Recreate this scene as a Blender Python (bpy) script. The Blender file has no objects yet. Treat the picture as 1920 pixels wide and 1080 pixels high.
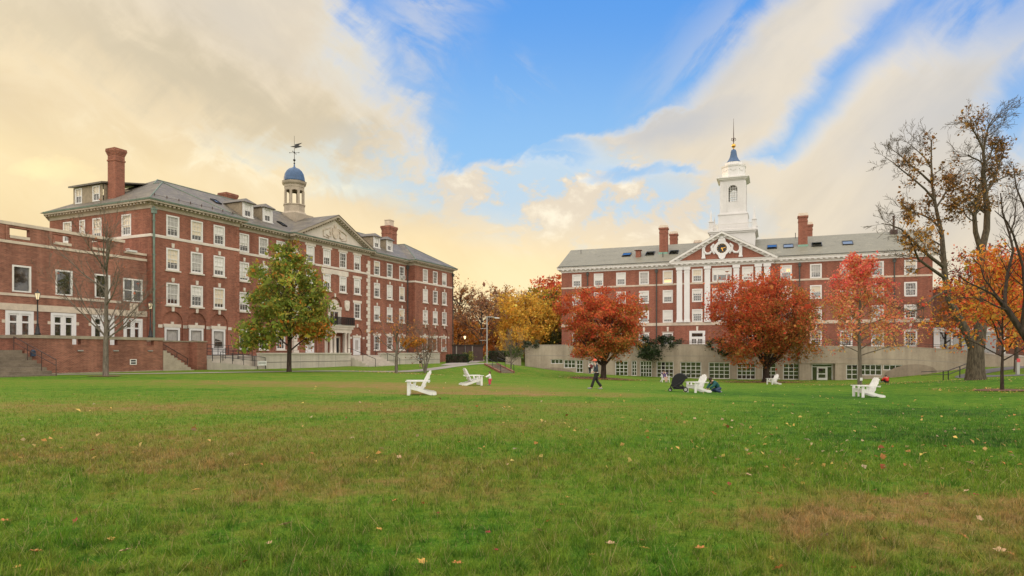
import bpy, bmesh, math, random
import numpy as np
from mathutils import Vector, Matrix
PI = math.pi
E = 1.6            # eye height above the lawn at the camera (metres)
FL = 1250.0
scene = bpy.context.scene
COL = scene.collection

def at(u, v, Y):
    """world point seen in direction (u, v) of the survey photograph at distance Y"""
    return Vector(((u - 960) / FL * Y, Y, E + (661 - v) / FL * Y))

# ------------------------------------------------------------------ materials
MATS = {}
def new_mat(name):
    m = bpy.data.materials.new(name); m.use_nodes = True
    nt = m.node_tree; b = nt.nodes['Principled BSDF']
    MATS[name] = m
    return m, nt, b
def nd(nt, typ, **kw):
    n = nt.nodes.new(typ)
    for k, v in kw.items():
        if k.startswith('i_'):
            key = k[2:]
            n.inputs[int(key) if key.isdigit() else key.replace('_', ' ')].default_value = v
        else: setattr(n, k, v)
    return n
def lk(nt, a, b): nt.links.new(a, b)
def mth(nt, op, a, b=None, c=None, clamp=False):
    n = nt.nodes.new('ShaderNodeMath'); n.operation = op; n.use_clamp = clamp
    for i, x in enumerate((a, b, c)):
        if x is None: continue
        if isinstance(x, (int, float)): n.inputs[i].default_value = x
        else: nt.links.new(x, n.inputs[i])
    return n.outputs[0]
def mixc(nt, fac, a, b, blend='MIX'):
    n = nt.nodes.new('ShaderNodeMix'); n.data_type = 'RGBA'; n.blend_type = blend; n.clamp_factor = True
    for s, x in ((n.inputs[0], fac), (n.inputs[6], a), (n.inputs[7], b)):
        if isinstance(x, (int, float)): s.default_value = x
        elif isinstance(x, (tuple, list)): s.default_value = (*x, 1) if len(x) == 3 else x
        else: nt.links.new(x, s)
    return n.outputs[2]
def sstep(nt, x, lo, hi):
    n = nt.nodes.new('ShaderNodeMapRange'); n.interpolation_type = 'SMOOTHSTEP'
    n.inputs[1].default_value = lo; n.inputs[2].default_value = hi
    if lo > hi:
        n.inputs[1].default_value = hi; n.inputs[2].default_value = lo
        n.inputs[3].default_value = 1; n.inputs[4].default_value = 0
    nt.links.new(x, n.inputs[0])
    return n.outputs[0]
def noise(nt, vec, scale, detail=4, rough=.55, dist=0.0):
    n = nd(nt, 'ShaderNodeTexNoise'); n.inputs['Scale'].default_value = scale
    n.inputs['Detail'].default_value = detail; n.inputs['Roughness'].default_value = rough
    n.inputs['Distortion'].default_value = dist
    if vec is not None: nt.links.new(vec, n.inputs['Vector'])
    return n.outputs['Fac']
def plain(name, col, rough=.6, metal=0.0, var=.12, nscale=1.5, bump=0.0, spec=.4, coat=0.0):
    m, nt, b = new_mat(name)
    tc = nd(nt, 'ShaderNodeTexCoord')
    f = noise(nt, tc.outputs['Object'], nscale, 6)
    f2 = noise(nt, tc.outputs['Object'], nscale * 9, 3)
    k = mth(nt, 'ADD', mth(nt, 'MULTIPLY', f, .65), mth(nt, 'MULTIPLY', f2, .35))
    k = sstep(nt, k, .3, .7)
    c = mixc(nt, k, [x * (1 - var) for x in col], [min(1, x * (1 + var)) for x in col])
    lk(nt, c, b.inputs['Base Color'])
    b.inputs['Roughness'].default_value = rough; b.inputs['Metallic'].default_value = metal
    b.inputs['Specular IOR Level'].default_value = spec
    if coat: b.inputs['Coat Weight'].default_value = coat; b.inputs['Coat Roughness'].default_value = .03
    if bump:
        bp = nd(nt, 'ShaderNodeBump'); bp.inputs['Strength'].default_value = bump; bp.inputs['Distance'].default_value = .02
        lk(nt, f2, bp.inputs['Height']); lk(nt, bp.outputs[0], b.inputs['Normal'])
    return m
def brick_mat(name, c1, c2, mortar, patch=.25):
    m, nt, b = new_mat(name)
    tc = nd(nt, 'ShaderNodeTexCoord'); sep = nd(nt, 'ShaderNodeSeparateXYZ'); lk(nt, tc.outputs['Object'], sep.inputs[0])
    cmb = nd(nt, 'ShaderNodeCombineXYZ')
    lk(nt, mth(nt, 'ADD', sep.outputs[0], sep.outputs[1]), cmb.inputs[0]); lk(nt, sep.outputs[2], cmb.inputs[1])
    bt = nd(nt, 'ShaderNodeTexBrick'); lk(nt, cmb.outputs[0], bt.inputs['Vector'])
    bt.inputs['Scale'].default_value = 1; bt.inputs['Brick Width'].default_value = .22; bt.inputs['Row Height'].default_value = .075
    bt.inputs['Mortar Size'].default_value = .008; bt.inputs['Bias'].default_value = -.1
    bt.inputs['Color1'].default_value = (*c1, 1); bt.inputs['Color2'].default_value = (*c2, 1); bt.inputs['Mortar'].default_value = (*mortar, 1)
    big = noise(nt, tc.outputs['Object'], .22, 5, .6)
    st = nd(nt, 'ShaderNodeMapping'); st.inputs['Scale'].default_value = (1.0, 1.0, 4.0); lk(nt, tc.outputs['Object'], st.inputs[0])
    mid = noise(nt, st.outputs[0], 1.6, 6, .7)
    f = mth(nt, 'ADD', mth(nt, 'MULTIPLY', big, .5), mth(nt, 'MULTIPLY', mid, .5))
    sk = nd(nt, 'ShaderNodeMapping'); sk.inputs['Scale'].default_value = (1.0, 1.0, .07); lk(nt, tc.outputs['Object'], sk.inputs[0])
    run = noise(nt, sk.outputs[0], 1.3, 5, .6)
    f = mth(nt, 'ADD', mth(nt, 'MULTIPLY', f, .68), mth(nt, 'MULTIPLY', run, .32))
    f = sstep(nt, f, .37, .63)
    dark = mixc(nt, 1.0, bt.outputs['Color'], (1 - patch, 1 - patch, 1 - patch), 'MULTIPLY')
    light = mixc(nt, 1.0, bt.outputs['Color'], (1 + patch, 1 + patch, 1 + patch * .9), 'MULTIPLY')
    c = mixc(nt, f, dark, light)
    lk(nt, c, b.inputs['Base Color']); b.inputs['Roughness'].default_value = .88; b.inputs['Specular IOR Level'].default_value = .25
    bp = nd(nt, 'ShaderNodeBump'); bp.inputs['Strength'].default_value = .5; bp.inputs['Distance'].default_value = .01
    lk(nt, bt.outputs['Fac'], bp.inputs['Height']); bp.invert = True; lk(nt, bp.outputs[0], b.inputs['Normal'])
    return m
def slate_mat(name, cols, roww=.34, rowh=.2):
    m, nt, b = new_mat(name)
    tc = nd(nt, 'ShaderNodeTexCoord'); sep = nd(nt, 'ShaderNodeSeparateXYZ'); lk(nt, tc.outputs['Object'], sep.inputs[0])
    cmb = nd(nt, 'ShaderNodeCombineXYZ'); lk(nt, mth(nt, 'ADD', sep.outputs[0], mth(nt, 'MULTIPLY', sep.outputs[1], .37)), cmb.inputs[0])
    lk(nt, mth(nt, 'MULTIPLY', sep.outputs[2], 1.9), cmb.inputs[1])
    bt = nd(nt, 'ShaderNodeTexBrick'); lk(nt, cmb.outputs[0], bt.inputs['Vector'])
    bt.inputs['Scale'].default_value = 1; bt.inputs['Brick Width'].default_value = roww; bt.inputs['Row Height'].default_value = rowh
    bt.inputs['Mortar Size'].default_value = .012
    bt.inputs['Color1'].default_value = (.0, .0, .0, 1); bt.inputs['Color2'].default_value = (1, 1, 1, 1); bt.inputs['Mortar'].default_value = (.1, .1, .1, 1)
    mp = nd(nt, 'ShaderNodeMapping'); mp.inputs['Scale'].default_value = (.5, .5, 1.6); lk(nt, tc.outputs['Object'], mp.inputs[0])
    f = sstep(nt, noise(nt, mp.outputs[0], .8, 6, .7), .3, .7)
    sx = nd(nt, 'ShaderNodeSeparateColor'); lk(nt, bt.outputs['Color'], sx.inputs[0])
    k = mth(nt, 'ADD', mth(nt, 'ADD', mth(nt, 'MULTIPLY', sx.outputs[0], .30), .12), mth(nt, 'MULTIPLY', f, .55))
    cr = nd(nt, 'ShaderNodeValToRGB'); lk(nt, k, cr.inputs[0]); el = cr.color_ramp.elements
    n = len(cols)
    el[0].position = .22; el[0].color = (*cols[0], 1); el[1].position = .85; el[1].color = (*cols[-1], 1)
    for i in range(1, n - 1):
        e = el.new(.22 + .63 * i / (n - 1)); e.color = (*cols[i], 1)
    lk(nt, cr.outputs[0], b.inputs['Base Color']); b.inputs['Roughness'].default_value = .55
    bp = nd(nt, 'ShaderNodeBump'); bp.inputs['Strength'].default_value = .6; bp.inputs['Distance'].default_value = .02
    lk(nt, sx.outputs[0], bp.inputs['Height']); lk(nt, bp.outputs[0], b.inputs['Normal'])
    return m
def leaf_mat(name, trans=.35, rough=.6):
    m, nt, b = new_mat(name)
    at_ = nd(nt, 'ShaderNodeAttribute', attribute_name='tint')
    lk(nt, at_.outputs['Color'], b.inputs['Base Color']); b.inputs['Roughness'].default_value = rough
    b.inputs['Specular IOR Level'].default_value = .25
    tr = nd(nt, 'ShaderNodeBsdfTranslucent'); lk(nt, at_.outputs['Color'], tr.inputs['Color'])
    mx = nd(nt, 'ShaderNodeMixShader'); mx.inputs[0].default_value = trans
    lk(nt, b.outputs[0], mx.inputs[1]); lk(nt, tr.outputs[0], mx.inputs[2])
    lk(nt, mx.outputs[0], nt.nodes['Material Output'].inputs['Surface'])
    return m
def bark_mat(name, c1, c2):
    m, nt, b = new_mat(name)
    tc = nd(nt, 'ShaderNodeTexCoord'); mp = nd(nt, 'ShaderNodeMapping'); mp.inputs['Scale'].default_value = (6, 6, 1.3)
    lk(nt, tc.outputs['Object'], mp.inputs[0])
    f = noise(nt, mp.outputs[0], 1.6, 8, .7)
    c = mixc(nt, sstep(nt, f, .35, .65), c1, c2)
    lk(nt, c, b.inputs['Base Color']); b.inputs['Roughness'].default_value = .9; b.inputs['Specular IOR Level'].default_value = .15
    bp = nd(nt, 'ShaderNodeBump'); bp.inputs['Strength'].default_value = .8; bp.inputs['Distance'].default_value = .04
    lk(nt, f, bp.inputs['Height']); lk(nt, bp.outputs[0], b.inputs['Normal'])
    return m
def emit_mat(name, col, s, base=(.8, .7, .5)):
    m, nt, b = new_mat(name)
    b.inputs['Base Color'].default_value = (*base, 1)
    b.inputs['Emission Color'].default_value = (*col, 1); b.inputs['Emission Strength'].default_value = s
    return m

# ------------------------------------------------------------------ mesh building
class MB:
    def __init__(s): s.v = []; s.f = []
    def quad(s, a, b, c, d):
        i = len(s.v); s.v += [tuple(a), tuple(b), tuple(c), tuple(d)]; s.f.append((i, i+1, i+2, i+3)); return s
    def poly(s, pts):
        i = len(s.v); s.v += [tuple(p) for p in pts]; s.f.append(tuple(range(i, i + len(pts)))); return s
    def box(s, x0, x1, y0, y1, z0, z1, M=None):
        i = len(s.v)
        P = [(x0,y0,z0),(x1,y0,z0),(x1,y1,z0),(x0,y1,z0),(x0,y0,z1),(x1,y0,z1),(x1,y1,z1),(x0,y1,z1)]
        if M is not None: P = [tuple(M @ Vector(p)) for p in P]
        s.v += P
        s.f += [(i,i+3,i+2,i+1),(i+4,i+5,i+6,i+7),(i,i+1,i+5,i+4),(i+1,i+2,i+6,i+5),(i+2,i+3,i+7,i+6),(i+3,i,i+4,i+7)]
        return s
    def prism(s, poly, fn0, fn1):
        """poly: 2-D points; fn0/fn1 map them to the two end caps"""
        i = len(s.v); n = len(poly)
        s.v += [tuple(fn0(p)) for p in poly] + [tuple(fn1(p)) for p in poly]
        s.f.append(tuple(range(i + n - 1, i - 1, -1))); s.f.append(tuple(range(i + n, i + 2 * n)))
        for k in range(n):
            k2 = (k + 1) % n
            s.f.append((i + k, i + k2, i + n + k2, i + n + k))
        return s
    def tube(s, pts, radii, n=8, cap=True):
        pts = [Vector(p) for p in pts]
        if isinstance(radii, (int, float)): radii = [radii] * len(pts)
        i0 = len(s.v); m = len(pts)
        up = None
        for k in range(m):
            t = (pts[min(k+1, m-1)] - pts[max(k-1, 0)])
            t = t.normalized() if t.length > 1e-9 else Vector((0,0,1))
            if up is None:
                up = Vector((1,0,0)) if abs(t.x) < .8 else Vector((0,1,0))
            a = (up - t * up.dot(t))
            a = a.normalized() if a.length > 1e-6 else t.orthogonal().normalized()
            up = a; b = t.cross(a)
            for j in range(n):
                an = 2 * PI * j / n
                p = pts[k] + (a * math.cos(an) + b * math.sin(an)) * radii[k]
                s.v.append(tuple(p))
        for k in range(m - 1):
            for j in range(n):
                j2 = (j + 1) % n
                s.f.append((i0+k*n+j, i0+k*n+j2, i0+(k+1)*n+j2, i0+(k+1)*n+j))
        if cap:
            s.f.append(tuple(i0 + j for j in range(n - 1, -1, -1))); s.f.append(tuple(i0 + (m-1)*n + j for j in range(n)))
        return s
    def lathe(s, prof, c=(0,0,0), n=16, rot=0.0, cap=True):
        i0 = len(s.v); m = len(prof)
        for r, z in prof:
            for j in range(n):
                a = 2 * PI * j / n + rot
                s.v.append((c[0] + r * math.cos(a), c[1] + r * math.sin(a), c[2] + z))
        for k in range(m - 1):
            for j in range(n):
                j2 = (j + 1) % n
                s.f.append((i0+k*n+j, i0+k*n+j2, i0+(k+1)*n+j2, i0+(k+1)*n+j))
        if cap:
            s.f.append(tuple(i0 + j for j in range(n - 1, -1, -1))); s.f.append(tuple(i0 + (m-1)*n + j for j in range(n)))
        return s
    def ball(s, c, rx, ry=None, rz=None, n=10, m=7, M=None):
        ry = rx if ry is None else ry; rz = rx if rz is None else rz
        i0 = len(s.v)
        for k in range(m + 1):
            ph = PI * k / m
            for j in range(n):
                th = 2 * PI * j / n
                p = Vector((rx * math.sin(ph) * math.cos(th), ry * math.sin(ph) * math.sin(th), rz * math.cos(ph)))
                if M is not None: p = M @ p
                s.v.append((c[0] + p.x, c[1] + p.y, c[2] + p.z))
        for k in range(m):
            for j in range(n):
                j2 = (j + 1) % n
                s.f.append((i0+k*n+j, i0+(k+1)*n+j, i0+(k+1)*n+j2, i0+k*n+j2))
        return s
    def sweep(s, pts, prof, closed=False):
        """prof: (out, z) pairs swept along a 2-D polyline, mitred; out is to the right of travel"""
        n = len(pts); m = len(prof); i0 = len(s.v)
        for k in range(n):
            p = Vector(pts[k])
            d0 = (p - Vector(pts[k-1])).normalized() if (k > 0 or closed) else None
            d1 = (Vector(pts[(k+1) % n]) - p).normalized() if (k < n-1 or closed) else None
            if d0 is None: d0 = d1
            if d1 is None: d1 = d0
            n0 = Vector((d0.y, -d0.x)); n1 = Vector((d1.y, -d1.x))
            mm = (n0 + n1); mm = mm / (1 + n0.dot(n1)) if (1 + n0.dot(n1)) > .05 else n0
            for o, z in prof: s.v.append((p.x + mm.x * o, p.y + mm.y * o, z))
        for k in range(n if closed else n - 1):
            k2 = (k + 1) % n
            for j in range(m - 1):
                s.f.append((i0+k*m+j, i0+k2*m+j, i0+k2*m+j+1, i0+k*m+j+1))
        if not closed:
            s.f.append(tuple(range(i0, i0 + m))); s.f.append(tuple(i0 + (n-1)*m + j for j in range(m-1, -1, -1)))
        return s
    def mesh(s, name, mat=None, smooth=False):
        me = bpy.data.meshes.new(name); me.from_pydata(s.v, [], s.f); me.update()
        if mat is not None: me.materials.append(MATS[mat] if isinstance(mat, str) else mat)
        if smooth: me.polygons.foreach_set('use_smooth', [True] * len(me.polygons))
        return me
    def build(s, name, mat, parent=None, smooth=False, loc=None):
        return link(name, s.mesh(name, mat, smooth), parent, loc)

def link(name, data, parent=None, loc=None, rotz=None):
    o = bpy.data.objects.new(name, data); COL.objects.link(o)
    if parent is not None: o.parent = parent
    if loc is not None: o.location = loc
    if rotz is not None: o.rotation_euler = (0, 0, rotz)
    return o
def tag(o, label=None, cat=None, group=None, kind=None):
    if label: o['label'] = label
    if cat: o['category'] = cat
    if group: o['group'] = group
    if kind: o['kind'] = kind
    return o
def thing(name, label, cat, loc=(0,0,0), rotz=0, group=None):
    o = bpy.data.objects.new(name, None); COL.objects.link(o); o.empty_display_size = .3
    o.location = loc; o.rotation_euler = (0, 0, rotz)
    return tag(o, label, cat, group)
def copy_tree(o, parent=None):
    c = o.copy(); COL.objects.link(c)
    if parent is not None: c.parent = parent
    for ch in list(o.children): copy_tree(ch, c)
    return c

def panel(mb, o, ux, inn, a0, a1, z0, z1, ops, rev=.14):
    """wall sheet with real openings: ops = (x0, x1, zb, zt[, arch]); arch=True: round head inside zt"""
    o = Vector(o); ux = Vector(ux); inn = Vector(inn)
    P = lambda a, z, d=0: o + ux * a + Vector((0, 0, z)) + inn * d
    xs = sorted({a0, a1, *[q[0] for q in ops], *[q[1] for q in ops]})
    zs = sorted({z0, z1, *[q[2] for q in ops], *[q[3] for q in ops]})
    xs = [x for x in xs if a0 - 1e-6 <= x <= a1 + 1e-6]; zs = [z for z in zs if z0 - 1e-6 <= z <= z1 + 1e-6]
    for i in range(len(xs) - 1):
        run = None
        for j in range(len(zs) - 1):
            cx = (xs[i] + xs[i+1]) / 2; cz = (zs[j] + zs[j+1]) / 2
            hole = any(q[0] < cx < q[1] and q[2] < cz < q[3] for q in ops)
            if not hole: mb.quad(P(xs[i], zs[j]), P(xs[i+1], zs[j]), P(xs[i+1], zs[j+1]), P(xs[i], zs[j+1]))
    for q in ops:
        x0, x1, zb, zt = q[:4]
        if len(q) > 4 and q[4]:
            r = (x1 - x0) / 2; zsp = zt - r; c = (x0 + x1) / 2; K = 12
            arc = [(c - r * math.cos(PI * k / K), zsp + r * math.sin(PI * k / K)) for k in range(K + 1)]
            for k in range(K):
                p, p2 = arc[k], arc[k+1]
                mb.quad(P(*p), P(*p2), P(p2[0], zt + 0), P(p[0], zt + 0))
                mb.quad(P(*p), P(*p2), P(*p2, rev), P(*p, rev))
        else:
            zsp = zt; mb.quad(P(x0, zt), P(x1, zt), P(x1, zt, rev), P(x0, zt, rev))
        mb.quad(P(x0, zb), P(x0, zsp), P(x0, zsp, rev), P(x0, zb, rev))
        mb.quad(P(x1, zb), P(x1, zsp), P(x1, zsp, rev), P(x1, zb, rev))
        mb.quad(P(x0, zb), P(x1, zb), P(x1, zb, rev), P(x0, zb, rev))

# ------------------------------------------------------------------ ground heights (metres below the eye, surveyed)
GP = [(0,-8,1.55),(-12,0,1.55),(12,0,1.6),(0,0,1.6),(0,7,1.58),(-6,14,1.62),(8,14,1.75),(-3.8,27.8,1.78),(-2.5,39.8,1.94),(4.5,36.6,1.99),(10.4,37.3,2.24),
      (18.1,33.8,2.28),(25.9,65.8,3.15),(14.9,65,2.9),(-35.4,48.4,1.63),(-30.7,58.6,1.62),(-25.5,67.6,1.68),(-10.8,99.7,1.66),
      (-18,80,1.68),(-11.6,84,1.66),(29.8,40.5,2.3),(38.9,56,2.3),(30.8,59,2.85),(1.9,97,2.1),(10.75,96,3.0),(17.7,92,3.3),(27.5,88,3.55),
      (33.7,86,3.55),(40.3,84,3.5),(45.3,82,3.25),(50.6,80,2.55),(53.4,78,1.9),(56.8,74,1.75),(50,64,2.0),(38,30,2.2),(-25,30,1.62),(-40,35,1.6),(-33,46,1.62),
      (-8,74,2.35),(0,76,2.55),(-6,84,1.55),(-1,86,1.5),(-2,100,1.45),(-2,115,1.4),(-15,62,1.85),(-20,45,1.72),(0,55,2.2),(10,50,2.5),(20,50,2.65),(-6,60,2.05),
      (10,80,2.9),(70,60,1.8),(70,95,1.2),(30,110,1.2),(-45,60,1.55),(-20,66,1.72),(44,70,3.0),(36,74,3.3),(46,66,2.5)]
_gp = np.array(GP, float)
def _tps(P, vals, lam):
    n = len(P); d = np.hypot(P[:,None,0]-P[None,:,0], P[:,None,1]-P[None,:,1])
    K = np.where(d > 0, d**2*np.log(d+1e-12), 0) + lam*np.eye(n)
    A = np.zeros((n+3, n+3)); A[:n,:n] = K; A[:n,n] = 1; A[:n,n+1:] = P; A[n,:n] = 1; A[n+1:,:n] = P.T
    return np.linalg.solve(A, np.concatenate([vals, np.zeros(3)]))
_gw = _tps(_gp[:,:2]/50, _gp[:,2], .0006)
def gzn(x, y):
    x = np.asarray(x, float); y = np.asarray(y, float)
    X = x/50; Y = y/50; sh = X.shape; X = X.ravel(); Y = Y.ravel()
    out = np.empty_like(X)
    for s in range(0, len(X), 20000):
        a, b = X[s:s+20000], Y[s:s+20000]
        d = np.hypot(a[:,None]-_gp[None,:,0]/50, b[:,None]-_gp[None,:,1]/50)
        K = np.where(d > 0, d**2*np.log(d+1e-12), 0)
        out[s:s+20000] = K @ _gw[:-3] + _gw[-3] + _gw[-2]*a + _gw[-1]*b
    out = out.reshape(sh)
    dx = np.maximum(np.abs(x) - 72, 0); dy = np.maximum(np.maximum(-8 - y, y - 115), 0)
    w = np.clip(np.hypot(dx, dy)/40, 0, 1); w = w*w*(3-2*w)
    return E - (out*(1-w) + 1.5*w)
def gz(x, y): return float(gzn(np.array([x]), np.array([y]))[0])
# ------------------------------------------------------------------ palette
brick_mat('brick_left', (.205,.062,.040), (.30,.100,.064), (.30,.20,.15), .32)
brick_mat('brick_annex', (.20,.070,.046), (.305,.113,.075), (.33,.22,.17), .34)
brick_mat('brick_right', (.22,.064,.042), (.30,.097,.064), (.30,.20,.15), .26)
brick_mat('brick_dark', (.12,.045,.035), (.18,.07,.05), (.2,.14,.11), .2)
plain('stone', (.56,.47,.38), .85, var=.14, nscale=2, bump=.2)
plain('stone_pale', (.62,.56,.49), .85, var=.12, nscale=1.2, bump=.15)
plain('white_paint', (.70,.69,.69), .5, var=.04)
plain('white_trim', (.68,.66,.64), .55, var=.06, nscale=.7)
plain('tower_paint', (.65,.63,.63), .55, var=.07, nscale=.5)
plain('tan_trim', (.38,.32,.25), .8, var=.16, nscale=1.2, bump=.2)
plain('window_paint', (.69,.67,.65), .5, var=.05)
slate_mat('slate_left', [(.055,.048,.038), (.135,.120,.088), (.108,.090,.090), (.195,.170,.122), (.135,.124,.108)])
slate_mat('slate_right', [(.15,.14,.105), (.215,.205,.16), (.185,.175,.135), (.26,.245,.19)], .3, .18)
plain('shingle', (.30,.24,.17), .85, var=.25, nscale=3, bump=.4)
plain('copper_green', (.15,.20,.165), .65, var=.25)
plain('verdigris', (.20,.36,.29), .6, var=.2)
plain('downpipe_dark', (.06,.065,.06), .5, var=.3)
plain('dark_metal', (.018,.018,.02), .4, var=.2)
plain('rust_metal', (.07,.04,.035), .6, var=.25)
plain('blue_dome', (.048,.10,.205), .42, var=.28, nscale=1.4)
plain('gold', (.75,.42,.10), .28, metal=1.0, var=.1)
plain('steel', (.42,.41,.40), .4, metal=.6, var=.1)
plain('black_cloth', (.010,.010,.012), .75, var=.3)
plain('black_plastic', (.012,.012,.012), .4, var=.2)
plain('clock_black', (.015,.017,.02), .4, var=.1)
plain('blind', (.73,.71,.68), .55, var=.05, nscale=.8, coat=.6)
plain('blind_warm', (.68,.58,.44), .55, var=.06, nscale=.8, coat=.6)
plain('curtain', (.40,.38,.36), .7, var=.18, nscale=4, coat=.6)
plain('chair_white', (.68,.67,.65), .5, var=.13, nscale=3)
plain('skin', (.55,.32,.23), .55, var=.05)
plain('hair_dark', (.03,.018,.012), .6, var=.2, nscale=20)
plain('hair_brown', (.09,.045,.02), .6, var=.2, nscale=20)
plain('cap_orange', (.75,.13,.07), .7, var=.08)
plain('jacket_navy', (.026,.038,.052), .8, var=.15, nscale=6)
plain('trouser_black', (.014,.013,.014), .8, var=.2)
plain('cloth_white', (.75,.74,.76), .8, var=.05)
plain('cloth_pink', (.62,.07,.12), .8, var=.1)
plain('cloth_teal', (.012,.085,.09), .8, var=.15, nscale=5)
plain('cloth_denim', (.03,.05,.11), .8, var=.2, nscale=5)
plain('cloth_maroon', (.14,.02,.03), .8, var=.2)
plain('cloth_purple', (.09,.06,.14), .8, var=.25, nscale=8)
plain('cloth_red', (.62,.025,.02), .7, var=.1)
plain('shoe_grey', (.25,.25,.27), .6)
plain('ac_white', (.6,.6,.58), .5, var=.06)
plain('path_grey', (.30,.27,.24), .9, var=.16, nscale=.6, bump=.3)
plain('asphalt', (.12,.115,.125), .9, var=.15, nscale=.7, bump=.3)
plain('step_stone', (.40,.34,.27), .9, var=.2, nscale=1.2, bump=.3)
plain('sign_white', (.75,.75,.73), .5)
plain('sign_red', (.55,.06,.07), .5)
plain('old_step', (.19,.155,.115), .92, var=.3, nscale=1.4, bump=.4)
plain('mulch', (.16,.085,.05), .95, var=.35, nscale=5, bump=.6)
plain('mailbox_blue', (.03,.05,.09), .4)
bark_mat('bark_grey', (.10,.082,.065), (.21,.18,.145))
bark_mat('bark_dark', (.030,.022,.018), (.075,.055,.042))
bark_mat('bark_old', (.048,.038,.028), (.135,.108,.076))
bark_mat('bark_far', (.06,.045,.04), (.12,.09,.075))
leaf_mat('leaf'); leaf_mat('leaf_bright', .5); leaf_mat('leaf_evergreen', .15, .5)
emit_mat('lamp_glow', (1, .62, .25), 3.2)
emit_mat('lamp_dim', (1, .72, .42), .35)
emit_mat('room_glow', (1, .45, .10), .75)
# glass
m, nt, b = new_mat('glass')
tc = nd(nt, 'ShaderNodeTexCoord'); f = noise(nt, tc.outputs['Object'], 2.2, 3)
oi = nd(nt, 'ShaderNodeObjectInfo')
c = mixc(nt, sstep(nt, f, .35, .7), (.018,.018,.017), (.075,.062,.045))
c = mixc(nt, oi.outputs['Random'], c, (.035,.035,.032))
lk(nt, c, b.inputs['Base Color']); b.inputs['Roughness'].default_value = .03; b.inputs['Specular IOR Level'].default_value = 1.0; b.inputs['Coat Weight'].default_value = 1.0; b.inputs['Coat Roughness'].default_value = .02; b.inputs['Coat IOR'].default_value = 1.6
bp = nd(nt, 'ShaderNodeBump'); bp.inputs['Strength'].default_value = .06; bp.inputs['Distance'].default_value = .03
lk(nt, noise(nt, tc.outputs['Object'], .8, 2), bp.inputs['Height']); lk(nt, bp.outputs[0], b.inputs['Normal'])
m, nt, b = new_mat('skylight_glass')
b.inputs['Base Color'].default_value = (.10,.16,.24,1); b.inputs['Roughness'].default_value = .03; b.inputs['Specular IOR Level'].default_value = 1.0
b.inputs['Metallic'].default_value = .75
# concrete of the lower building: board marks, joints and rain stains
m, nt, b = new_mat('concrete')
tc = nd(nt, 'ShaderNodeTexCoord')
f1 = noise(nt, tc.outputs['Object'], .35, 6, .65)
mp = nd(nt, 'ShaderNodeMapping'); mp.inputs['Scale'].default_value = (1.4, 1.4, .10); lk(nt, tc.outputs['Object'], mp.inputs[0])
f2 = noise(nt, mp.outputs[0], 1.1, 6, .65)
f3 = noise(nt, tc.outputs['Object'], 6, 4)
k = mth(nt, 'ADD', mth(nt, 'MULTIPLY', f1, .45), mth(nt, 'ADD', mth(nt, 'MULTIPLY', f2, .4), mth(nt, 'MULTIPLY', f3, .15)))
c = mixc(nt, sstep(nt, k, .34, .66), (.27,.22,.175), (.46,.385,.31))
lk(nt, c, b.inputs['Base Color']); b.inputs['Roughness'].default_value = .9
m2 = m.copy(); m2.name = 'concrete_pale'; MATS['concrete_pale'] = m2
for n in m2.node_tree.nodes:
    if n.type == 'MIX': n.inputs[6].default_value = (.40,.36,.31,1); n.inputs[7].default_value = (.56,.51,.44,1)
m3 = m.copy(); m3.name = 'wet_concrete'; MATS['wet_concrete'] = m3
for n in m3.node_tree.nodes:
    if n.type == 'MIX': n.inputs[6].default_value = (.19,.145,.115,1); n.inputs[7].default_value = (.34,.275,.22,1)
# coping stone
plain('coping', (.30,.255,.19), .9, var=.3, nscale=1.6, bump=.3)

# lawn colour as a function of the place on the lawn (shared by the soil sheet and the blades)
DRY = [(-3.4,9.4,4.4,1.5,.58),(-6.8,11.4,4.0,2.0,.55),(-1.6,7.7,1.5,.6,.5),(3.4,6.3,1.5,.7,.95),(5.2,7.0,2.0,.7,.85),(7.4,6.7,1.2,.6,.6),(2.9,5.1,.9,.35,.8),
       (-1.0,29.3,8,1.2,1.15),(-4,35,9,2.6,.85),(1.5,31.5,9,1.4,.75),(-12,40,13,4,.85),(-10,20,11,2.6,.7),(3,23,7,2.4,.5),(2,16,5,1.6,.3),(-3,14,6,1.6,.35)]
LUSH = [(9,14,5,3.5,.8),(13,22,8,5.0,.85),(15,35,12,7,.8),(-4,25,6,1.4,.35),(-16,30,7,2.0,.4),(-24,43,16,3,.6),(1.0,11.5,3.0,1.0,.3),(-1.5,5.2,2.2,.6,.3),(34,52,16,9,.55),(-6,17,4,1.0,.35)]
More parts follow.
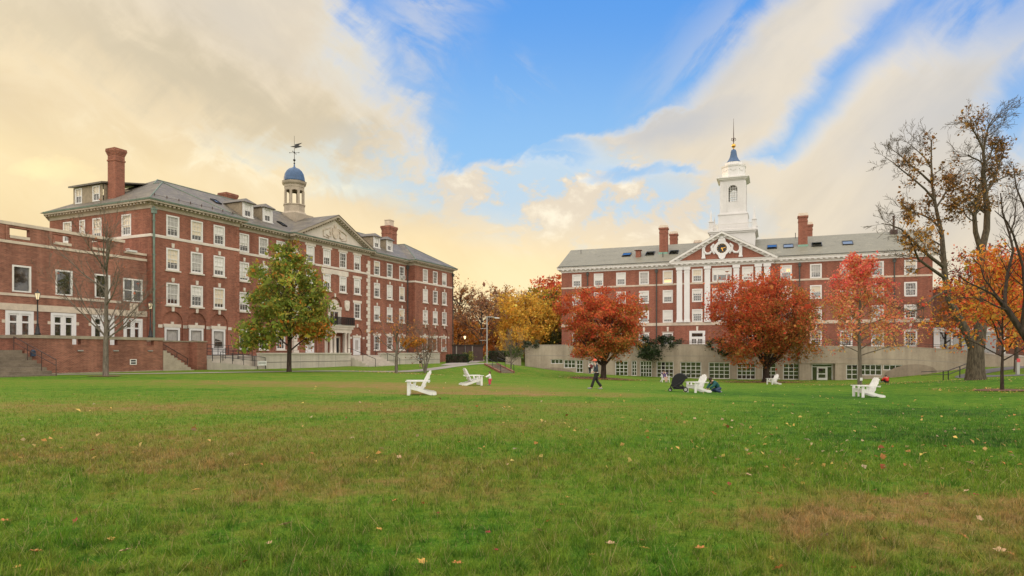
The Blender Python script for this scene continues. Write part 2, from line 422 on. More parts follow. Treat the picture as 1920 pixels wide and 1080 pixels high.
def lawn_colour(nt):
    g = nd(nt, 'ShaderNodeNewGeometry'); P = g.outputs['Position']
    sp = nd(nt, 'ShaderNodeSeparateXYZ'); lk(nt, P, sp.inputs[0])
    warp = noise(nt, P, .35, 4, .6); warp2 = noise(nt, P, .9, 3)
    X = mth(nt, 'ADD', sp.outputs[0], mth(nt, 'MULTIPLY', mth(nt, 'SUBTRACT', warp, .5), 7.0))
    Y = mth(nt, 'ADD', sp.outputs[1], mth(nt, 'MULTIPLY', mth(nt, 'SUBTRACT', warp2, .5), 4.0))
    def field(blobs):
        acc = None
        for (cx, cy, rx, ry, w) in blobs:
            a = mth(nt, 'MULTIPLY', mth(nt, 'SUBTRACT', X, cx), 1/rx); bb = mth(nt, 'MULTIPLY', mth(nt, 'SUBTRACT', Y, cy), 1/ry)
            r2 = mth(nt, 'ADD', mth(nt, 'MULTIPLY', a, a), mth(nt, 'MULTIPLY', bb, bb))
            f = mth(nt, 'MULTIPLY', mth(nt, 'EXPONENT', mth(nt, 'MULTIPLY', r2, -1.0)), w)
            acc = f if acc is None else mth(nt, 'ADD', acc, f)
        return acc
    dry = field(DRY); lush = field(LUSH)
    n1 = mth(nt, 'ADD', mth(nt, 'MULTIPLY', noise(nt, P, .5, 5, .6), .55), mth(nt, 'MULTIPLY', noise(nt, P, 1.4, 4, .6), .45)); n2 = noise(nt, P, 3.0, 5, .65); n3 = noise(nt, P, 18, 4, .65)
    nn = mth(nt, 'ADD', mth(nt, 'MULTIPLY', n1, .40), mth(nt, 'ADD', mth(nt, 'MULTIPLY', n2, .42), mth(nt, 'MULTIPLY', n3, .18)))
    s = mth(nt, 'ADD', mth(nt, 'SUBTRACT', dry, mth(nt, 'MULTIPLY', lush, .8)), mth(nt, 'MULTIPLY', mth(nt, 'SUBTRACT', nn, .5), 5.6))
    cr = nd(nt, 'ShaderNodeValToRGB'); lk(nt, mth(nt, 'ADD', mth(nt, 'MULTIPLY', s, .42), .37), cr.inputs[0])
    el = cr.color_ramp.elements
    el[0].position = .0; el[0].color = (.030,.085,.011,1); el[1].position = 1.0; el[1].color = (.31,.19,.088,1)
    for p, c in ((.20,(.072,.185,.013,1)), (.38,(.132,.222,.021,1)), (.56,(.180,.205,.035,1)), (.76,(.260,.190,.062,1))):
        e = el.new(p); e.color = c
    return cr.outputs[0], n2, n3, P
m, nt, b = new_mat('lawn_soil')
c, n2, n3, P = lawn_colour(nt)
n4 = noise(nt, P, 60, 4, .7)
v = mth(nt, 'ADD', mth(nt, 'MULTIPLY', n3, .5), mth(nt, 'MULTIPLY', n4, .5))
c = mixc(nt, sstep(nt, v, .30, .70), mixc(nt, 1.0, c, (.55,.58,.55), 'MULTIPLY'), mixc(nt, 1.0, c, (1.25,1.2,1.2), 'MULTIPLY'))
lk(nt, c, b.inputs['Base Color']); b.inputs['Roughness'].default_value = .95; b.inputs['Specular IOR Level'].default_value = .1
bp = nd(nt, 'ShaderNodeBump'); bp.inputs['Strength'].default_value = .9; bp.inputs['Distance'].default_value = .05
lk(nt, v, bp.inputs['Height']); lk(nt, bp.outputs[0], b.inputs['Normal'])
m, nt, b = new_mat('grass_blade')
c, n2, n3, P = lawn_colour(nt)
g = nd(nt, 'ShaderNodeNewGeometry'); rp = g.outputs['Random Per Island']
c = mixc(nt, mth(nt, 'MULTIPLY', rp, .9), mixc(nt, 1.0, c, (.80,.84,.80), 'MULTIPLY'), mixc(nt, 1.0, c, (1.65,1.45,1.5), 'MULTIPLY'))
tuft = noise(nt, P, 7.5, 3, .6)
c = mixc(nt, sstep(nt, tuft, .36, .62), mixc(nt, 1.0, c, (.46,.56,.50), 'MULTIPLY'), mixc(nt, 1.0, c, (1.16,1.12,1.12), 'MULTIPLY'))
straw = mth(nt, 'GREATER_THAN', rp, .92)
c = mixc(nt, mth(nt, 'MULTIPLY', straw, .75), c, (.34,.27,.13))
lk(nt, c, b.inputs['Base Color']); b.inputs['Roughness'].default_value = .6; b.inputs['Specular IOR Level'].default_value = .2
tr = nd(nt, 'ShaderNodeBsdfTranslucent'); lk(nt, c, tr.inputs['Color'])
mx = nd(nt, 'ShaderNodeMixShader'); mx.inputs[0].default_value = .3
lk(nt, b.outputs[0], mx.inputs[1]); lk(nt, tr.outputs[0], mx.inputs[2]); lk(nt, mx.outputs[0], nt.nodes['Material Output'].inputs['Surface'])

# ------------------------------------------------------------------ ground
xs = np.concatenate([[-1600,-900,-450,-240,-150,-110], np.arange(-85, 85.1, 1.0), [110,150,240,450,900,1600]])
ys = np.concatenate([[-400,-150,-50,-20], np.arange(-8, 124.1, 1.0), [135,150,180,240,340,520,900,1700]])
GX, GY = np.meshgrid(xs, ys); GZ = gzn(GX, GY)
nx, ny = len(xs), len(ys)
me = bpy.data.meshes.new('ground')
V = np.stack([GX.ravel(), GY.ravel(), GZ.ravel()], 1)
I = np.arange((nx-1)*(ny-1)); r = I // (nx-1); q = I % (nx-1); a = r*nx + q
Fc = np.stack([a, a+1, a+1+nx, a+nx], 1)
me.from_pydata(V.tolist(), [], Fc.tolist()); me.polygons.foreach_set('use_smooth', [True]*len(me.polygons)); me.materials.append(MATS['lawn_soil'])
tag(link('ground', me), kind='structure', label='wide autumn lawn, green with dry tan patches')
def gzi(x, y):
    """height of the ground mesh itself (bilinear)"""
    x = np.asarray(x, float); y = np.asarray(y, float)
    i = np.clip(np.searchsorted(xs, x) - 1, 0, nx-2); j = np.clip(np.searchsorted(ys, y) - 1, 0, ny-2)
    tx = (x - xs[i])/(xs[i+1]-xs[i]); ty = (y - ys[j])/(ys[j+1]-ys[j])
    return (GZ[j,i]*(1-tx)*(1-ty) + GZ[j,i+1]*tx*(1-ty) + GZ[j+1,i]*(1-tx)*ty + GZ[j+1,i+1]*tx*ty)
def g1(x, y): return float(gzi(np.array([x]), np.array([y]))[0])
def strip(name, pts, width, mat, lift=.03, label=None, name_kind='structure'):
    """a draped path along a 2-D polyline"""
    P = [Vector(p) for p in pts]; fine = []
    for k in range(len(P)-1):
        L = (P[k+1]-P[k]).length; n = max(1, int(L/.5))
        fine += [P[k].lerp(P[k+1], t/n) for t in range(n)]
    fine.append(P[-1])
    for _ in range(30):   # round the corners
        fine = [fine[0]] + [(fine[i-1] + fine[i]*2 + fine[i+1])/4 for i in range(1, len(fine)-1)] + [fine[-1]]
    mb = MB(); K = max(2, int(width/.5)); rows = []
    for k, p in enumerate(fine):
        d = (fine[min(k+1, len(fine)-1)] - fine[max(k-1, 0)]).normalized(); n = Vector((-d.y, d.x))
        row = []
        for j in range(K+1):
            w = width if not callable(width) else width(k)
            s = p + n * (w * (j/K - .5)); row.append((s.x, s.y, g1(s.x, s.y) + lift))
        rows.append(row)
    for k in range(len(rows)-1):
        for j in range(K): mb.quad(rows[k][j], rows[k][j+1], rows[k+1][j+1], rows[k+1][j])
    return tag(mb.build(name, mat), kind=name_kind, label=label)
strip('path', [(-60,38.5),(-47,42.5),(-38,46.0),(-27,52.0),(-21.5,57.5),(-16.5,65),(-11.8,74.5),(-7.5,82.5),(-2.5,87.5),(6,90.5)], 1.7, 'path_grey', label='narrow pale path along the left edge of the lawn')
strip('path', [(-7.5,83.5),(-6.5,95),(-6,112),(-8,140)], 3.0, 'path_grey', .035, label='pale path leading away between the two halls')
strip('path', [(66,43),(55,52),(46.5,62.5),(48.5,72),(60,76.5)], 2.6, 'asphalt', label='dark path curving past the old tree')

# ------------------------------------------------------------------ sky: Nishita air plus clouds
w = bpy.data.worlds.new('World'); scene.world = w; w.use_nodes = True; nt = w.node_tree
SUN_EL, SUN_AZ = math.radians(9), math.radians(-62)     # low on the left, beyond the brick hall
sky = nd(nt, 'ShaderNodeTexSky', sky_type='NISHITA'); sky.sun_disc = False
sky.sun_elevation = SUN_EL; sky.sun_rotation = SUN_AZ; sky.air_density = 1.0; sky.dust_density = .6; sky.ozone_density = 2.0
tc = nd(nt, 'ShaderNodeTexCoord'); D = tc.outputs['Generated']
sep = nd(nt, 'ShaderNodeSeparateXYZ'); lk(nt, D, sep.inputs[0]); sx, sy, sz = sep.outputs
el = mth(nt, 'MAXIMUM', sz, 0.0)
# clouds live on the direction of view; the front half is laid out by bearing (x/y) and slope (z/y)
ysafe = mth(nt, 'MAXIMUM', sy, .12)
g0 = mth(nt, 'DIVIDE', sx, ysafe); h0 = mth(nt, 'DIVIDE', sz, ysafe)
def aniso(ang, sa, sb, scale, detail=6, rough=.55, dist=.0, off=0.0):
    ca, sn_ = math.cos(math.radians(ang)), math.sin(math.radians(ang)); c = nd(nt, 'ShaderNodeCombineXYZ')
    lk(nt, mth(nt, 'MULTIPLY', mth(nt, 'ADD', mth(nt, 'MULTIPLY', g0, ca), mth(nt, 'MULTIPLY', h0, sn_)), sa), c.inputs[0])
    lk(nt, mth(nt, 'MULTIPLY', mth(nt, 'SUBTRACT', mth(nt, 'MULTIPLY', h0, ca), mth(nt, 'MULTIPLY', g0, sn_)), sb), c.inputs[1])
    c.inputs[2].default_value = off; return noise(nt, c.outputs[0], scale, detail, rough, dist)
def lin(*terms):
    acc = None
    for t in terms:
        x = mth(nt, 'MULTIPLY', mth(nt, 'SUBTRACT', t[0], .5), t[1]); acc = x if acc is None else mth(nt, 'ADD', acc, x)
    return acc
nL = aniso(-27, 1.0, 3.0, 2.0, 4, .5, .3); nLf = aniso(-38, 1.0, 2.2, 7.0, 7, .62, .5, 3)
nR = aniso(40, 1.0, 3.0, 1.8, 4, .5, .3, 7); nRf = aniso(46, 1.0, 3.0, 6.0, 7, .62, .3, 9)
nP = aniso(-6, 1.0, 1.55, 8.0, 9, .62, .25, 11); nQ = aniso(0, 1.0, 1.4, 3.0, 5, .55, .3, 17)
gx = mth(nt, 'ADD', g0, lin((nQ, .16), (nP, .09))); hz = mth(nt, 'ADD', h0, lin((nQ, -.07), (nP, .07), (nRf, .05)))
gs = mth(nt, 'ADD', g0, lin((nQ, .10), (nLf, .16), (nRf, .06))); hs = mth(nt, 'ADD', h0, lin((nLf, .10), (nRf, .08)))
U = lambda u: (u-960)/FL
Vv = lambda v: (661-v)/FL
def blob(u, v, ru, rv, ang=0, soft=(1.5, .2), w=1):
    X, Z = ((g0, h0), (gx, hz), (gs, hs))[w]
    cx, cz = U(u), Vv(v); ca, sa = math.cos(math.radians(ang)), math.sin(math.radians(ang))
    x = mth(nt, 'SUBTRACT', X, cx); z = mth(nt, 'SUBTRACT', Z, cz)
    a = mth(nt, 'MULTIPLY', mth(nt, 'ADD', mth(nt, 'MULTIPLY', x, ca), mth(nt, 'MULTIPLY', z, sa)), FL/ru)
    b_ = mth(nt, 'MULTIPLY', mth(nt, 'SUBTRACT', mth(nt, 'MULTIPLY', z, ca), mth(nt, 'MULTIPLY', x, sa)), FL/rv)
    rr = mth(nt, 'SQRT', mth(nt, 'ADD', mth(nt, 'MULTIPLY', a, a), mth(nt, 'MULTIPLY', b_, b_)))
    return sstep(nt, rr, soft[0], soft[1])
def hp(u1, v1, u2, v2, lo, hi, w=1):
    """1 on the upper-left side of the line going from point 1 to point 2 (upper side when it runs to the right); lo/hi in photograph pixels"""
    X, Z = ((g0, h0), (gx, hz), (gs, hs))[w]
    ax, az, bx, bz = U(u1), Vv(v1), U(u2), Vv(v2); L_ = math.hypot(bx-ax, bz-az); nx_, nz_ = -(bz-az)/L_, (bx-ax)/L_
    d = mth(nt, 'ADD', mth(nt, 'MULTIPLY', mth(nt, 'SUBTRACT', X, ax), nx_), mth(nt, 'MULTIPLY', mth(nt, 'SUBTRACT', Z, az), nz_))
    return sstep(nt, d, lo/FL, hi/FL)
mn = lambda *a: a[0] if len(a) == 1 else mth(nt, 'MINIMUM', a[0], mn(*a[1:]))
mxm = lambda *a: a[0] if len(a) == 1 else mth(nt, 'MAXIMUM', a[0], mxm(*a[1:]))
mul = lambda a, b_: mth(nt, 'MULTIPLY', a, b_)
inv = lambda a: mth(nt, 'SUBTRACT', 1.0, a)
front = sstep(nt, sy, .02, .30)
blue1 = mn(inv(hp(815, 290, 640, -40, -45, 60, 2)), hp(860, 330, 1320, 174, -8, 14, 1), hp(1310, 186, 1500, -10, -20, 50, 2))
strip = mn(inv(hp(1385, 300, 1690, -20, -34, 22, 2)), hp(1462, 296, 1850, -30, -24, 40, 2), hp(1350, 292, 1560, 270, -15, 12, 1))
tr_ = mxm(blob(1840, 10, 230, 95, 14, (1.5, .2), 2), blob(1925, 190, 75, 130, 0, (1.5, .1), 2))
pat = mxm(blob(1005, 268, 85, 30, -12, (1.6, .2)), blob(1190, 320, 80, 14, 4, (1.6, .1)), blob(1018, 292, 70, 14, -8, (1.8, .0)), blob(1270, 318, 45, 10, 0, (1.8, .0)))
clear_f = mxm(blue1, mul(strip, .95), mul(tr_, .95), mul(pat, .85))
# veils of thin cloud drawn over the blue
veil = mxm(mul(blob(1430, 60, 250, 95, 42, (1.7, .0), 0), sstep(nt, nRf, .36, .60)), mul(blob(760, 90, 110, 200, -20, (1.6, .0), 0), sstep(nt, nLf, .34, .66)), mul(blob(1780, 110, 240, 130, 38, (1.6, .0), 0), sstep(nt, nRf, .30, .62)), mul(blob(900, 140, 120, 55, -15, (1.7, .0), 0), sstep(nt, nLf, .52, .72)), mul(blob(810, 5, 110, 25, 0, (1.7, .0), 0), sstep(nt, nLf, .35, .6)))
dn = mth(nt, 'ADD', el, .22); cmb = nd(nt, 'ShaderNodeCombineXYZ'); lk(nt, mth(nt, 'DIVIDE', sx, dn), cmb.inputs[0]); lk(nt, mth(nt, 'DIVIDE', sy, dn), cmb.inputs[1]); LAY = cmb.outputs[0]
nA = noise(nt, LAY, 1.1, 6, .58, .25)
clear = mth(nt, 'ADD', mul(mul(clear_f, inv(mul(veil, .5))), front), mul(mul(sstep(nt, nA, .50, .66), .45), inv(front)))
blue = mixc(nt, sstep(nt, h0, .22, .56), (3.0, 5.5, 8.5), (1.05, 3.3, 8.0))
air = mixc(nt, .88, sky.outputs[0], blue)
# cloud colour: warm and bright low on the sunset side, grey lilac higher and to the right
side = sstep(nt, g0, -.12, .30)
nS = mth(nt, 'ADD', mul(nL, inv(side)), mul(nR, side)); nSf = mth(nt, 'ADD', mul(nLf, inv(side)), mul(nRf, side))
warm = mth(nt, 'ADD', mul(h0, -1.35), mul(g0, -.50))
warm = sstep(nt, mth(nt, 'ADD', warm, lin((nS, .7))), -.85, .12)
cloud = mixc(nt, warm, (5.9, 5.5, 4.9), (7.7, 5.95, 3.35))
relief = sstep(nt, mth(nt, 'ADD', mul(nS, .62), mul(nSf, .38)), .36, .64)
cloud = mixc(nt, mul(relief, .75), cloud, mixc(nt, warm, (7.3, 6.6, 5.6), (8.7, 7.2, 4.7)))
# broad tan and grey bands drifting down to the right on the left side
tan_ = mxm(mul(blob(400, 165, 470, 75, -24, (1.6, .0), 2), .85), mul(blob(660, 262, 260, 45, -20, (1.6, .0), 2), .8), mul(blob(90, 40, 260, 50, -18, (1.6, .0), 2), .55))
cloud = mixc(nt, mul(tan_, .85), cloud, (5.2, 4.55, 3.35))
cloud = mixc(nt, mul(blob(690, 70, 75, 170, 10, (1.6, .0), 2), .7), cloud, (6.6, 6.6, 6.2))
cyan = mxm(mul(blob(640, 330, 230, 30, -15, (1.7, .0), 2), .8), mul(blob(820, 330, 110, 50, -10, (1.7, .0), 1), .75), mul(blob(1000, 415, 130, 26, 0, (1.7, .0), 1), .7), mul(blob(760, 385, 130, 20, -10, (1.7, 0), 1), .6))
cloud = mixc(nt, cyan, cloud, (6.3, 6.9, 6.6))
lil = mxm(mul(blob(1240, 228, 170, 44, 14, (1.6, .0), 1), .95), mul(blob(1770, 205, 200, 60, 22, (1.7, .0), 2), .65), mul(blob(1360, 140, 130, 40, 38, (1.7, .0), 2), .55))
cloud = mixc(nt, lil, cloud, (5.15, 5.15, 5.2))
# small heaped clouds with bright heads over the gap
cz = mul(blob(1050, 365, 400, 120, -12, (1.3, .45), 0), inv(mul(blob(1330, 250, 150, 60, 0, (1.4, .4), 0), .8)))
puff = sstep(nt, mth(nt, 'ADD', nP, mul(mth(nt, 'SUBTRACT', nQ, .5), .6)), .46, .545)
cloud = mixc(nt, mul(cz, .9), cloud, mixc(nt, puff, (4.5, 6.1, 7.6), mixc(nt, sstep(nt, nP, .52, .66), (7.0, 6.1, 4.9), (9.2, 8.3, 6.6))))
low = sstep(nt, h0, .21, .05)
cloud = mixc(nt, mul(low, .72), cloud, mixc(nt, sstep(nt, mth(nt, 'ADD', mul(nQ, .5), mul(nLf, .5)), .36, .62), mixc(nt, side, (8.7, 6.7, 3.6), (7.6, 6.2, 4.1)), mixc(nt, side, (9.6, 8.3, 5.4), (8.6, 7.6, 5.8))))
cloud = mixc(nt, mul(mul(blob(930, 540, 420, 110, 0, (1.7, .0), 1), front), .55), cloud, (10.2, 7.9, 4.2))
edge = mul(mul(clear, inv(clear)), 4.0)
cloud = mixc(nt, mul(edge, .35), cloud, (8.3, 7.9, 7.2))
cloud = mixc(nt, mul(mul(mxm(blob(80, 322, 60, 26, 0, (2.2, 0), 1), mul(blob(60, 330, 330, 90, -10, (1.8, 0), 0), .45)), front), .7), cloud, (10.5, 8.6, 4.7))
wis = mul(mxm(blob(350, 285, 190, 26, -16, (1.7, 0), 2), blob(560, 350, 120, 16, -10, (1.7, 0), 1)), sstep(nt, nLf, .42, .62))
cloud = mixc(nt, mul(wis, .7), cloud, (9.3, 8.3, 5.9))
col = mixc(nt, clear, cloud, air)
# the sky opposite the sunset and overhead: cloud brightened as fill light for facades
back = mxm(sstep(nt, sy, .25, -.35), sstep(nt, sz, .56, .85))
fillcol = mixc(nt, sstep(nt, nA, .35, .65), (15.2, 14.2, 12.8), (21.2, 19.5, 17.1))
col = mixc(nt, mul(back, .92), col, fillcol)
below = sstep(nt, sz, -.02, -.12)
col = mixc(nt, below, col, (2.2, 2.0, 1.4))
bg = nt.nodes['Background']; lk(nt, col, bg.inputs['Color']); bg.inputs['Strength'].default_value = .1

sl = bpy.data.lights.new('sun', 'SUN'); sl.energy = 1.5; sl.angle = math.radians(10); sl.color = (1.0, .70, .42)
so = link('sun', sl)
sd = Vector((math.sin(SUN_AZ)*math.cos(SUN_EL), math.cos(SUN_AZ)*math.cos(SUN_EL), math.sin(SUN_EL)))
so.rotation_euler = (-sd).to_track_quat('-Z', 'Y').to_euler(); so.location = (-60, 10, 60)
cam = bpy.data.cameras.new('camera'); cam.sensor_width = 36; cam.lens = 36*FL/1920; cam.shift_y = 121/1920; cam.clip_start = .1; cam.clip_end = 5000
co = link('camera', cam, loc=(0, 0, E)); co.rotation_euler = (PI/2, 0, 0); scene.camera = co
vs = scene.view_settings; vs.view_transform = 'Standard'; vs.look = 'None'; vs.exposure = .22; vs.gamma = 1

scene.cycles.use_denoising = True
scene.cycles.denoiser = 'OPENIMAGEDENOISE'; scene.cycles.denoising_input_passes = 'RGB_ALBEDO_NORMAL'; scene.cycles.denoising_prefilter = 'ACCURATE'
scene.cycles.max_bounces = 6; scene.cycles.transparent_max_bounces = 4
# ------------------------------------------------------------------ windows (shared meshes, facing -y, origin at the middle of the foot on the wall face)
WR = random.Random(11)
_wc = {}
def win_meshes(w, h, cols, rows, border, style):
    key = (round(w,2), round(h,2), cols, rows, border, style)
    if key in _wc: return _wc[key]
    f = MB(); B = border; y0, y1 = -.03, .11
    f.box(-w/2, -w/2+B, y0, y1, 0, h); f.box(w/2-B, w/2, y0, y1, 0, h)
    f.box(-w/2+B, w/2-B, y0, y1, h-B, h); f.box(-w/2+B, w/2-B, y0, y1, 0, B*.8)
    iw0, iw1, iz0, iz1 = -w/2+B, w/2-B, B*.8, h-B
    if style == 'sash':
        mid = (iz0+iz1)/2
        f.box(iw0, iw1, .025, .10, mid-.035, mid+.035)
        f.box(iw0, iw0+.05, .03, .1, iz0, mid-.035); f.box(iw1-.05, iw1, .03, .1, iz0, mid-.035); f.box(iw0+.05, iw1-.05, .03, .1, iz0, iz0+.06)
        mu = .028
        for (za, zb) in ((iz0+.06, mid-.035), (mid+.035, iz1)):
            for c in range(1, cols):
                x = iw0 + (iw1-iw0)*c/cols; f.box(x-mu/2, x+mu/2, .045, .085, za, zb)
            for r in range(1, rows):
                z = za + (zb-za)*r/rows
                for c in range(cols):
                    xa = iw0 + (iw1-iw0)*c/cols + mu/2; xb = iw0 + (iw1-iw0)*(c+1)/cols - mu/2
                    f.box(xa, xb, .048, .083, z-mu/2, z+mu/2)
    elif style == 'grid':
        mu = .07
        for c in range(1, cols):
            x = iw0 + (iw1-iw0)*c/cols; f.box(x-mu/2, x+mu/2, .02, .09, iz0, iz1)
        for r in range(1, rows):
            z = iz0 + (iz1-iz0)*r/rows
            for c in range(cols):
                xa = iw0 + (iw1-iw0)*c/cols + mu/2; xb = iw0 + (iw1-iw0)*(c+1)/cols - mu/2
                f.box(xa, xb, .022, .088, z-mu/2, z+mu/2)
    elif style == 'triple':
        for x in (iw0+(iw1-iw0)*.22, iw0+(iw1-iw0)*.78): f.box(x-.09, x+.09, -.02, .1, iz0, iz1)
        mid = (iz0+iz1)/2; f.box(iw0+(iw1-iw0)*.22+.09, iw0+(iw1-iw0)*.78-.09, .02, .1, mid-.035, mid+.035)
        for k in range(1, 5):
            x = iw0+(iw1-iw0)*(.27+.46*k/5); f.box(x-.014, x+.014, .045, .085, mid+.035, iz1)
    elif style == 'double':
        f.box(-.08, .08, -.02, .1, iz0, iz1); mid = (iz0+iz1)*.5
        f.box(iw0, -.08, .03, .1, mid-.04, mid+.04); f.box(.08, iw1, .03, .1, mid-.04, mid+.04)
    fm = f.mesh('window', 'window_paint' if style != 'grid' else 'white_paint')
    pm = MB().quad((iw0, .092, iz0), (iw1, .092, iz0), (iw1, .092, iz1), (iw0, .092, iz1)).mesh('pane', 'glass')
    _wc[key] = (fm, pm, (iw0, iw1, iz0, iz1)); return _wc[key]
_bc = {}
def blind_mesh(rect, frac, mat):
    k = (tuple(round(x,2) for x in rect), frac, mat)
    if k not in _bc:
        x0, x1, z0, z1 = rect; zb = z1 - (z1-z0)*frac
        _bc[k] = MB().quad((x0, .0885, zb), (x1, .0885, zb), (x1, .0885, z1), (x0, .0885, z1)).mesh('blind', mat)
    return _bc[k]
_sc = {}
def sill_mesh(w, mat):
    if (w, mat) not in _sc: _sc[(w, mat)] = MB().box(-w/2-.13, w/2+.13, -.14, .06, -.14, -.004).mesh('sill', mat)
    return _sc[(w, mat)]
def window(parent, x, y, z, w, h, cols=3, rows=2, border=.15, style='sash', blind=None, sill=None, rot=0, blind_mat=None, lit=None, name='window', label=None):
    fm, pm, rect = win_meshes(w, h, cols, rows, border, style)
    o = link(name, fm, parent, (x, y, z), rot)
    p = link('pane', pm, o)
    if blind is None: blind = WR.choice([0, .34, .45, .5, .5, .52, .58, .66, .72, .8, .88, .6])
    if blind > 0:
        link('blind', blind_mesh(rect, blind, blind_mat or WR.choice(['blind', 'blind', 'blind', 'blind_warm', 'curtain'])), o)
    if sill: link('sill', sill_mesh(w, sill), o)
    if lit:
        x0, x1, z0, z1 = rect
        a, b_, c, d = lit; link('lit_pane', MB().quad((x0+(x1-x0)*a, .087, z0+(z1-z0)*c), (x0+(x1-x0)*b_, .087, z0+(z1-z0)*c), (x0+(x1-x0)*b_, .087, z0+(z1-z0)*d), (x0+(x1-x0)*a, .087, z0+(z1-z0)*d)).mesh('lit_pane', 'room_glow'), o)
    if label: o['label'] = label
    return o
def keystone(mb, x, y, z, w=.3, h=.42):
    mb.prism([(-w*.38, 0), (w*.38, 0), (w*.5, h), (-w*.5, h)], lambda p: (x+p[0], y-.09, z+p[1]), lambda p: (x+p[0], y+.01, z+p[1]))
def quoins(mb, x, y, z0, z1, wid, sx, face, alt=.22, hgt=.42, out=.045, gap=.05):
    """toothed corner blocks; sx: +1 blocks run to +x, -1 to -x"""
    z = z0; k = 0
    while z + hgt <= z1 + .01:
        ww = wid + (alt if k % 2 else 0)
        xa, xb = (x - (out if sx > 0 else ww), x + (ww if sx > 0 else out))
        mb.box(xa, xb, y - out, y + (.30 if face else .02), z, z + hgt - gap); z += hgt; k += 1
def downpipe(parent, x, y, z0, z1, mat='downpipe_dark', r=.075, rot=0, name='downpipe'):
    mb = MB(); mb.tube([(0, 0, z0), (0, 0, z1-.55)], r, 8)
    mb.box(-.2, .2, -.16, .14, z1-.62, z1-.28); mb.box(-.25, .25, -.2, .16, z1-.28, z1-.18); mb.tube([(0, 0, z1-.2), (0, 0, z1)], r*1.2, 8)
    z = z0 + .8
    while z < z1 - 1: mb.box(-.13, .13, -.09, .1, z, z+.07); z += 1.6
    return link(name, mb.mesh(name, mat), parent, (x, y, 0), rot)
def skylight(parent, x, y, z, slope, w, l, glass='skylight_glass', tilt=0, name='skylight'):
    """set in a roof slope that rises towards +y by atan(slope)"""
    o = link(name, MB().box(-w/2, w/2, -l/2, -l/2+.09, -.05, .16).box(-w/2, w/2, l/2-.09, l/2, -.05, .16).box(-w/2, -w/2+.09, -l/2+.09, l/2-.09, -.05, .16).box(w/2-.09, w/2, -l/2+.09, l/2-.09, -.05, .16).mesh(name, 'dark_metal'), parent, (x, y, z))
    o.rotation_euler = (math.atan(slope), 0, 0)
    p = link('pane', MB().quad((-w/2+.09,-l/2+.09,.1), (w/2-.09,-l/2+.09,.1), (w/2-.09,l/2-.09,.1), (-w/2+.09,l/2-.09,.1)).mesh('pane', glass), o)
    if tilt: p.rotation_euler = (-tilt, 0, 0); p.location = (0, 0, .12)
    return o
def chimney(parent, x, y, z0, z1, wx, wy, brick, flare=True, cap=.5, flash='verdigris', name='chimney'):
    mb = MB(); mb.box(-wx/2, wx/2, -wy/2, wy/2, z0, z1-cap-.9)
    if flare:
        mb.box(-wx/2-.06, wx/2+.06, -wy/2-.06, wy/2+.06, z1-cap-.9, z1-cap-.75); mb.box(-wx/2, wx/2, -wy/2, wy/2, z1-cap-.75, z1-cap-.3)
        for k in range(4):
            d = .04 + .04*k; mb.box(-wx/2-d, wx/2+d, -wy/2-d, wy/2+d, z1-cap-.3+.12*k, z1-cap-.18+.12*k)
        mb.box(-wx/2-.14, wx/2+.14, -wy/2-.14, wy/2+.14, z1-cap+.18, z1)
    else:
        mb.box(-wx/2-.05, wx/2+.05, -wy/2-.05, wy/2+.05, z1-cap-.9, z1-cap-.7); mb.box(-wx/2, wx/2, -wy/2, wy/2, z1-cap-.7, z1-cap-.2)
        mb.box(-wx/2-.12, wx/2+.12, -wy/2-.12, wy/2+.12, z1-cap-.2, z1-cap+.05)
    o = link(name, mb.mesh(name, brick), parent, (x, y, 0))
    if not flare:
        link('cap', MB().prism([(-wx/2-.1,-wy/2-.1),(wx/2+.1,-wy/2-.1),(wx/2+.1,wy/2+.1),(-wx/2-.1,wy/2+.1)], lambda p: (p[0], p[1], z1-cap+.05), lambda p: (p[0]*.82, p[1]*.82, z1)).mesh('cap', 'stone'), o)
    if flash:
        link('flashing', MB().box(-wx/2-.06, wx/2+.06, -wy/2-.25, wy/2+.1, z0+.1, z0+.42).mesh('flashing', flash), o)
    return o
def stair(mb, x0, x1, y0, y1, z0, z1, n, axis):
    """solid flight; axis '+x','-x','+y','-y' = direction of climb"""
    for k in range(n):
        za = z0 + (z1-z0)*k/n; zb = z0 + (z1-z0)*(k+1)/n; t0 = k/n
        if axis == '+x': mb.box(x0+(x1-x0)*t0, x1, y0, y1, za, zb)
        if axis == '-x': mb.box(x0, x1-(x1-x0)*t0, y0, y1, za, zb)
        if axis == '+y': mb.box(x0, x1, y0+(y1-y0)*t0, y1, za, zb)
        if axis == '-y': mb.box(x0, x1, y0, y1-(y1-y0)*t0, za, zb)
    return mb
# ------------------------------------------------------------------ the long brick hall on the left (local x along its front, y into it, z up from its foot)
LG = E - 1.7
LA = math.atan2(.9091, .4167)
LO = Vector((-33.58, 62.0, LG))
ZL = 1.7   # eye level in local z
L = thing('brick_hall', 'long red brick hall with slate roof, arcaded ground floor and blue domed cupola', 'building', LO, LA)
BL, WID = 56.4, 15.2
def lz(z): return z + ZL
wall = MB()
opsF = {}
R4, R3, R2 = (lz(11.1), lz(13.15)), (lz(7.9), lz(10.0)), (lz(4.55), lz(6.68))
WW = 1.42
wings = [(0, 10.4, 0, [2.31, 5.04, 7.78]), (44.7, BL, 0, [47.7, 50.7, 53.6])]
recs = [(10.4, 19.2, 1.3, [12.3, 15.15, 17.85]), (34.0, 44.7, 1.3, [36.75, 39.9, 43.1])]
PAV = (19.2, 34.0, .5, [22.0, 25.05, 28.2, 31.2])
def trim(parent, name, mb, mat='stone_pale'):
    o = link(name, mb.mesh(name, mat), parent); o.matrix_parent_inverse = parent_inv(parent); return o
def parent_inv(o):
    return (Matrix.Translation(o.location) @ o.rotation_euler.to_matrix().to_4x4()).inverted()
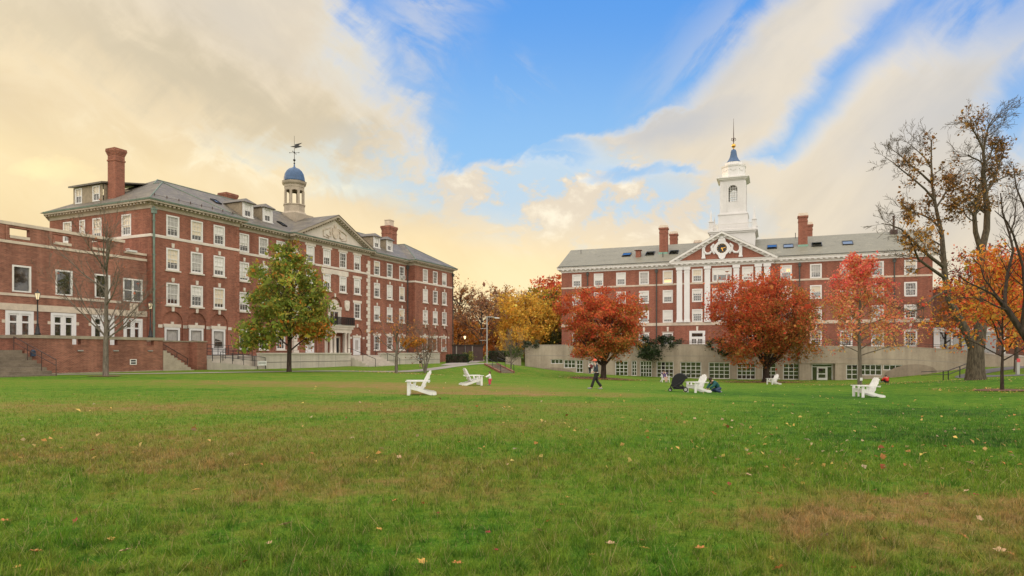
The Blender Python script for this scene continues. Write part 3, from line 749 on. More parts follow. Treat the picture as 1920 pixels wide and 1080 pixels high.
def front(x0, x1, y, cs, kind):
    ops = []
    for c in cs:
        for nm, (za, zb) in (('4', R4), ('3', R3), ('2', R2)):
            if kind == 'pav' and nm == '2' and abs(c-26.6) < 2.5: continue
            ops.append((c-WW/2, c+WW/2, za, zb))
            wo = window(L, c, y, za, WW, zb-za, 3, 2, .15, sill=None if nm == '4' else 'stone_pale')
            if kind != 'pav':
                if nm != '4': mb = MB(); keystone(mb, c, y, zb+.06, .3, .42); trim(wo, 'keystone', mb)
            else: trim(wo, 'lintel', MB().box(c-WW/2-.22, c+WW/2+.22, y-.06, y+.02, zb+.03, zb+.36))
        if kind == 'wing':
            ops.append((c-1.12, c+1.12, lz(-.9), lz(4.0), True))
            lint = MB(); ba = MB().quad((c-1.2, y+.13, lz(-.9)), (c+1.2, y+.13, lz(-.9)), (c+1.2, y+.13, lz(4.1)), (c-1.2, y+.13, lz(4.1))).build('blind_arch', 'brick_left', L)
            mb = MB(); keystone(mb, c, y, lz(3.94), .3, .45); link('keystone', mb.mesh('keystone', 'stone_pale'), ba)
            lint.box(c-.95, c+.95, y+.02, y+.13, lz(2.42), lz(2.74)); keystone(lint, c, y+.1, lz(2.5), .3, .46); link('lintel', lint.mesh('lintel', 'stone_pale'), ba)
            for s in (-1, 1): link('impost', MB().box(c+s*1.36-.22, c+s*1.36+.22, y-.05, y+.02, lz(2.36), lz(2.66)).mesh('impost', 'stone_pale'), ba)
            if c < 44: door_window(c, y+.13, lz(-.25), 1.66, 2.66)
            else: window(L, c, y+.12, lz(.25), 1.5, 2.15, 3, 2, .14, sill='stone_pale')
        if kind == 'rec':
            ops.append((c-.7, c+.7, lz(.35), lz(2.4)))
            wo = window(L, c, y, lz(.35), 1.4, 2.05, 3, 2, .13, blind=0, sill='stone_pale')
            mb = MB().box(c-.95, c+.95, y-.06, y+.02, lz(2.43), lz(2.74)); keystone(mb, c, y, lz(2.5), .3, .42); trim(wo, 'lintel', mb)
    return ops
def door_window(c, y, z, w, h):
    """white panelled door with a tall sash light"""
    f = MB(); f.box(-w/2, -w/2+.2, -.09, .0, 0, h); f.box(w/2-.2, w/2, -.09, 0, 0, h); f.box(-w/2+.2, w/2-.2, -.09, 0, h-.22, h)
    f.box(-w/2+.2, w/2-.2, -.06, 0, 0, .75)
    o = link('door', f.mesh('door', 'white_paint'), L, (c, y, z))
    s = MB(); a = w/2-.28
    s.box(-a, -a+.07, -.06, -.01, .8, h-.3); s.box(a-.07, a, -.06, -.01, .8, h-.3); s.box(-a+.07, a-.07, -.06, -.01, h-.37, h-.3); s.box(-a+.07, a-.07, -.06, -.01, .8, .87); s.box(-a+.07, a-.07, -.05, -.012, 1.36, 1.42)
    link('sash', s.mesh('sash', 'steel'), o)
    link('pane', MB().quad((-w/2+.2, -.008, .75), (w/2-.2, -.008, .75), (w/2-.2, -.008, h-.22), (-w/2+.2, -.008, h-.22)).mesh('pane', 'glass'), o)
    link('blind', MB().quad((-a, -.012, 1.25+WR.random()*.5), (a, -.012, 1.4), (a, -.012, h-.3), (-a, -.012, h-.3)).mesh('blind', 'curtain'), o)
ZT, ZB = lz(13.6), 0.0
for (x0, x1, y, cs) in wings: panel(wall, (0, y, 0), (1,0,0), (0,1,0), x0, x1, ZB, ZT, front(x0, x1, y, cs, 'wing'))
for (x0, x1, y, cs) in recs: panel(wall, (0, y, 0), (1,0,0), (0,1,0), x0, x1, ZB, ZT, front(x0, x1, y, cs, 'rec'))
x0, x1, y, cs = PAV
ops = front(x0, x1, y, cs, 'pav')
AC = 26.6
ops.append((AC-1.35, AC+1.35, lz(3.62), lz(7.25), True))               # arched balcony window
for c in (22.0, 31.2):                                                 # side doors in blind arches
    ops.append((c-1.15, c+1.15, lz(-.6), lz(3.45), True))
    ba = MB().quad((c-1.2, y+.13, lz(-.6)), (c+1.2, y+.13, lz(-.6)), (c+1.2, y+.13, lz(3.5)), (c-1.2, y+.13, lz(3.5))).build('blind_arch', 'brick_left', L)
    mb = MB(); keystone(mb, c, y, lz(3.4), .3, .45); link('keystone', mb.mesh('keystone', 'stone_pale'), ba)
    mb = MB().box(c-.9, c+.9, y+.02, y+.12, lz(2.0), lz(2.3)); keystone(mb, c, y+.1, lz(2.05), .28, .42); link('lintel', mb.mesh('lintel', 'stone_pale'), ba)
    for s in (-1, 1): link('impost', MB().box(c+s*1.36-.2, c+s*1.36+.2, y-.05, y+.02, lz(1.85), lz(2.12)).mesh('impost', 'stone_pale'), ba)
    f = MB(); f.box(-.75, -.6, -.08, 0, 0, 2.3); f.box(.6, .75, -.08, 0, 0, 2.3); f.box(-.6, .6, -.08, 0, 2.12, 2.3)
    f.box(-.6, -.36, -.05, 0, 0, 2.12); f.box(.36, .6, -.05, 0, 0, 2.12); f.box(-.36, .36, -.05, 0, 0, .7); f.box(-.36, .36, -.05, 0, 2.0, 2.12)
    d = link('door', f.mesh('door', 'white_paint'), L, (c, y+.13, lz(-.33)))
    link('pane', MB().quad((-.36, -.02, .7), (.36, -.02, .7), (.36, -.02, 2.0), (-.36, -.02, 2.0)).mesh('pane', 'curtain'), d)
    link('handle', MB().tube([(.46, -.09, .95), (.46, -.09, 1.1)], .02, 6).mesh('handle', 'dark_metal'), d)
panel(wall, (0, y, 0), (1,0,0), (0,1,0), x0, x1, ZB, ZT, ops, .2)
for (x, ya, yb) in ((10.4, 0, 1.3), (19.2, .5, 1.3), (34.0, .5, 1.3), (44.7, 0, 1.3)):
    wall.quad((x, ya, ZB), (x, yb, ZB), (x, yb, ZT), (x, ya, ZT))
sidew = [(3.41, 1.35, R4), (7.7, 1.35, R4), (9.95, .85, R4), (12.3, 1.35, R4), (12.3, 1.35, R3)]
sops = []
for (p, wd, (za, zb)) in sidew:
    sops.append((p-wd/2, p+wd/2, za, zb)); window(L, 0, p, za, wd, zb-za, 2 if wd < 1 else 3, 2, .13, rot=-PI/2, blind=WR.choice([.6, .72, .8]), blind_mat='blind_warm')
panel(wall, (0,0,0), (0,1,0), (1,0,0), 0, WID, ZB, ZT, sops)
wall.quad((BL,0,ZB), (BL,WID,ZB), (BL,WID,ZT), (BL,0,ZT)); wall.quad((0,WID,ZB), (BL,WID,ZB), (BL,WID,ZT), (0,WID,ZT))
wall.build('wall', 'brick_left', L)
outline = [(0, WID), (0, 0), (10.4, 0), (10.4, 1.3), (19.2, 1.3), (19.2, .5), (34.0, .5), (34.0, 1.3), (44.7, 1.3), (44.7, 0), (BL, 0), (BL, WID)]
MB().sweep(outline, [(0, lz(10.83)), (.06, lz(10.83)), (.06, lz(11.04)), (.04, lz(11.085)), (0, lz(11.09))]).build('string_course', 'stone_pale', L)
for (xa, xb) in ((10.4, 19.2), (34.0, 44.7)): MB().box(xa+.02, xb-.02, 1.3-.06, 1.3+.02, lz(3.32), lz(3.50)).build('brick_band', 'brick_left', L)
cor = MB().sweep(outline, [(0, lz(13.45)), (.07, lz(13.45)), (.07, lz(13.72)), (.18, lz(13.80)), (.18, lz(13.97)), (.60, lz(13.97)), (.60, lz(14.13)), (.52, lz(14.13))])
ol = [Vector(p) for p in outline]
for k in range(len(ol)-1):
    a, b_ = ol[k], ol[k+1]; d = (b_-a); Ln = d.length; d.normalize(); n = Vector((d.y, -d.x))
    if Ln < 2: continue
    N = int(Ln/.48)
    for i in range(N+1):
        t = (i+.5)*Ln/(N+1); c = a + d*t; M_ = Matrix.Translation((c.x, c.y, 0)) @ Matrix(((d.x, n.x, 0, 0), (d.y, n.y, 0, 0), (0, 0, 1, 0), (0, 0, 0, 1)))
        cor.box(-.11, .11, .17, .50, lz(13.80), lz(13.967), M_)
cor.build('cornice', 'tan_trim', L)
MB().sweep(outline, [(.50, lz(14.132)), (.66, lz(14.132)), (.70, lz(14.27)), (.55, lz(14.27))]).build('gutter', 'copper_green', L)
# roof: hipped main range with cross-hipped ends
EV = .62; Ze = lz(14.22); SL = .576
rf = MB(); yA = 1.3-EV; yb = WID+EV; yr = (yA+yb)/2; zr = Ze + (yr-yA)*SL
def wingroof(xo, xi, sgn):
    hw = abs(xi-xo)/2; xm = (xo+xi)/2; zt = Ze + hw*SL
    A = (xo, -EV, Ze); A2 = (xi, -EV, Ze); B = (xm, -EV+hw, zt); G = (xi, yA, Ze); C = (xm, yA+hw, zt); D = (xo + sgn*(yr-yA), yr, zr); Bk = (xo, yb, Ze)
    rf.poly([A, A2, B]); rf.poly([A2, G, C, B]); rf.poly([A, B, C, D, Bk]); return G, C, D, Bk
G, C, D, Bk = wingroof(-EV, 10.4+EV, 1); G2, C2, D2, Bk2 = wingroof(BL+EV, 44.7-EV, -1)
rf.poly([G, G2, C2, D2, D, C]); rf.poly([Bk, D, D2, Bk2])
roof = rf.build('roof', 'slate_left', L)
rg = MB()
for a, b_ in ((D, D2), (D, C), (D2, C2), ((5.2, -EV+5.8, C[2]), (-EV, -EV, Ze)), ((5.2, -EV+5.8, C[2]), (10.4+EV, -EV, Ze)), (C, (C[0], -EV+5.8, C[2])), (C2, (C2[0], -EV+6.45, C2[2])), ((C2[0], -EV+6.45, C2[2]), (BL+EV, -EV, Ze)), ((C2[0], -EV+6.45, C2[2]), (44.7-EV, -EV, Ze))):
    rg.tube([Vector(a)+Vector((0,0,.02)), Vector(b_)+Vector((0,0,.0))], .06, 6)
link('ridge_capping', rg.mesh('ridge_capping', 'copper_green'), roof)
for (x, y_, w_, l_) in ((8.6, 4.2, .9, 1.7), (12.3, 5.6, .8, 1.1), (20.0, 3.2, .7, 1.2), (43.5, 5.2, .8, 1.2)):
    skylight(roof, x, y_, Ze + (y_-yA)*SL, SL, w_, l_)
sn = MB()
for i in range(16):
    x = .6 + i*.66; sn.box(x-.03, x+.03, .28, .34, Ze+.4, Ze+.78) if i % 2 == 0 else None
sn.box(.4, 10.4, .29, .31, Ze+.62, Ze+.65)
link('snow_guard', sn.mesh('snow_guard', 'rust_metal'), roof)
# pediment
pav_y = .5; ph0, ph1 = 19.2-.62, 34.0+.62; pz0 = lz(14.15); pzt = lz(17.75)
MB().poly([(19.5, pav_y-.01, lz(14.0)), (33.7, pav_y-.01, lz(14.0)), (AC, pav_y-.01, lz(17.25))]).build('pediment', 'stone_pale', L)
pd = MB(); ylo, yhi = pav_y-.62, pav_y+.04
for s in (-1, 1):
    xe = AC + s*(AC-ph0); k = (pz0-pzt)/(xe-AC)
    P = lambda x, dz: (x, pzt + (x-AC)*k + dz)
    prof = [P(xe, -.02), P(AC, -.02), P(AC, -.32), P(xe, -.32)]
    pd.prism(prof, lambda p: (p[0], ylo, p[1]), lambda p: (p[0], yhi, p[1]))
    prof = [P(xe-s*.25, -.325), P(AC, -.325), P(AC, -.62), P(xe-s*.95, -.62)]
    pd.prism(prof, lambda p: (p[0], pav_y-.2, p[1]), lambda p: (p[0], yhi, p[1]))
    for i in range(17):
        x = AC + s*(.35 + i*.44); zc = pzt + (x-AC)*k
        pd.box(x-.10, x+.10, pav_y-.5, pav_y-.19, zc-.52, zc-.30)
link('raking_cornice', pd.mesh('raking_cornice', 'tan_trim'), L)
pr = MB(); yback = yA + (pzt-Ze)/SL + .3
for s in (-1, 1):
    xe = AC + s*(AC-ph0+.08); pr.quad((AC, ylo-.06, pzt+.05), (xe, ylo-.06, pz0-.02), (xe, yback, pz0-.02), (AC, yback, pzt+.05))
pr2 = pr.build('pediment_roof', 'slate_left', L)
# carved relief in the tympanum: a plain shield between scrolls and ribbons
rl = MB(); yy = pav_y-.02
rl.prism([(-.55, .55), (.55, .55), (.6, -.1), (.35, -.55), (0, -.8), (-.35, -.55), (-.6, -.1)], lambda p: (AC+p[0], yy-.14, lz(15.5)+p[1]), lambda p: (AC+p[0], yy, lz(15.5)+p[1]))
rl.ball((AC, yy-.06, lz(16.32)), .26, .12, .28)
for s in (-1, 1):
    rl.tube([(AC+s*.7, yy-.05, lz(15.9)), (AC+s*1.0, yy-.07, lz(15.5)), (AC+s*.85, yy-.07, lz(15.05)), (AC+s*1.25, yy-.06, lz(14.85)), (AC+s*1.7, yy-.05, lz(15.05))], [.06,.1,.1,.08,.05], 6)
    rl.tube([(AC+s*.75, yy-.05, lz(16.1)), (AC+s*1.3, yy-.06, lz(15.85)), (AC+s*1.9, yy-.06, lz(15.7)), (AC+s*2.2, yy-.05, lz(15.4))], [.05,.08,.07,.03], 6)
    rl.tube([(AC+s*2.25, yy-.04, lz(14.75)), (AC+s*2.3, yy-.05, lz(15.6))], [.06,.05], 6); rl.tube([(AC+s*1.2, yy-.04, lz(14.65)), (AC+s*2.25, yy-.04, lz(14.78))], .05, 6)
link('carved_relief', rl.mesh('carved_relief', 'stone'), L)
for x, sx in ((19.2, 1), (34.0, -1)):
    qs = MB(); quoins(qs, x, pav_y, ZB+1.0, lz(13.2), .5, sx, True, .28, .5, .05, .03); qs.build('quoin', 'stone_pale', L)
for x, sx in ((10.4, -1), (44.7, 1), (BL, -1), (0, 1)):
    qb = MB(); quoins(qb, x, 0, ZB+.5, lz(13.2), .42, sx, True, .14, .46, .035, .07); qb.build('quoin', 'brick_left', L)
MB().box(24.0, 29.3, pav_y-.05, pav_y+.02, lz(10.12), lz(10.72)).build('stone_panel', 'stone_pale', L)
sh = MB().prism([(-.5,.55),(-.28,.7),(.28,.7),(.5,.55),(.46,-.2),(.28,-.65),(-.28,-.65),(-.46,-.2)], lambda p: (29.0+p[0], pav_y-.12, lz(6.2)+p[1]), lambda p: (29.0+p[0], pav_y+.01, lz(6.2)+p[1]))
sh.ball((29.0, pav_y-.12, lz(6.25)), .22, .08, .32); sh.build('carved_shield', 'stone_pale', L)
# arched balcony window and portico
aw = MB(); yw = pav_y+.16
K = 12; arc = [(-.95*math.cos(PI*k/K), .95*math.sin(PI*k/K)) for k in range(K+1)]
aw.prism(arc, lambda p: (AC+p[0], yw-.1, lz(5.95)+p[1]), lambda p: (AC+p[0], yw, lz(5.95)+p[1]))
aw.box(AC-1.35, AC+1.35, yw-.22, yw+.02, lz(5.62), lz(5.94))
for s in (-1, 1): aw.box(AC+s*1.15-.2, AC+s*1.15+.2, yw-.12, yw, lz(3.62), lz(5.62))
aw.box(AC-.95, AC+.95, yw-.1, yw, lz(5.3), lz(5.62)); aw.box(AC-.95, AC-.78, yw-.08, yw, lz(3.62), lz(5.3)); aw.box(AC+.78, AC+.95, yw-.08, yw, lz(3.62), lz(5.3)); aw.box(AC-.04, AC+.04, yw-.07, yw, lz(3.62), lz(5.3))
keystone(aw, AC, pav_y, lz(7.2), .3, .45)
aw_o = aw.build('arched_window', 'stone_pale', L)
tymp2 = MB().quad((AC-1.5, yw+.02, lz(3.5)), (AC+1.5, yw+.02, lz(3.5)), (AC+1.5, yw+.02, lz(7.4)), (AC-1.5, yw+.02, lz(7.4))); link('backing', tymp2.mesh('backing', 'brick_left'), aw_o)
link('pane', MB().quad((AC-.78, yw-.01, lz(3.62)), (AC+.78, yw-.01, lz(3.62)), (AC+.78, yw-.01, lz(5.3)), (AC-.78, yw-.01, lz(5.3))).mesh('pane', 'glass'), aw_o)
po = link('portico', MB().box(AC-2.2, AC+2.2, -.75, pav_y, lz(3.0), lz(3.32)).box(AC-2.05, AC+2.05, -.6, pav_y, lz(2.55), lz(3.0)).box(AC-2.35, AC+2.35, -.9, pav_y, lz(3.32), lz(3.5)).mesh('portico', 'stone_pale'), L)
link('balcony_floor', MB().box(AC-2.4, AC+2.4, -.95, pav_y, lz(3.502), lz(3.56)).mesh('balcony_floor', 'copper_green'), po)
for xo in (-1.75, -1.05, 1.05, 1.75):
    link('column', MB().lathe([(.26,-.35),(.26,-.22),(.2,-.18),(.195,.6),(.17,2.35),(.22,2.4),(.24,2.55)], (AC+xo, -.35, lz(0)), 12).mesh('column', 'stone_pale', True), po)
for xo in (-1.75, 1.75): link('pilaster', MB().box(AC+xo-.22, AC+xo+.22, pav_y-.14, pav_y, lz(-.35), lz(2.55)).mesh('pilaster', 'stone_pale'), po)
dd = MB().box(AC-.95, AC-.7, pav_y-.1, pav_y-.01, lz(-.35), lz(2.1)).box(AC+.7, AC+.95, pav_y-.1, pav_y-.01, lz(-.35), lz(2.1)).box(AC-.7, AC+.7, pav_y-.1, pav_y-.01, lz(1.9), lz(2.1))
d_o = link('door', dd.mesh('door', 'stone'), L); link('door_leaf', MB().box(AC-.7, AC+.7, pav_y-.05, pav_y-.012, lz(-.35), lz(1.9)).mesh('door_leaf', 'dark_metal'), d_o)
rl = MB()
for i in range(45):
    x = AC-2.3 + i*4.6/44; rl.box(x-.02, x+.02, -.88, -.84, lz(3.6), lz(4.5))
rl.box(AC-2.35, AC+2.35, -.90, -.83, lz(4.5), lz(4.56))
for s in (-1, 1):
    rl.box(AC+s*2.32-.03, AC+s*2.32+.03, -.83, pav_y-.05, lz(4.5), lz(4.56))
    for i in range(12): rl.box(AC+s*2.32-.015, AC+s*2.32+.015, -.8+i*.11, -.77+i*.11, lz(3.6), lz(4.5))
rl.build('balcony_railing', 'dark_metal', L)
# chimneys, dormers, cupola, downpipes
chimney(L, 1.75, 7.4, lz(14.9), lz(20.3), 1.02, 1.12, 'brick_left', True, .35, None)
chimney(L, 17.5, 9.4, lz(17.6), lz(19.45), 1.6, 1.2, 'brick_left', True, .3, None)
ch = chimney(L, 49.2, 7.9, lz(17.2), lz(20.75), 2.2, 1.5, 'brick_left', True, .35, None)
link('flue', MB().box(-.6, .6, -.5, .5, lz(20.752), lz(21.7)).box(-.66, .66, -.56, .56, lz(21.7), lz(21.85)).mesh('flue', 'stone'), ch)
def dormer(x, y, z, w, h, depth):
    o = thing('dormer', None, None, (x, y, z)); o.parent = L
    mb = MB(); mb.quad((-w/2+.02, .12, -1.2), (-w/2+.02, depth, -1.2), (-w/2+.02, depth, h), (-w/2+.02, .12, h)); mb.quad((w/2-.02, .12, -1.2), (w/2-.02, depth, -1.2), (w/2-.02, depth, h), (w/2-.02, .12, h))
    link('cheeks', mb.mesh('cheeks', 'shingle'), o)
    f = MB(); f.box(-w/2, -w/2+.22, 0, .12, -.5, h); f.box(w/2-.22, w/2, 0, .12, -.5, h); f.box(-w/2+.22, w/2-.22, 0, .12, h-.14, h); f.box(-w/2+.22, w/2-.22, 0, .12, -.5, .1); f.box(-w/2-.06, w/2+.06, -.08, .12, .0, .08)
    link('front', f.mesh('front', 'white_trim'), o)
    ww, wh = w-.46, h-.26
    wd, pm, rect = win_meshes(ww, wh, 2, 1, .09, 'sash')
    link('window', wd, o, (0, .06, .1)); link('pane', pm, o, (0, .06, .1)); link('blind', blind_mesh(rect, WR.choice([.5, .55, .45]), 'blind'), o, (0, .06, .1))
    r = MB(); hw = w/2+.22; zt = h + .55
    r.poly([(-hw, -.28, h), (hw, -.28, h), (0, .35, zt)]); r.poly([(hw, -.28, h), (hw, depth, h), (0, depth, zt), (0, .35, zt)]); r.poly([(-hw, -.28, h), (0, .35, zt), (0, depth, zt), (-hw, depth, h)])
    r.box(-hw, hw, -.28, .1, h-.07, h-.002)
    link('roof', r.mesh('roof', 'slate_left'), o)
for x in (14.3, 17.3, 38.8, 42.0): dormer(x, 2.75, Ze + (2.75-yA)*SL - .05, 1.5, 1.75, 4.2)
sd_ = thing('side_dormer', None, None, (.9, 0, 0)); sd_.parent = L
h0, h1 = Ze+.75, Ze+2.55
for q in (8.2, 12.8): link('cheek', MB().quad((.1, q, h0-.7), (4.4, q, h0-.7), (4.4, q, h1), (.1, q, h1)).mesh('cheek', 'shingle'), sd_)
fr = MB(); panel(fr, (0,0,0), (0,1,0), (1,0,0), 8.2, 12.8, h0-.5, h1, [(8.65, 9.75, h0+.15, h1-.1), (11.4, 12.5, h0+.15, h1-.1)], .1)
link('front', fr.mesh('front', 'shingle'), sd_)
for p in (9.2, 11.95):
    wd, pm, rect = win_meshes(1.1, h1-h0-.25, 2, 1, .1, 'sash')
    link('window', wd, sd_, (0, p, h0+.15), -PI/2); link('pane', pm, sd_, (0, p, h0+.15), -PI/2); link('blind', blind_mesh(rect, .5, 'blind_warm'), sd_, (0, p, h0+.15), -PI/2)
link('roof', MB().prism([(-.35, 0), (4.9, 1.0), (4.9, 1.12), (-.35, .16)], lambda p: (p[0], 7.9, h1+p[1]), lambda p: (p[0], 13.1, h1+p[1])).mesh('roof', 'slate_left'), sd_)
cu = thing('cupola', None, None, (AC, 7.3, 0)); cu.parent = L
o8 = PI/8
link('base', MB().box(-1.75, 1.75, -1.75, 1.75, lz(16.6), lz(18.35)).lathe([(1.75, lz(18.35)), (1.42, lz(18.7)), (1.40, lz(19.55)), (1.5, lz(19.6)), (1.5, lz(19.72))], n=8, rot=o8).mesh('base', 'tan_trim'), cu)
pl = MB()
for k in range(8):
    a = o8 + k*PI/4; M_ = Matrix.Rotation(a, 4, 'Z')
    pl.box(1.10, 1.34, -.14, .14, lz(19.72), lz(21.55), M_)
    a2 = k*PI/4; M2 = Matrix.Rotation(a2, 4, 'Z'); KK = 8
    hw = .52; arc = [(hw*math.cos(PI*i/KK), hw*.85*math.sin(PI*i/KK)) for i in range(KK+1)]
    for i in range(KK):
        p, q = arc[i], arc[i+1]; yA_ = 1.24
        v = lambda aa, zz, d: tuple(M2 @ Vector((yA_-d, aa, lz(21.15)+zz)))
        pl.quad(v(p[0], p[1], 0), v(q[0], q[1], 0), v(q[0], .95, 0), v(p[0], .95, 0)); pl.quad(v(p[0], p[1], 0), v(q[0], q[1], 0), v(q[0], q[1], .2), v(p[0], p[1], .2))
link('arcade', pl.mesh('arcade', 'tan_trim'), cu)
link('entablature', MB().lathe([(1.30, lz(21.95)), (1.38, lz(22.0)), (1.38, lz(22.3)), (1.5, lz(22.38)), (1.62, lz(22.5)), (1.7, lz(22.75)), (1.35, lz(22.85))], n=8, rot=o8).mesh('entablature', 'tan_trim'), cu)
link('dome', MB().lathe([(1.38, lz(22.84)), (1.42, lz(22.95)), (1.36, lz(23.1)), (1.33, lz(23.4)), (1.22, lz(23.85)), (1.0, lz(24.25)), (.68, lz(24.55)), (.32, lz(24.7)), (.12, lz(24.85)), (.05, lz(25.3))], n=24).mesh('dome', 'blue_dome', True), cu)
wv = MB().tube([(0,0,lz(25.2)), (0,0,lz(29.0))], [.05,.02], 6).ball((0,0,lz(25.75)), .17).lathe([(.05,lz(25.2)),(.12,lz(25.3)),(.05,lz(25.45))], n=8)
ca = math.cos(-LA); sa = math.sin(-LA)
for k in range(2):
    a = k*PI/2+.4; wv.tube([(-.62*math.cos(a), -.62*math.sin(a), lz(26.75)), (.62*math.cos(a), .62*math.sin(a), lz(26.75))], .025, 5)
    for s in (-1, 1): wv.ball((s*.62*math.cos(a), s*.62*math.sin(a), lz(26.75)), .07, n=6, m=4)
wv.lathe([(.04,lz(26.6)),(.1,lz(26.75)),(.04,lz(26.95))], n=6)
vane = [(-.55,-.02),(-.15,.1),(.1,.1),(.1,.32),(1.05,.52),(.55,.18),(1.05,.0),(.1,-.22),(.1,-.06),(-.15,-.06)]
wv.prism(vane, lambda p: (p[0]*ca-.02*sa, p[0]*sa, lz(27.55)+p[1]), lambda p: (p[0]*ca+.02*sa, p[0]*sa+.02, lz(27.55)+p[1]))
link('weathervane', wv.mesh('weathervane', 'dark_metal'), cu)
downpipe(L, .22, -.12, ZB+.4, lz(13.6), 'copper_green', .10)
downpipe(L, 34.35, 1.12, ZB+.8, lz(13.5)); downpipe(L, 44.4, 1.1, ZB+.8, lz(13.5)); downpipe(L, BL-.1, -.12, ZB+.5, lz(13.5))
for (x, y_, z) in ((43.1, 1.3, R4[0]+.15), (53.6, .12, lz(.35))):
    ac = link('air_conditioner', MB().box(-.42, .42, -.35, .05, 0, .5).mesh('air_conditioner', 'ac_white'), L, (x, y_, z))
    link('grille', MB().box(-.34, -.02, -.362, -.352, .06, .44).box(.03, .34, -.362, -.352, .06, .44).mesh('grille', 'steel'), ac)

# ------------------------------------------------------------------ two-storey annex butting against its left end (same local frame)
AN = thing('brick_annex', 'two storey flat roofed brick annex with pierced parapet and white french doors', 'building', LO, LA)
PY = .5; X0 = -24.0
aw = MB(); ops = []
for c in (-14.0, -10.8, -7.56, -4.29):
    ops.append((c-.69, c+.69, lz(4.74), lz(6.83))); 
ops.append((-2.4, -.48, lz(4.63), lz(6.73)))
for c in (-14.1, -10.95, -7.6, -4.25): ops.append((c-1.02, c+1.02, lz(.2), lz(3.27)))
ops.append((-2.35, -.5, lz(.2), lz(3.1)))
panel(aw, (0, PY, 0), (1,0,0), (0,1,0), X0, -.05, 0, lz(8.48), ops, .16)
pops = [(c-.72, c+.72, lz(9.12), lz(9.72)) for c in (-14.1, -10.9, -7.65, -4.45)]
for yy_, iv in ((PY+.06, (0,1,0)), (PY+.46, (0,-1,0))): panel(aw, (0, yy_, 0), (1,0,0), iv, X0, -2.3, lz(8.7), lz(9.9), pops, .2)
for c in (-12.3, -9.1, -5.85): aw.box(c+.35, c+.55, PY-.04, PY+.06, lz(8.72), lz(9.88))
aw.quad((-2.3, PY+.06, lz(8.7)), (-2.3, PY+.46, lz(8.7)), (-2.3, PY+.46, lz(9.9)), (-2.3, PY+.06, lz(9.9)))
aw.box(-2.28, -.05, PY+.06, PY+.46, lz(8.7), lz(9.0))
aw.quad((X0, PY+14, 0), (0, PY+14, 0), (0, PY+14, lz(8.6)), (X0, PY+14, lz(8.6))); aw.quad((X0, PY, 0), (X0, PY+14, 0), (X0, PY+14, lz(8.6)), (X0, PY, lz(8.6)))
aw.build('wall', 'brick_annex', AN)
MB().box(X0, -.06, PY+.47, PY+13.9, lz(8.5), lz(8.62)).build('roof', 'concrete', AN)
tr_ = MB().box(X0, -.05, PY-.06, PY+.05, lz(8.482), lz(8.695)).box(X0, -2.2, PY-.02, PY+.54, lz(9.902), lz(10.15)).box(-2.19, -.05, PY-.02, PY+.54, lz(9.002), lz(9.2))
tr_.box(X0, -2.6, PY-.06, PY+.02, lz(4.42), lz(4.62)); tr_.box(X0, -.05, PY-.07, PY+.02, lz(3.3), lz(3.82)); tr_.box(-1.75, -.95, PY-.05, PY+.02, lz(3.83), lz(4.5))
for q in pops: tr_.box(q[0], q[1], PY, PY+.5, q[2]-.22, q[2])
for c in (-10.95, -7.6, -4.25):
    for s in (-1, 1): tr_.box(c+s*1.14-.12, c+s*1.14+.12, PY-.03, PY+.02, lz(2.3), lz(2.55))
tr_.build('stone_trim', 'stone', AN)
MB().box(X0, -11.3, PY+3, PY+11, lz(8.62), lz(10.5)).build('roof_hut', 'tan_trim', AN)
for c in (-14.0, -10.8, -7.56, -4.29): window(AN, c, PY, lz(4.74), 1.38, 2.09, 1, 1, .13, 'plain', blind=0)
window(AN, -1.44, PY, lz(4.63), 1.92, 2.1, 1, 1, .13, 'double', blind=0)
def french(c, w, z0, z1, name='french_door'):
    f = MB(); hh = z1-z0; hw = w/2
    f.box(-hw, -hw+.2, -.04, .12, 0, hh); f.box(hw-.2, hw, -.04, .12, 0, hh); f.box(-hw+.2, hw-.2, -.04, .12, hh-.22, hh); f.box(-.06, .06, -.03, .12, 0, hh-.22)
    for s in (-1, 1):
        a, b_ = sorted((s*.06, s*(hw-.2)))
        f.box(a, a+.14, .02, .1, 0, hh-.22); f.box(b_-.14, b_, .02, .1, 0, hh-.22); f.box(a+.14, b_-.14, .02, .1, 0, .3); f.box(a+.14, b_-.14, .02, .1, hh-.95, hh-.82); f.box(a+.14, b_-.14, .02, .1, hh-.36, hh-.22)
    o = link(name, f.mesh(name, 'white_paint'), AN, (c, PY, z0))
    link('pane', MB().quad((-hw+.2, .105, 0), (hw-.2, .105, 0), (hw-.2, .105, hh-.2), (-hw+.2, .105, hh-.2)).mesh('pane', 'glass'), o)
for c in (-14.1, -10.95, -7.6, -4.25): french(c, 2.04, lz(.2), lz(3.27))
french(-1.42, 1.85, lz(.2), lz(3.1))
lf = link('floodlight', MB().tube([(-2.15, PY, lz(9.35)), (-2.15, PY-.5, lz(9.35))], .04, 6).box(-2.3, -1.5, PY-.7, PY-.3, lz(9.08), lz(9.24)).mesh('floodlight', 'ac_white'), AN)
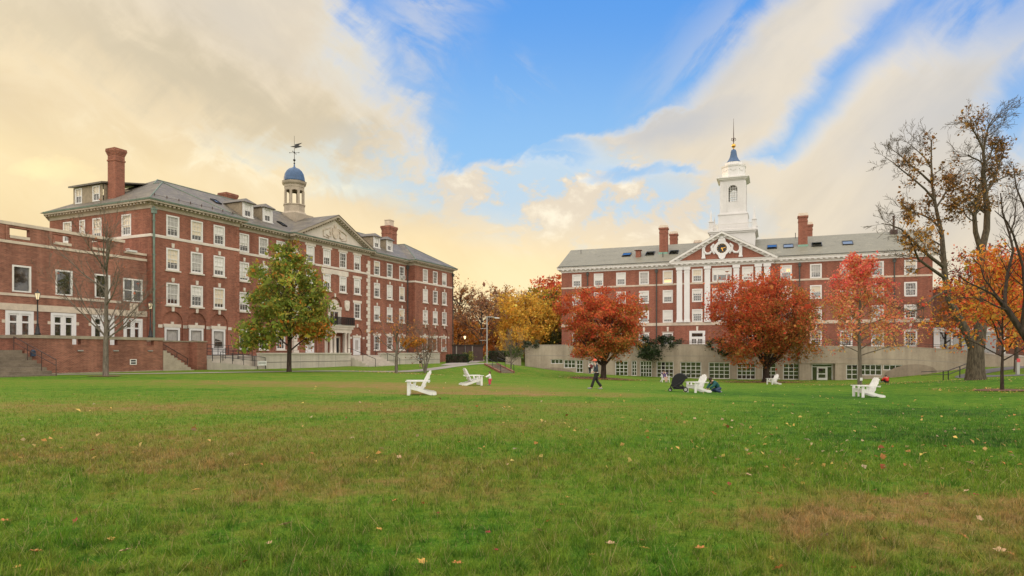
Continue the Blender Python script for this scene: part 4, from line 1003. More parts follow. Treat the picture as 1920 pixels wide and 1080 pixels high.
# terrace wall in front of the annex
TW = thing('terrace_wall', 'red brick terrace wall with weathered stone coping in front of the annex', 'wall', LO, LA)
tw = MB(); tops = [(c-.34, c+.34, lz(.62), lz(1.05)) for c in (-9.35, -6.35, -3.05)]
panel(tw, (0, -4, 0), (1,0,0), (0,1,0), -13.1, -1.85, -.5, lz(1.06), tops, .38)
tw.quad((-13.1, -4, -.5), (-13.1, -3.6, -.5), (-13.1, -3.6, lz(1.06)), (-13.1, -4, lz(1.06))); tw.quad((-1.85, -4, -.5), (-1.85, -3.6, -.5), (-1.85, -3.6, lz(1.06)), (-1.85, -4, lz(1.06)))
panel(tw, (0, -3.6, 0), (1,0,0), (0,-1,0), -13.1, -1.85, -.5, lz(1.06), tops, .01)
tw.box(-13.1, -12.75, -3.6, PY-1.2, -.5, lz(1.06))
tw.build('brickwork', 'brick_annex', TW)
MB().box(-13.2, -1.75, -4.08, -3.52, lz(1.062), lz(1.30)).box(-13.2, -12.65, -3.515, PY-1.2, lz(1.062), lz(1.30)).build('coping', 'coping', TW)
MB().box(-12.3, -1.85, -4.06, -4.002, -.5, .16).build('plinth', 'coping', TW)
vt = MB().box(-4.95, -4.35, -4.03, -4.002, lz(-1.02), lz(-.96)).box(-4.95, -4.35, -4.03, -4.002, lz(-.62), lz(-.56)).box(-4.95, -4.88, -4.03, -4.002, lz(-.96), lz(-.62)).box(-4.42, -4.35, -4.03, -4.002, lz(-.96), lz(-.62)).box(-4.88, -4.42, -4.03, -4.002, lz(-.82), lz(-.76))
vt.build('vent', 'sign_white', TW)
MB().box(-4.88, -4.42, -4.012, -4.004, lz(-.96), lz(-.62)).build('vent_backing', 'dark_metal', TW)
for c in (-9.1, -6.2, -3.1): MB().box(c-.22, c+.22, -4.1, -4.002, lz(.1), lz(.2)).build('wall_light', 'steel', TW)
MB().box(-12.72, -12.42, -4.16, -4.002, lz(-.28), lz(.1)).lathe([(.15, 0), (.1, .1), (.0, .14)], (-12.57, -4.08, lz(.1)), 10).box(-12.64, -12.5, -4.17, -4.161, lz(-.22), lz(-.12)).build('alarm_box', 'mailbox_blue', TW)
tag(MB().box(X0, -1.9, -3.55, PY, -.5, lz(.18)).build('terrace_floor', 'path_grey'), kind='structure'); bpy.context.view_layer.update()
tf = bpy.data.objects['terrace_floor']; tf.location = LO; tf.rotation_euler = (0,0,LA); tf['label'] = 'paved floor of the annex terrace'
def local_thing(name, label, cat, group=None): return thing(name, label, cat, LO, LA, group)
st = local_thing('stone_steps', 'worn stone steps at the far left edge beside the brick terrace wall', 'steps')
stair(MB(), -17.5, -13.25, -8.6, -3.4, -.3, lz(.18), 9, '+y').build('flight', 'old_step', st)
MB().box(-18.2, -17.52, -8.0, -3.4, -.3, lz(.9)).build('cheek', 'stone', st)
hr = MB()
for (xx,) in ((-13.6,),):
    hr.tube([(xx, -8.5, lz(-.5)), (xx, -3.6, lz(1.15))], .035, 6); hr.tube([(xx, -8.5, lz(-.9)), (xx, -3.6, lz(.75))], .025, 6)
    for k in range(4): t = k/3; hr.tube([(xx, -8.5+4.9*t, -.2+1.75*t), (xx, -8.5+4.9*t, lz(-.5)+1.65*t)], .03, 6)
hr.build('handrail', 'rust_metal', st)
st2 = local_thing('stone_steps', 'tan stone steps climbing left between brick walls near the corner of the hall', 'steps')
stair(MB(), -1.8, 1.75, -4.0, -2.45, -.3, lz(.18), 10, '-x').build('flight', 'step_stone', st2)
hr = MB(); yy_ = -2.75
hr.tube([(-1.7, yy_, lz(1.2)), (1.7, yy_, lz(-.55))], .035, 6); hr.tube([(-1.7, yy_, lz(.75)), (1.7, yy_, lz(-1.0))], .03, 6)
for k in range(4): t = k/3; hr.tube([(-1.7+3.4*t, yy_, lz(.2)-1.75*t), (-1.7+3.4*t, yy_, lz(1.2)-1.75*t)], .035, 6)
hr.build('handrail', 'rust_metal', st2)
cw = local_thing('cheek_wall', 'square brick cheek wall beside the tan steps and ramp', 'wall')
MB().box(-1.9, 3.3, -2.42, -2.05, -.5, lz(.98)).box(2.2, 3.3, -3.4, -2.42, -.5, lz(.978)).build('brickwork', 'brick_annex', cw)
MB().box(-1.95, 3.36, -2.48, -2.0, lz(.982), lz(1.1)).box(2.15, 3.36, -3.45, -2.485, lz(.982), lz(1.1)).build('coping', 'coping', cw)
# ramp with its rails
rp = local_thing('access_ramp', 'pale concrete access ramp behind black railings', 'ramp')
MB().prism([(3.35, 0), (3.35, lz(-.75)), (9.0, lz(-1.35)), (9.0, 0)], lambda p: (p[0], -5.2, p[1]-.2), lambda p: (p[0], -4.0, p[1]-.2)).box(3.35, 8.4, -3.99, -2.2, -.3, lz(-.62)).box(3.36, 10.2, -1.9, -.3, -.3, lz(-.28)).build('ramp_body', 'concrete_pale', rp)
def railing(parent, a, b_, posts, rails=(1.0, .62), r=.026, zfoot=0):
    mb = MB(); a = Vector(a); b_ = Vector(b_)
    for h in rails: mb.tube([a + Vector((0,0,h)), b_ + Vector((0,0,h))], r, 6)
    for k in range(posts):
        p = a.lerp(b_, k/(posts-1)); mb.tube([p + Vector((0,0,-.1)), p + Vector((0,0,rails[0]))], r*1.1, 6)
    return mb.build('railing', 'dark_metal', parent)
railing(rp, (3.4, -5.1, lz(-.95)), (9.0, -5.1, lz(-1.5)), 5, (1.0, .55)); railing(rp, (3.4, -4.05, lz(-.72)), (8.3, -4.05, lz(-.72)), 5, (.95, .5))
railing(rp, (3.4, -2.2, lz(-.62)), (8.2, -2.2, lz(-.62)), 4, (1.05, .7, .35)); railing(rp, (3.4, -1.8, lz(-.1)), (10.0, -1.8, lz(-.3)), 6, (.95, .5))
sg = local_thing('notice_board', 'small white notice board by the ramp rail', 'sign')
MB().box(7.7, 8.9, -5.4, -5.36, lz(-1.32), lz(-.86)).build('board', 'sign_white', sg)
MB().box(7.75, 7.8, -5.36, -5.31, 0, lz(-.9)).box(8.8, 8.85, -5.36, -5.31, 0, lz(-.9)).build('post', 'dark_metal', sg)
MB().box(7.8, 8.8, -5.406, -5.401, lz(-1.09), lz(-1.03)).build('band', 'dark_metal', sg)
# pale retaining wall of the main terrace with two flights
def rwall(x0, x1, label):
    o = local_thing('retaining_wall', label, 'wall')
    MB().box(x0, x1, -5.0, -4.6, -.6, lz(-.20)).build('wall_face', 'concrete_pale', o)
    MB().box(x0-.03, x1+.03, -5.08, -4.55, lz(-.198), lz(-.02)).box(x0, x1, -5.03, -5.002, lz(-.98), lz(-.90)).build('coping', 'concrete_pale', o)
    jt = MB(); x = x0+2.9
    while x < x1-.5: jt.box(x-.012, x+.012, -5.006, -5.001, -.5, lz(-.2)); x += 2.9
    jt.box(x0+.02, x1-.02, -5.006, -5.001, lz(-1.03), lz(-.985)); jt.build('joint', 'asphalt', o); return o
rwall(8.4, 22.9, 'long pale concrete retaining wall behind the green and orange tree'); rwall(28.9, 43.8, 'shorter pale concrete retaining wall right of the entrance steps')
tm = MB().box(8.4, 44.2, -4.59, 1.28, -.5, lz(-.36)).build('terrace_floor', 'path_grey'); tm.location = LO; tm.rotation_euler = (0,0,LA); tag(tm, 'paved terrace along the hall front', kind='structure')
st3 = local_thing('stone_steps', 'broad pale entrance steps with thin black handrails below a white door', 'steps')
stair(MB(), 22.95, 28.85, -8.2, -4.4, -.3, lz(-.36), 7, '+y').build('flight', 'concrete_pale', st3)
for xx in (23.3, 28.4):
    hr = MB(); hr.tube([(xx, -8.3, lz(-.75)), (xx, -4.6, lz(.5)), (xx, -4.2, lz(.5))], .03, 6)
    for t in (0, .5, 1): hr.tube([(xx, -8.3+3.7*t, -.1+1.3*t), (xx, -8.3+3.7*t, lz(-.75)+1.25*t)], .03, 6)
    hr.build('handrail', 'dark_metal', st3)
# ------------------------------------------------------------------ the brick hall on the right with its white clock pediment and tower
RA = math.atan2(-.3658, .9307)
RO = Vector((8.76, 117.7, LG))
H = thing('brick_hall', 'red brick hall with white pilasters, clock pediment and tall white tower', 'building', RO, RA)
RL, RW = 56.4, 15.0
A4, A3, A2, A1 = (lz(11.45), lz(13.66)), (lz(8.25), lz(10.4)), (lz(4.97), lz(7.07)), (lz(.9), lz(3.3))
PV0, PV1, PVY = 19.6, 34.8, -.5
cols_t = [2.78, 6.67, 10.58, 14.5, 18.45, 23.25, 31.0, 36.66, 40.9, 45.1, 49.3, 53.6]
WWR = 1.66
wl = MB(); ops_l, ops_p, ops_r = [], [], []
for c in cols_t:
    inp = PV0 < c < PV1; y = PVY if inp else 0; ops = ops_p if inp else (ops_l if c < PV0 else ops_r)
    for nm, (za, zb) in (('4', A4), ('3', A3), ('2', A2)):
        ops.append((c-WWR/2, c+WWR/2, za, zb))
        kw = {}
        if nm == '4' and abs(c-18.45) < .1: kw = dict(blind=.62, lit=(0, 1, 0, .30))
        if nm == '4' and abs(c-36.66) < .1: kw = dict(blind=.5, lit=(.55, .95, .55, .8))
        window(H, c, y, za, WWR, zb-za, 4, 2, .2, **kw)
    if not inp or True:
        ops.append((c-.85, c+.85, A1[0], A1[1]))
        wo = window(H, c, y, A1[0], 1.7, A1[1]-A1[0], 4, 3, .2, blind=0)
        mb = MB(); keystone(mb, 0, 0, A1[1]-A1[0]+.22, .34, .75); mb.box(-1.0, 1.0, -.08, .0, A1[1]-A1[0]+.06, A1[1]-A1[0]+.14)
        link('keystone', mb.mesh('keystone', 'stone_pale'), wo)
TC = 27.1
for (za, zb) in (A4, A3):
    ops_p.append((TC-1.5, TC+1.5, za, zb)); window(H, TC, PVY, za, 3.0, zb-za, 3, 2, .2, 'triple', blind=.5, blind_mat='blind')
ops_p.append((TC-.85, TC+.85, A2[0], A2[1])); window(H, TC, PVY, A2[0], 1.7, A2[1]-A2[0], 4, 2, .2)
for (x0, x1, y, ops) in ((0, PV0, 0, ops_l), (PV0, PV1, PVY, ops_p), (PV1, RL, 0, ops_r)):
    panel(wl, (0, y, 0), (1,0,0), (0,1,0), x0, x1, -1.5, lz(14.1), ops)
for x in (PV0, PV1): wl.quad((x, PVY, -1.5), (x, 0, -1.5), (x, 0, lz(14.1)), (x, PVY, lz(14.1)))
rz0, rzr, yR = lz(15.02), lz(19.15), 7.5
for x in (0, RL): wl.poly([(x, 0, -1.5), (x, RW, -1.5), (x, RW, lz(15)), (x, yR, lz(19.0)), (x, 0, lz(15))])
wl.quad((0, RW, -1.5), (RL, RW, -1.5), (RL, RW, lz(15)), (0, RW, lz(15)))
wl.build('wall', 'brick_right', H)
rout = [(0, RW), (0, 0), (PV0, 0), (PV0, PVY), (PV1, PVY), (PV1, 0), (RL, 0), (RL, RW)]
MB().sweep(rout, [(0, lz(11.17)), (.05, lz(11.17)), (.05, lz(11.42)), (0, lz(11.44))]).build('string_course', 'stone', H)
MB().sweep(rout, [(0, lz(4.46)), (.07, lz(4.46)), (.07, lz(4.92)), (0, lz(4.955))]).build('band_course', 'stone', H)
cp = [(0, lz(14.0)), (.08, lz(14.0)), (.08, lz(14.25)), (.2, lz(14.32)), (.2, lz(14.5)), (.62, lz(14.5)), (.62, lz(14.7)), (.74, lz(14.98)), (.6, lz(15.0)), (.0, lz(15.01))]
def scallops(mb, a, b_):
    a = Vector(a); b_ = Vector(b_); d = b_-a; Ln = d.length; d.normalize(); n = Vector((d.y, -d.x)); N = int(Ln/.8)
    for i in range(N):
        t = (i+.5)*Ln/N; c = a + d*t; M_ = Matrix.Translation((c.x, c.y, 0)) @ Matrix(((d.x, n.x, 0, 0), (d.y, n.y, 0, 0), (0, 0, 1, 0), (0, 0, 0, 1)))
        mb.box(-.2, .2, .19, .56, lz(14.32), lz(14.498), M_)
for (seg) in ([(0, RW), (0, 0), (PV0, 0)], [(PV1, 0), (RL, 0), (RL, RW)]):
    mb = MB().sweep(seg, cp)
    for k in range(2): scallops(mb, seg[k], seg[k+1])
    mb.build('cornice', 'white_trim', H)
mb = MB().sweep([(PV0, 0), (PV0, PVY), (PV1, PVY), (PV1, 0)], cp); scallops(mb, (PV0, PVY), (PV1, PVY)); mb.build('cornice', 'white_trim', H)
# roof
rr = MB(); ev = .7; sl = (rzr-rz0)/(yR+ev)
rr.quad((-.5, -ev, rz0), (RL+.5, -ev, rz0), (RL+.5, yR, rzr), (-.5, yR, rzr)); rr.quad((-.5, RW+ev, rz0), (RL+.5, RW+ev, rz0), (RL+.5, yR, rzr), (-.5, yR, rzr))
rr.quad((-.5, -ev, rz0-.18), (RL+.5, -ev, rz0-.18), (RL+.5, yR, rzr-.18), (-.5, yR, rzr-.18))
for x in (-.5, RL+.5): rr.quad((x, -ev, rz0-.18), (x, -ev, rz0), (x, yR, rzr), (x, yR, rzr-.18)); rr.quad((x, RW+ev, rz0-.18), (x, RW+ev, rz0), (x, yR, rzr), (x, yR, rzr-.18))
rfo = rr.build('roof', 'slate_right', H)
link('gutter', MB().box(-.5, PV0-.6, -ev-.1, -ev+.02, rz0-.06, rz0+.05).mesh('gutter', 'downpipe_dark'), rfo); link('gutter', MB().box(PV1+.6, RL+.5, -ev-.1, -ev+.02, rz0-.06, rz0+.05).mesh('gutter', 'downpipe_dark'), rfo)
roofz = lambda y: rz0 + (y+ev)*sl
for (x, tl) in ((10.9, .12), (14.95, .3), (19.0, .3), (34.6, .1), (37.05, 0), (41.2, .5), (45.6, 0)):
    skylight(rfo, x, 3.4, roofz(3.4), sl, 1.5, 1.7, tilt=tl)
link('roof_vent', MB().box(12.7, 13.5, 2.0, 2.9, roofz(2)-.2, roofz(2)+1.1).box(12.5, 13.7, 1.8, 3.1, roofz(2)+1.2, roofz(2)+1.27).box(12.95, 13.25, 2.3, 2.6, roofz(2)+1.1, roofz(2)+1.2).mesh('roof_vent', 'brick_right'), rfo)
link('vent_pipe', MB().tube([(17.4, 1.6, roofz(1.6)-.1), (17.4, 1.6, roofz(1.6)+.75)], .07, 6).mesh('vent_pipe', 'dark_metal'), rfo); link('vent_pipe', MB().tube([(2.0, 5.5, roofz(5.5)-.1), (2.0, 5.5, roofz(5.5)+.7)], .05, 6).mesh('vent_pipe', 'dark_metal'), rfo)
link('vent_pipe', MB().tube([(38.2, 7.0, roofz(7)-.1), (38.2, 7.0, roofz(7)+.9)], .05, 6).mesh('vent_pipe', 'dark_metal'), rfo)
chimney(H, 17.2, 3.9, roofz(3.4)-.3, lz(21.9), 1.35, 1.25, 'brick_right', False); chimney(H, 17.9, 11.1, roofz(4.2), lz(22.0), 1.3, 1.2, 'brick_right', False, flash=None)
chimney(H, 39.2, 3.9, roofz(3.4)-.3, lz(22.3), 1.35, 1.25, 'brick_right', False); chimney(H, 40.3, 11.1, roofz(4.2), lz(22.1), 1.3, 1.2, 'brick_right', False, flash=None)
chimney(H, 22.2, 11.0, roofz(4), lz(20.1), 1.3, 1.2, 'brick_right', False, flash=None)
link('stack_pipe', MB().box(51.9, 52.9, 6.2, 7.2, roofz(6.2)-.2, roofz(6.7)+.5).tube([(52.4, 6.7, roofz(6.7)), (52.4, 6.7, roofz(6.7)+2.6)], .16, 8).tube([(52.4, 6.7, roofz(6.7)+2.6), (52.4, 6.7, roofz(6.7)+2.75)], .22, 8).mesh('stack_pipe', 'rust_metal'), rfo)
for x in (4.75, 16.6, 38.6, 51.5): downpipe(H, x, -.13, 0, lz(14.0), r=.085)
# pilasters
for x in (20.43, 21.62, 24.85, 29.3, 32.6, 33.9):
    pm = MB(); w0 = .44
    pm.box(x-w0, x+w0, PVY-.2, PVY, lz(5.4), lz(13.1)); pm.box(x-w0-.1, x+w0+.1, PVY-.3, PVY, lz(4.96), lz(5.2)); pm.box(x-w0-.05, x+w0+.05, PVY-.25, PVY, lz(5.202), lz(5.398))
    pm.box(x-w0-.04, x+w0+.04, PVY-.24, PVY, lz(13.102), lz(13.25)); pm.box(x-w0+.0, x+w0, PVY-.2, PVY, lz(13.252), lz(13.55)); pm.box(x-w0-.12, x+w0+.12, PVY-.32, PVY, lz(13.552), lz(13.98))
    pm.build('pilaster', 'white_paint', H)
# clock pediment
pt = lz(19.45); p0, p1 = PV0-.75, PV1+.75; pb = lz(15.0)
MB().poly([(p0+.6, PVY-.02, pb-.05), (p1-.6, PVY-.02, pb-.05), (TC, PVY-.02, pt-.4)]).build('pediment', 'brick_right', H)
pd = MB()
for s in (-1, 1):
    xe = TC + s*(TC-p0); k = (pb-pt)/(xe-TC); P = lambda x, dz: (x, pt + (x-TC)*k + dz)
    pd.prism([P(xe, 0), P(TC, 0), P(TC, -.36), P(xe, -.36)], lambda p: (p[0], PVY-.74, p[1]), lambda p: (p[0], PVY+.06, p[1]))
    pd.prism([P(xe-s*.3, -.365), P(TC, -.365), P(TC, -.78), P(xe-s*1.1, -.78)], lambda p: (p[0], PVY-.22, p[1]), lambda p: (p[0], PVY+.06, p[1]))
    for i in range(9):
        x = TC + s*(.6+i*.8); zc = pt + (x-TC)*k; pd.box(x-.18, x+.18, PVY-.58, PVY-.21, zc-.60, zc-.34)
pd.build('raking_cornice', 'white_trim', H)
pr = MB(); ybk = (pt-rz0)/sl - ev + .3
for s in (-1, 1):
    xe = TC + s*(TC-p0); pr.quad((TC, PVY-.76, pt+.04), (xe, PVY-.76, pb+.02), (xe, ybk, pb+.02), (TC, ybk, pt+.04))
pr.build('pediment_roof', 'slate_right', H)
ck = link('clock', MB().tube([(TC, PVY-.02, lz(16.75)), (TC, PVY-.10, lz(16.75))], .78, 28).mesh('clock', 'clock_black'), H)
rim = MB(); KK = 28; y_ = PVY-.02
for k in range(KK):
    a, b_ = 2*PI*k/KK, 2*PI*(k+1)/KK
    o1 = 1.28 + .10*math.cos(4*a); o2 = 1.28 + .10*math.cos(4*b_)
    for (r1, r2, yy1, yy2) in ((.78, o1, y_-.24, y_-.24),):
        pa = [(TC+r*math.cos(t), lz(16.75)+r*math.sin(t)) for r, t in ((.78, a), (o1, a), (o2, b_), (.78, b_))]
        rim.prism(pa, lambda p: (p[0], y_-.26, p[1]), lambda p: (p[0], y_, p[1]))
link('surround', rim.mesh('surround', 'white_paint'), ck)
sc = MB(); zc = lz(16.75)
sc.prism([(-.62,1.15),(-.5,1.55),(-.2,1.75),(.2,1.75),(.5,1.55),(.62,1.15)], lambda p: (TC+p[0], y_-.3, zc+p[1]), lambda p: (TC+p[0], y_-.005, zc+p[1])); sc.ball((TC, y_-.2, zc+1.68), .34, .2, .26)
sc.prism([(-.6,-1.15),(-.4,-1.6),(0,-1.75),(.4,-1.6),(.6,-1.15)], lambda p: (TC+p[0], y_-.28, zc+p[1]), lambda p: (TC+p[0], y_-.005, zc+p[1]))
for s in (-1, 1):
    sc.tube([(TC+s*1.2, y_-.14, zc+.75), (TC+s*1.6, y_-.16, zc+.35), (TC+s*1.5, y_-.16, zc-.3), (TC+s*1.15, y_-.14, zc-.85)], [.14,.2,.2,.12], 8)
    sc.tube([(TC+s*1.5, y_-.14, zc-.25), (TC+s*1.9, y_-.15, zc-.72), (TC+s*2.4, y_-.15, zc-.75), (TC+s*2.75, y_-.14, zc-.35), (TC+s*2.8, y_-.14, zc+.1)], [.14,.19,.19,.17,.14], 8)
    sc.box(TC+s*2.85-.24, TC+s*2.85+.24, y_-.2, y_, zc-1.25, zc+.35); sc.box(TC+s*2.85-.36, TC+s*2.85+.36, y_-.22, y_-.002, zc+.352, zc+.6); sc.box(TC+s*2.85-.3, TC+s*2.85+.3, y_-.22, y_-.002, zc-1.5, zc-1.252)
link('scrollwork', sc.mesh('scrollwork', 'white_paint', False), ck)
hd = MB()
def hand(ang, ln, w):
    d = Vector((math.sin(ang), 0, math.cos(ang))); n = Vector((math.cos(ang), 0, -math.sin(ang))); c = Vector((TC, y_-.12, zc))
    hd.poly([c - n*w - d*.15, c + n*w - d*.15, c + n*w*.8 + d*ln*.8, c + d*ln, c - n*w*.8 + d*ln*.8])
hand(math.radians(75), .62, .05); hand(math.radians(160), .5, .07)
for k in range(12):
    a = k*PI/6; M_ = Matrix.Translation((TC, 0, zc)) @ Matrix.Rotation(a, 4, 'Y'); hd.box(-.025, .025, y_-.115, y_-.105, .62, .73, M_)
link('hands', hd.mesh('hands', 'gold'), ck)
# french door at the middle of the terrace
fd = MB(); fd.box(23.25-1.25, 23.25-.95, PVY-.1, PVY-.01, lz(.2), lz(3.55)).box(23.25+.95, 23.25+1.25, PVY-.1, PVY-.01, lz(.2), lz(3.55)).box(23.25-.95, 23.25+.95, PVY-.1, PVY-.01, lz(3.3), lz(3.55))
fdo = fd.build('doorcase', 'white_paint', H)
gl = MB(); gl.box(22.3, 24.2, PVY-.07, PVY-.035, lz(.2), lz(3.3)); link('door_leaf', gl.mesh('door_leaf', 'white_paint'), fdo)
pn = MB()
for c in range(2):
    for i in range(3):
        for j in range(3):
            x = 22.42 + c*.96 + i*.24; z = lz(1.1) + j*.4; pn.box(x, x+.17, PVY-.078, PVY-.071, z, z+.32)
pn.box(22.4, 24.1, PVY-.078, PVY-.071, lz(2.6), lz(3.15)); link('pane', pn.mesh('pane', 'glass'), fdo)
# tower
TX, TY = 28.45, 7.5
tw_ = thing('tower', None, None, (TX, TY, 0)); tw_.parent = H
def sq(mb, r, z0, z1): mb.box(-r, r, -r, r, z0, z1)
b0 = MB(); sq(b0, 3.55, lz(16.5), lz(19.9)); sq(b0, 3.75, lz(19.902), lz(20.15)); sq(b0, 3.95, lz(20.152), lz(20.45)); link('base', b0.mesh('base', 'tower_paint'), tw_)
bl = MB()
for a in range(4):
    M_ = Matrix.Rotation(a*PI/2, 4, 'Z')
    bl.box(-3.1, 3.1, -3.5, -3.36, lz(21.42), lz(21.52), M_); bl.box(-3.1, 3.1, -3.47, -3.39, lz(20.6), lz(20.68), M_)
    for i in range(25): x = -3.0 + i*.25; bl.box(x-.03, x+.03, -3.46, -3.40, lz(20.682), lz(21.418), M_)
link('balustrade', bl.mesh('balustrade', 'white_trim'), tw_)
for sx_ in (-1, 1):
    for sy_ in (-1, 1):
        c = (sx_*3.43, sy_*3.43); fm = MB()
        fm.box(c[0]-.3, c[0]+.3, c[1]-.3, c[1]+.3, lz(20.452), lz(21.9)); fm.box(c[0]-.38, c[0]+.38, c[1]-.38, c[1]+.38, lz(21.902), lz(22.02))
        fm.lathe([(.33, lz(22.02)), (.03, lz(24.1))], (c[0], c[1], 0), 4, PI/4); link('finial', fm.mesh('finial', 'tower_paint'), tw_)
s2 = MB(); sq(s2, 2.35, lz(20.452), lz(23.2)); sq(s2, 2.45, lz(23.202), lz(23.38)); sq(s2, 2.2, lz(23.382), lz(23.62)); link('lower_stage', s2.mesh('lower_stage', 'tower_paint'), tw_)
s3 = MB(); hw = 2.02; z0, z1 = lz(23.62), lz(29.0)
for a in range(4):
    M_ = Matrix.Rotation(a*PI/2, 4, 'Z'); tmp = MB()
    panel(tmp, (0, -hw, 0), (1,0,0), (0,1,0), -hw, hw, z0, z1, [(-.72, .72, lz(25.4), lz(28.25), True)], .3)
    tmp.box(-hw-.06, -hw+.5, -hw-.08, -hw-.001, z0, z1-.2); tmp.box(hw-.5, hw+.06, -hw-.08, -hw-.001, z0, z1-.2)
    tmp.box(-1.0, -.80, -hw-.06, -hw-.001, lz(23.8), lz(28.6)); tmp.box(.80, 1.0, -hw-.06, -hw-.001, lz(23.8), lz(28.6))
    i0 = len(s3.v); s3.v += [tuple(M_ @ Vector(v)) for v in tmp.v]; s3.f += [tuple(i+i0 for i in f) for f in tmp.f]
s3.box(-hw, hw, -hw, hw, z1, z1+.02)
link('belfry', s3.mesh('belfry', 'tower_paint'), tw_)
for a in range(4):
    M_ = Matrix.Rotation(a*PI/2, 4, 'Z'); g = MB()
    for i in range(5): x = -.72+1.44*i/4; g.box(x-.03, x+.03, -hw+.1, -hw+.16, lz(25.4), lz(28.2 - (.35 if i in (0, 4) else 0)), M_)
    for j in range(7): z = lz(25.5)+j*.38; g.box(-.72, .72, -hw+.11, -hw+.15, z-.025, z+.025, M_)
    w_ = link('window', g.mesh('window', 'white_trim'), tw_)
c3 = MB(); sq(c3, 2.15, lz(29.03), lz(29.2)); sq(c3, 2.4, lz(29.202), lz(29.4)); sq(c3, 2.62, lz(29.402), lz(29.6)); link('belfry_cornice', c3.mesh('belfry_cornice', 'white_trim'), tw_)
oc = MB().lathe([(2.15, lz(29.602)), (2.12, lz(29.9)), (2.0, lz(29.95)), (2.0, lz(31.45)), (2.1, lz(31.55)), (2.16, lz(31.8)), (1.55, lz(31.95)), (1.5, lz(32.4))], n=8, rot=PI/8)
for a in range(8):
    M_ = Matrix.Rotation(a*PI/4, 4, 'Z'); q = [(-.5+.1*i, -.28*math.sin(PI*i/10)) for i in range(11)]
    for i in range(10): oc.box(q[i][0], q[i][0]+.1, -1.91, -1.84, lz(31.05)+q[i][1], lz(31.14)+q[i][1], M_)
link('lantern', oc.mesh('lantern', 'tower_paint'), tw_)
link('bell_roof', MB().lathe([(1.32, lz(32.4)), (1.15, lz(32.6)), (.85, lz(33.0)), (.62, lz(33.5)), (.52, lz(34.0)), (.48, lz(34.4)), (.36, lz(34.7)), (.1, lz(34.85))], n=20).mesh('bell_roof', 'blue_dome', True), tw_)
link('gilt_ball', MB().tube([(0,0,lz(34.8)), (0,0,lz(35.2))], .09, 8).ball((0,0,lz(35.45)), .36, n=14, m=10).mesh('gilt_ball', 'gold', True), tw_)
sp = MB().tube([(0,0,lz(35.7)), (0,0,lz(37.4)), (0,0,lz(40.1))], [.07,.06,.02], 6)
for k in range(4):
    a = k*PI/2+.3; sp.tube([(.05*math.cos(a), .05*math.sin(a), lz(36.2)), (.38*math.cos(a), .38*math.sin(a), lz(36.4)), (.3*math.cos(a), .3*math.sin(a), lz(36.75)), (.06*math.cos(a), .06*math.sin(a), lz(36.65))], [.03,.05,.06,.03], 5)
sp.lathe([(.05, lz(36.4)), (.16, lz(36.55)), (.05, lz(36.8))], n=6); link('spire', sp.mesh('spire', 'rust_metal'), tw_)

# ------------------------------------------------------------------ link building with the glazed porch, to the right of the hall
K_ = thing('link_building', 'dark brick link building with white glazed entrance porch', 'building', RO, RA)
MB().box(RL+.05, RL+26, 5.5, 14, -1.5, lz(9.6)).build('wall', 'brick_dark', K_)
MB().box(RL+.05, RL+26.3, 5.2, 14.3, lz(9.602), lz(10.0)).build('parapet', 'stone', K_)
pc = MB(); za, zb = lz(.45), lz(3.6); px0, px1, py = RL+.1, RL+8.8, -.3
pc.box(px0, px1, py-.2, 5.48, lz(2.95), zb); pc.box(px0, px0+.75, py, py+.3, za-1.5, lz(2.95)); 
for x in (px0+2.1, px0+4.2, px0+5.6, px0+8.4): pc.box(x, x+.25, py, py+.25, za-1.5, lz(2.95))
pco = pc.build('porch', 'white_paint', K_)
link('glazing', MB().quad((px0+.75, py+.18, za-1), (px0+8.5, py+.18, za-1), (px0+8.5, py+.18, lz(2.95)), (px0+.75, py+.18, lz(2.95))).mesh('glazing', 'glass'), pco)
link('door_pull', MB().box(px0+2.0, px0+2.5, py-.06, py-.01, lz(1.5), lz(1.58)).mesh('door_pull', 'steel'), pco)
link('light_panel', MB().box(px0+5.9, px0+8.2, py-.02, py+.1, lz(2.35), lz(2.5)).mesh('light_panel', 'ac_white'), pco)

# ------------------------------------------------------------------ curved concrete library front built into the slope below the right hall
C = thing('library_front', 'low curved concrete building front with white gridded windows set into the slope', 'building', (0, 0, 0))
CW = [(1.9, 97.2), (6.5, 97.0), (11.5, 95.6), (17.7, 92.6), (27.5, 88.6), (33.7, 86.6), (40.3, 84.6), (45.3, 83.0), (50.6, 80.9), (54.3, 78.8), (62, 76.5), (78, 73.5)]
def smooth_line(P, it=3):
    P = [Vector(p) for p in P]
    for _ in range(it):
        Q = [P[0]]
        for a, b_ in zip(P[:-1], P[1:]): Q += [a.lerp(b_, .25), a.lerp(b_, .75)]
        P = Q + [P[-1]]
    return P
CL = smooth_line(CW)
cum = [0]
for a, b_ in zip(CL[:-1], CL[1:]): cum.append(cum[-1] + (b_-a).length)
def cpos(s):
    for k in range(len(CL)-1):
        if cum[k] <= s <= cum[k+1]:
            t = (s-cum[k])/(cum[k+1]-cum[k]); p = CL[k].lerp(CL[k+1], t); d = (CL[k+1]-CL[k]).normalized(); return p, d
    return CL[-1], (CL[-1]-CL[-2]).normalized()
def s_at(u):
    """distance along the wall where it is sighted under bearing u"""
    best = None
    for i in range(0, int(cum[-1]*20)):
        s = i/20; p, d = cpos(s); uu = 960 + FL*p.x/p.y
        if best is None or abs(uu-u) < best[0]: best = (abs(uu-u), s)
    return best[1]
def ctop(s):
    p, d = cpos(s); u = 960 + FL*p.x/p.y
    v = np.interp(u, [975, 1100, 1400, 1520, 1700, 1800, 1880, 2100], [646.5, 646, 645, 648, 650, 655, 667, 676]); return E + (661-v)/FL*p.y
CO = []   # openings: (s0, s1, zb, zt, cols, rows, kind)
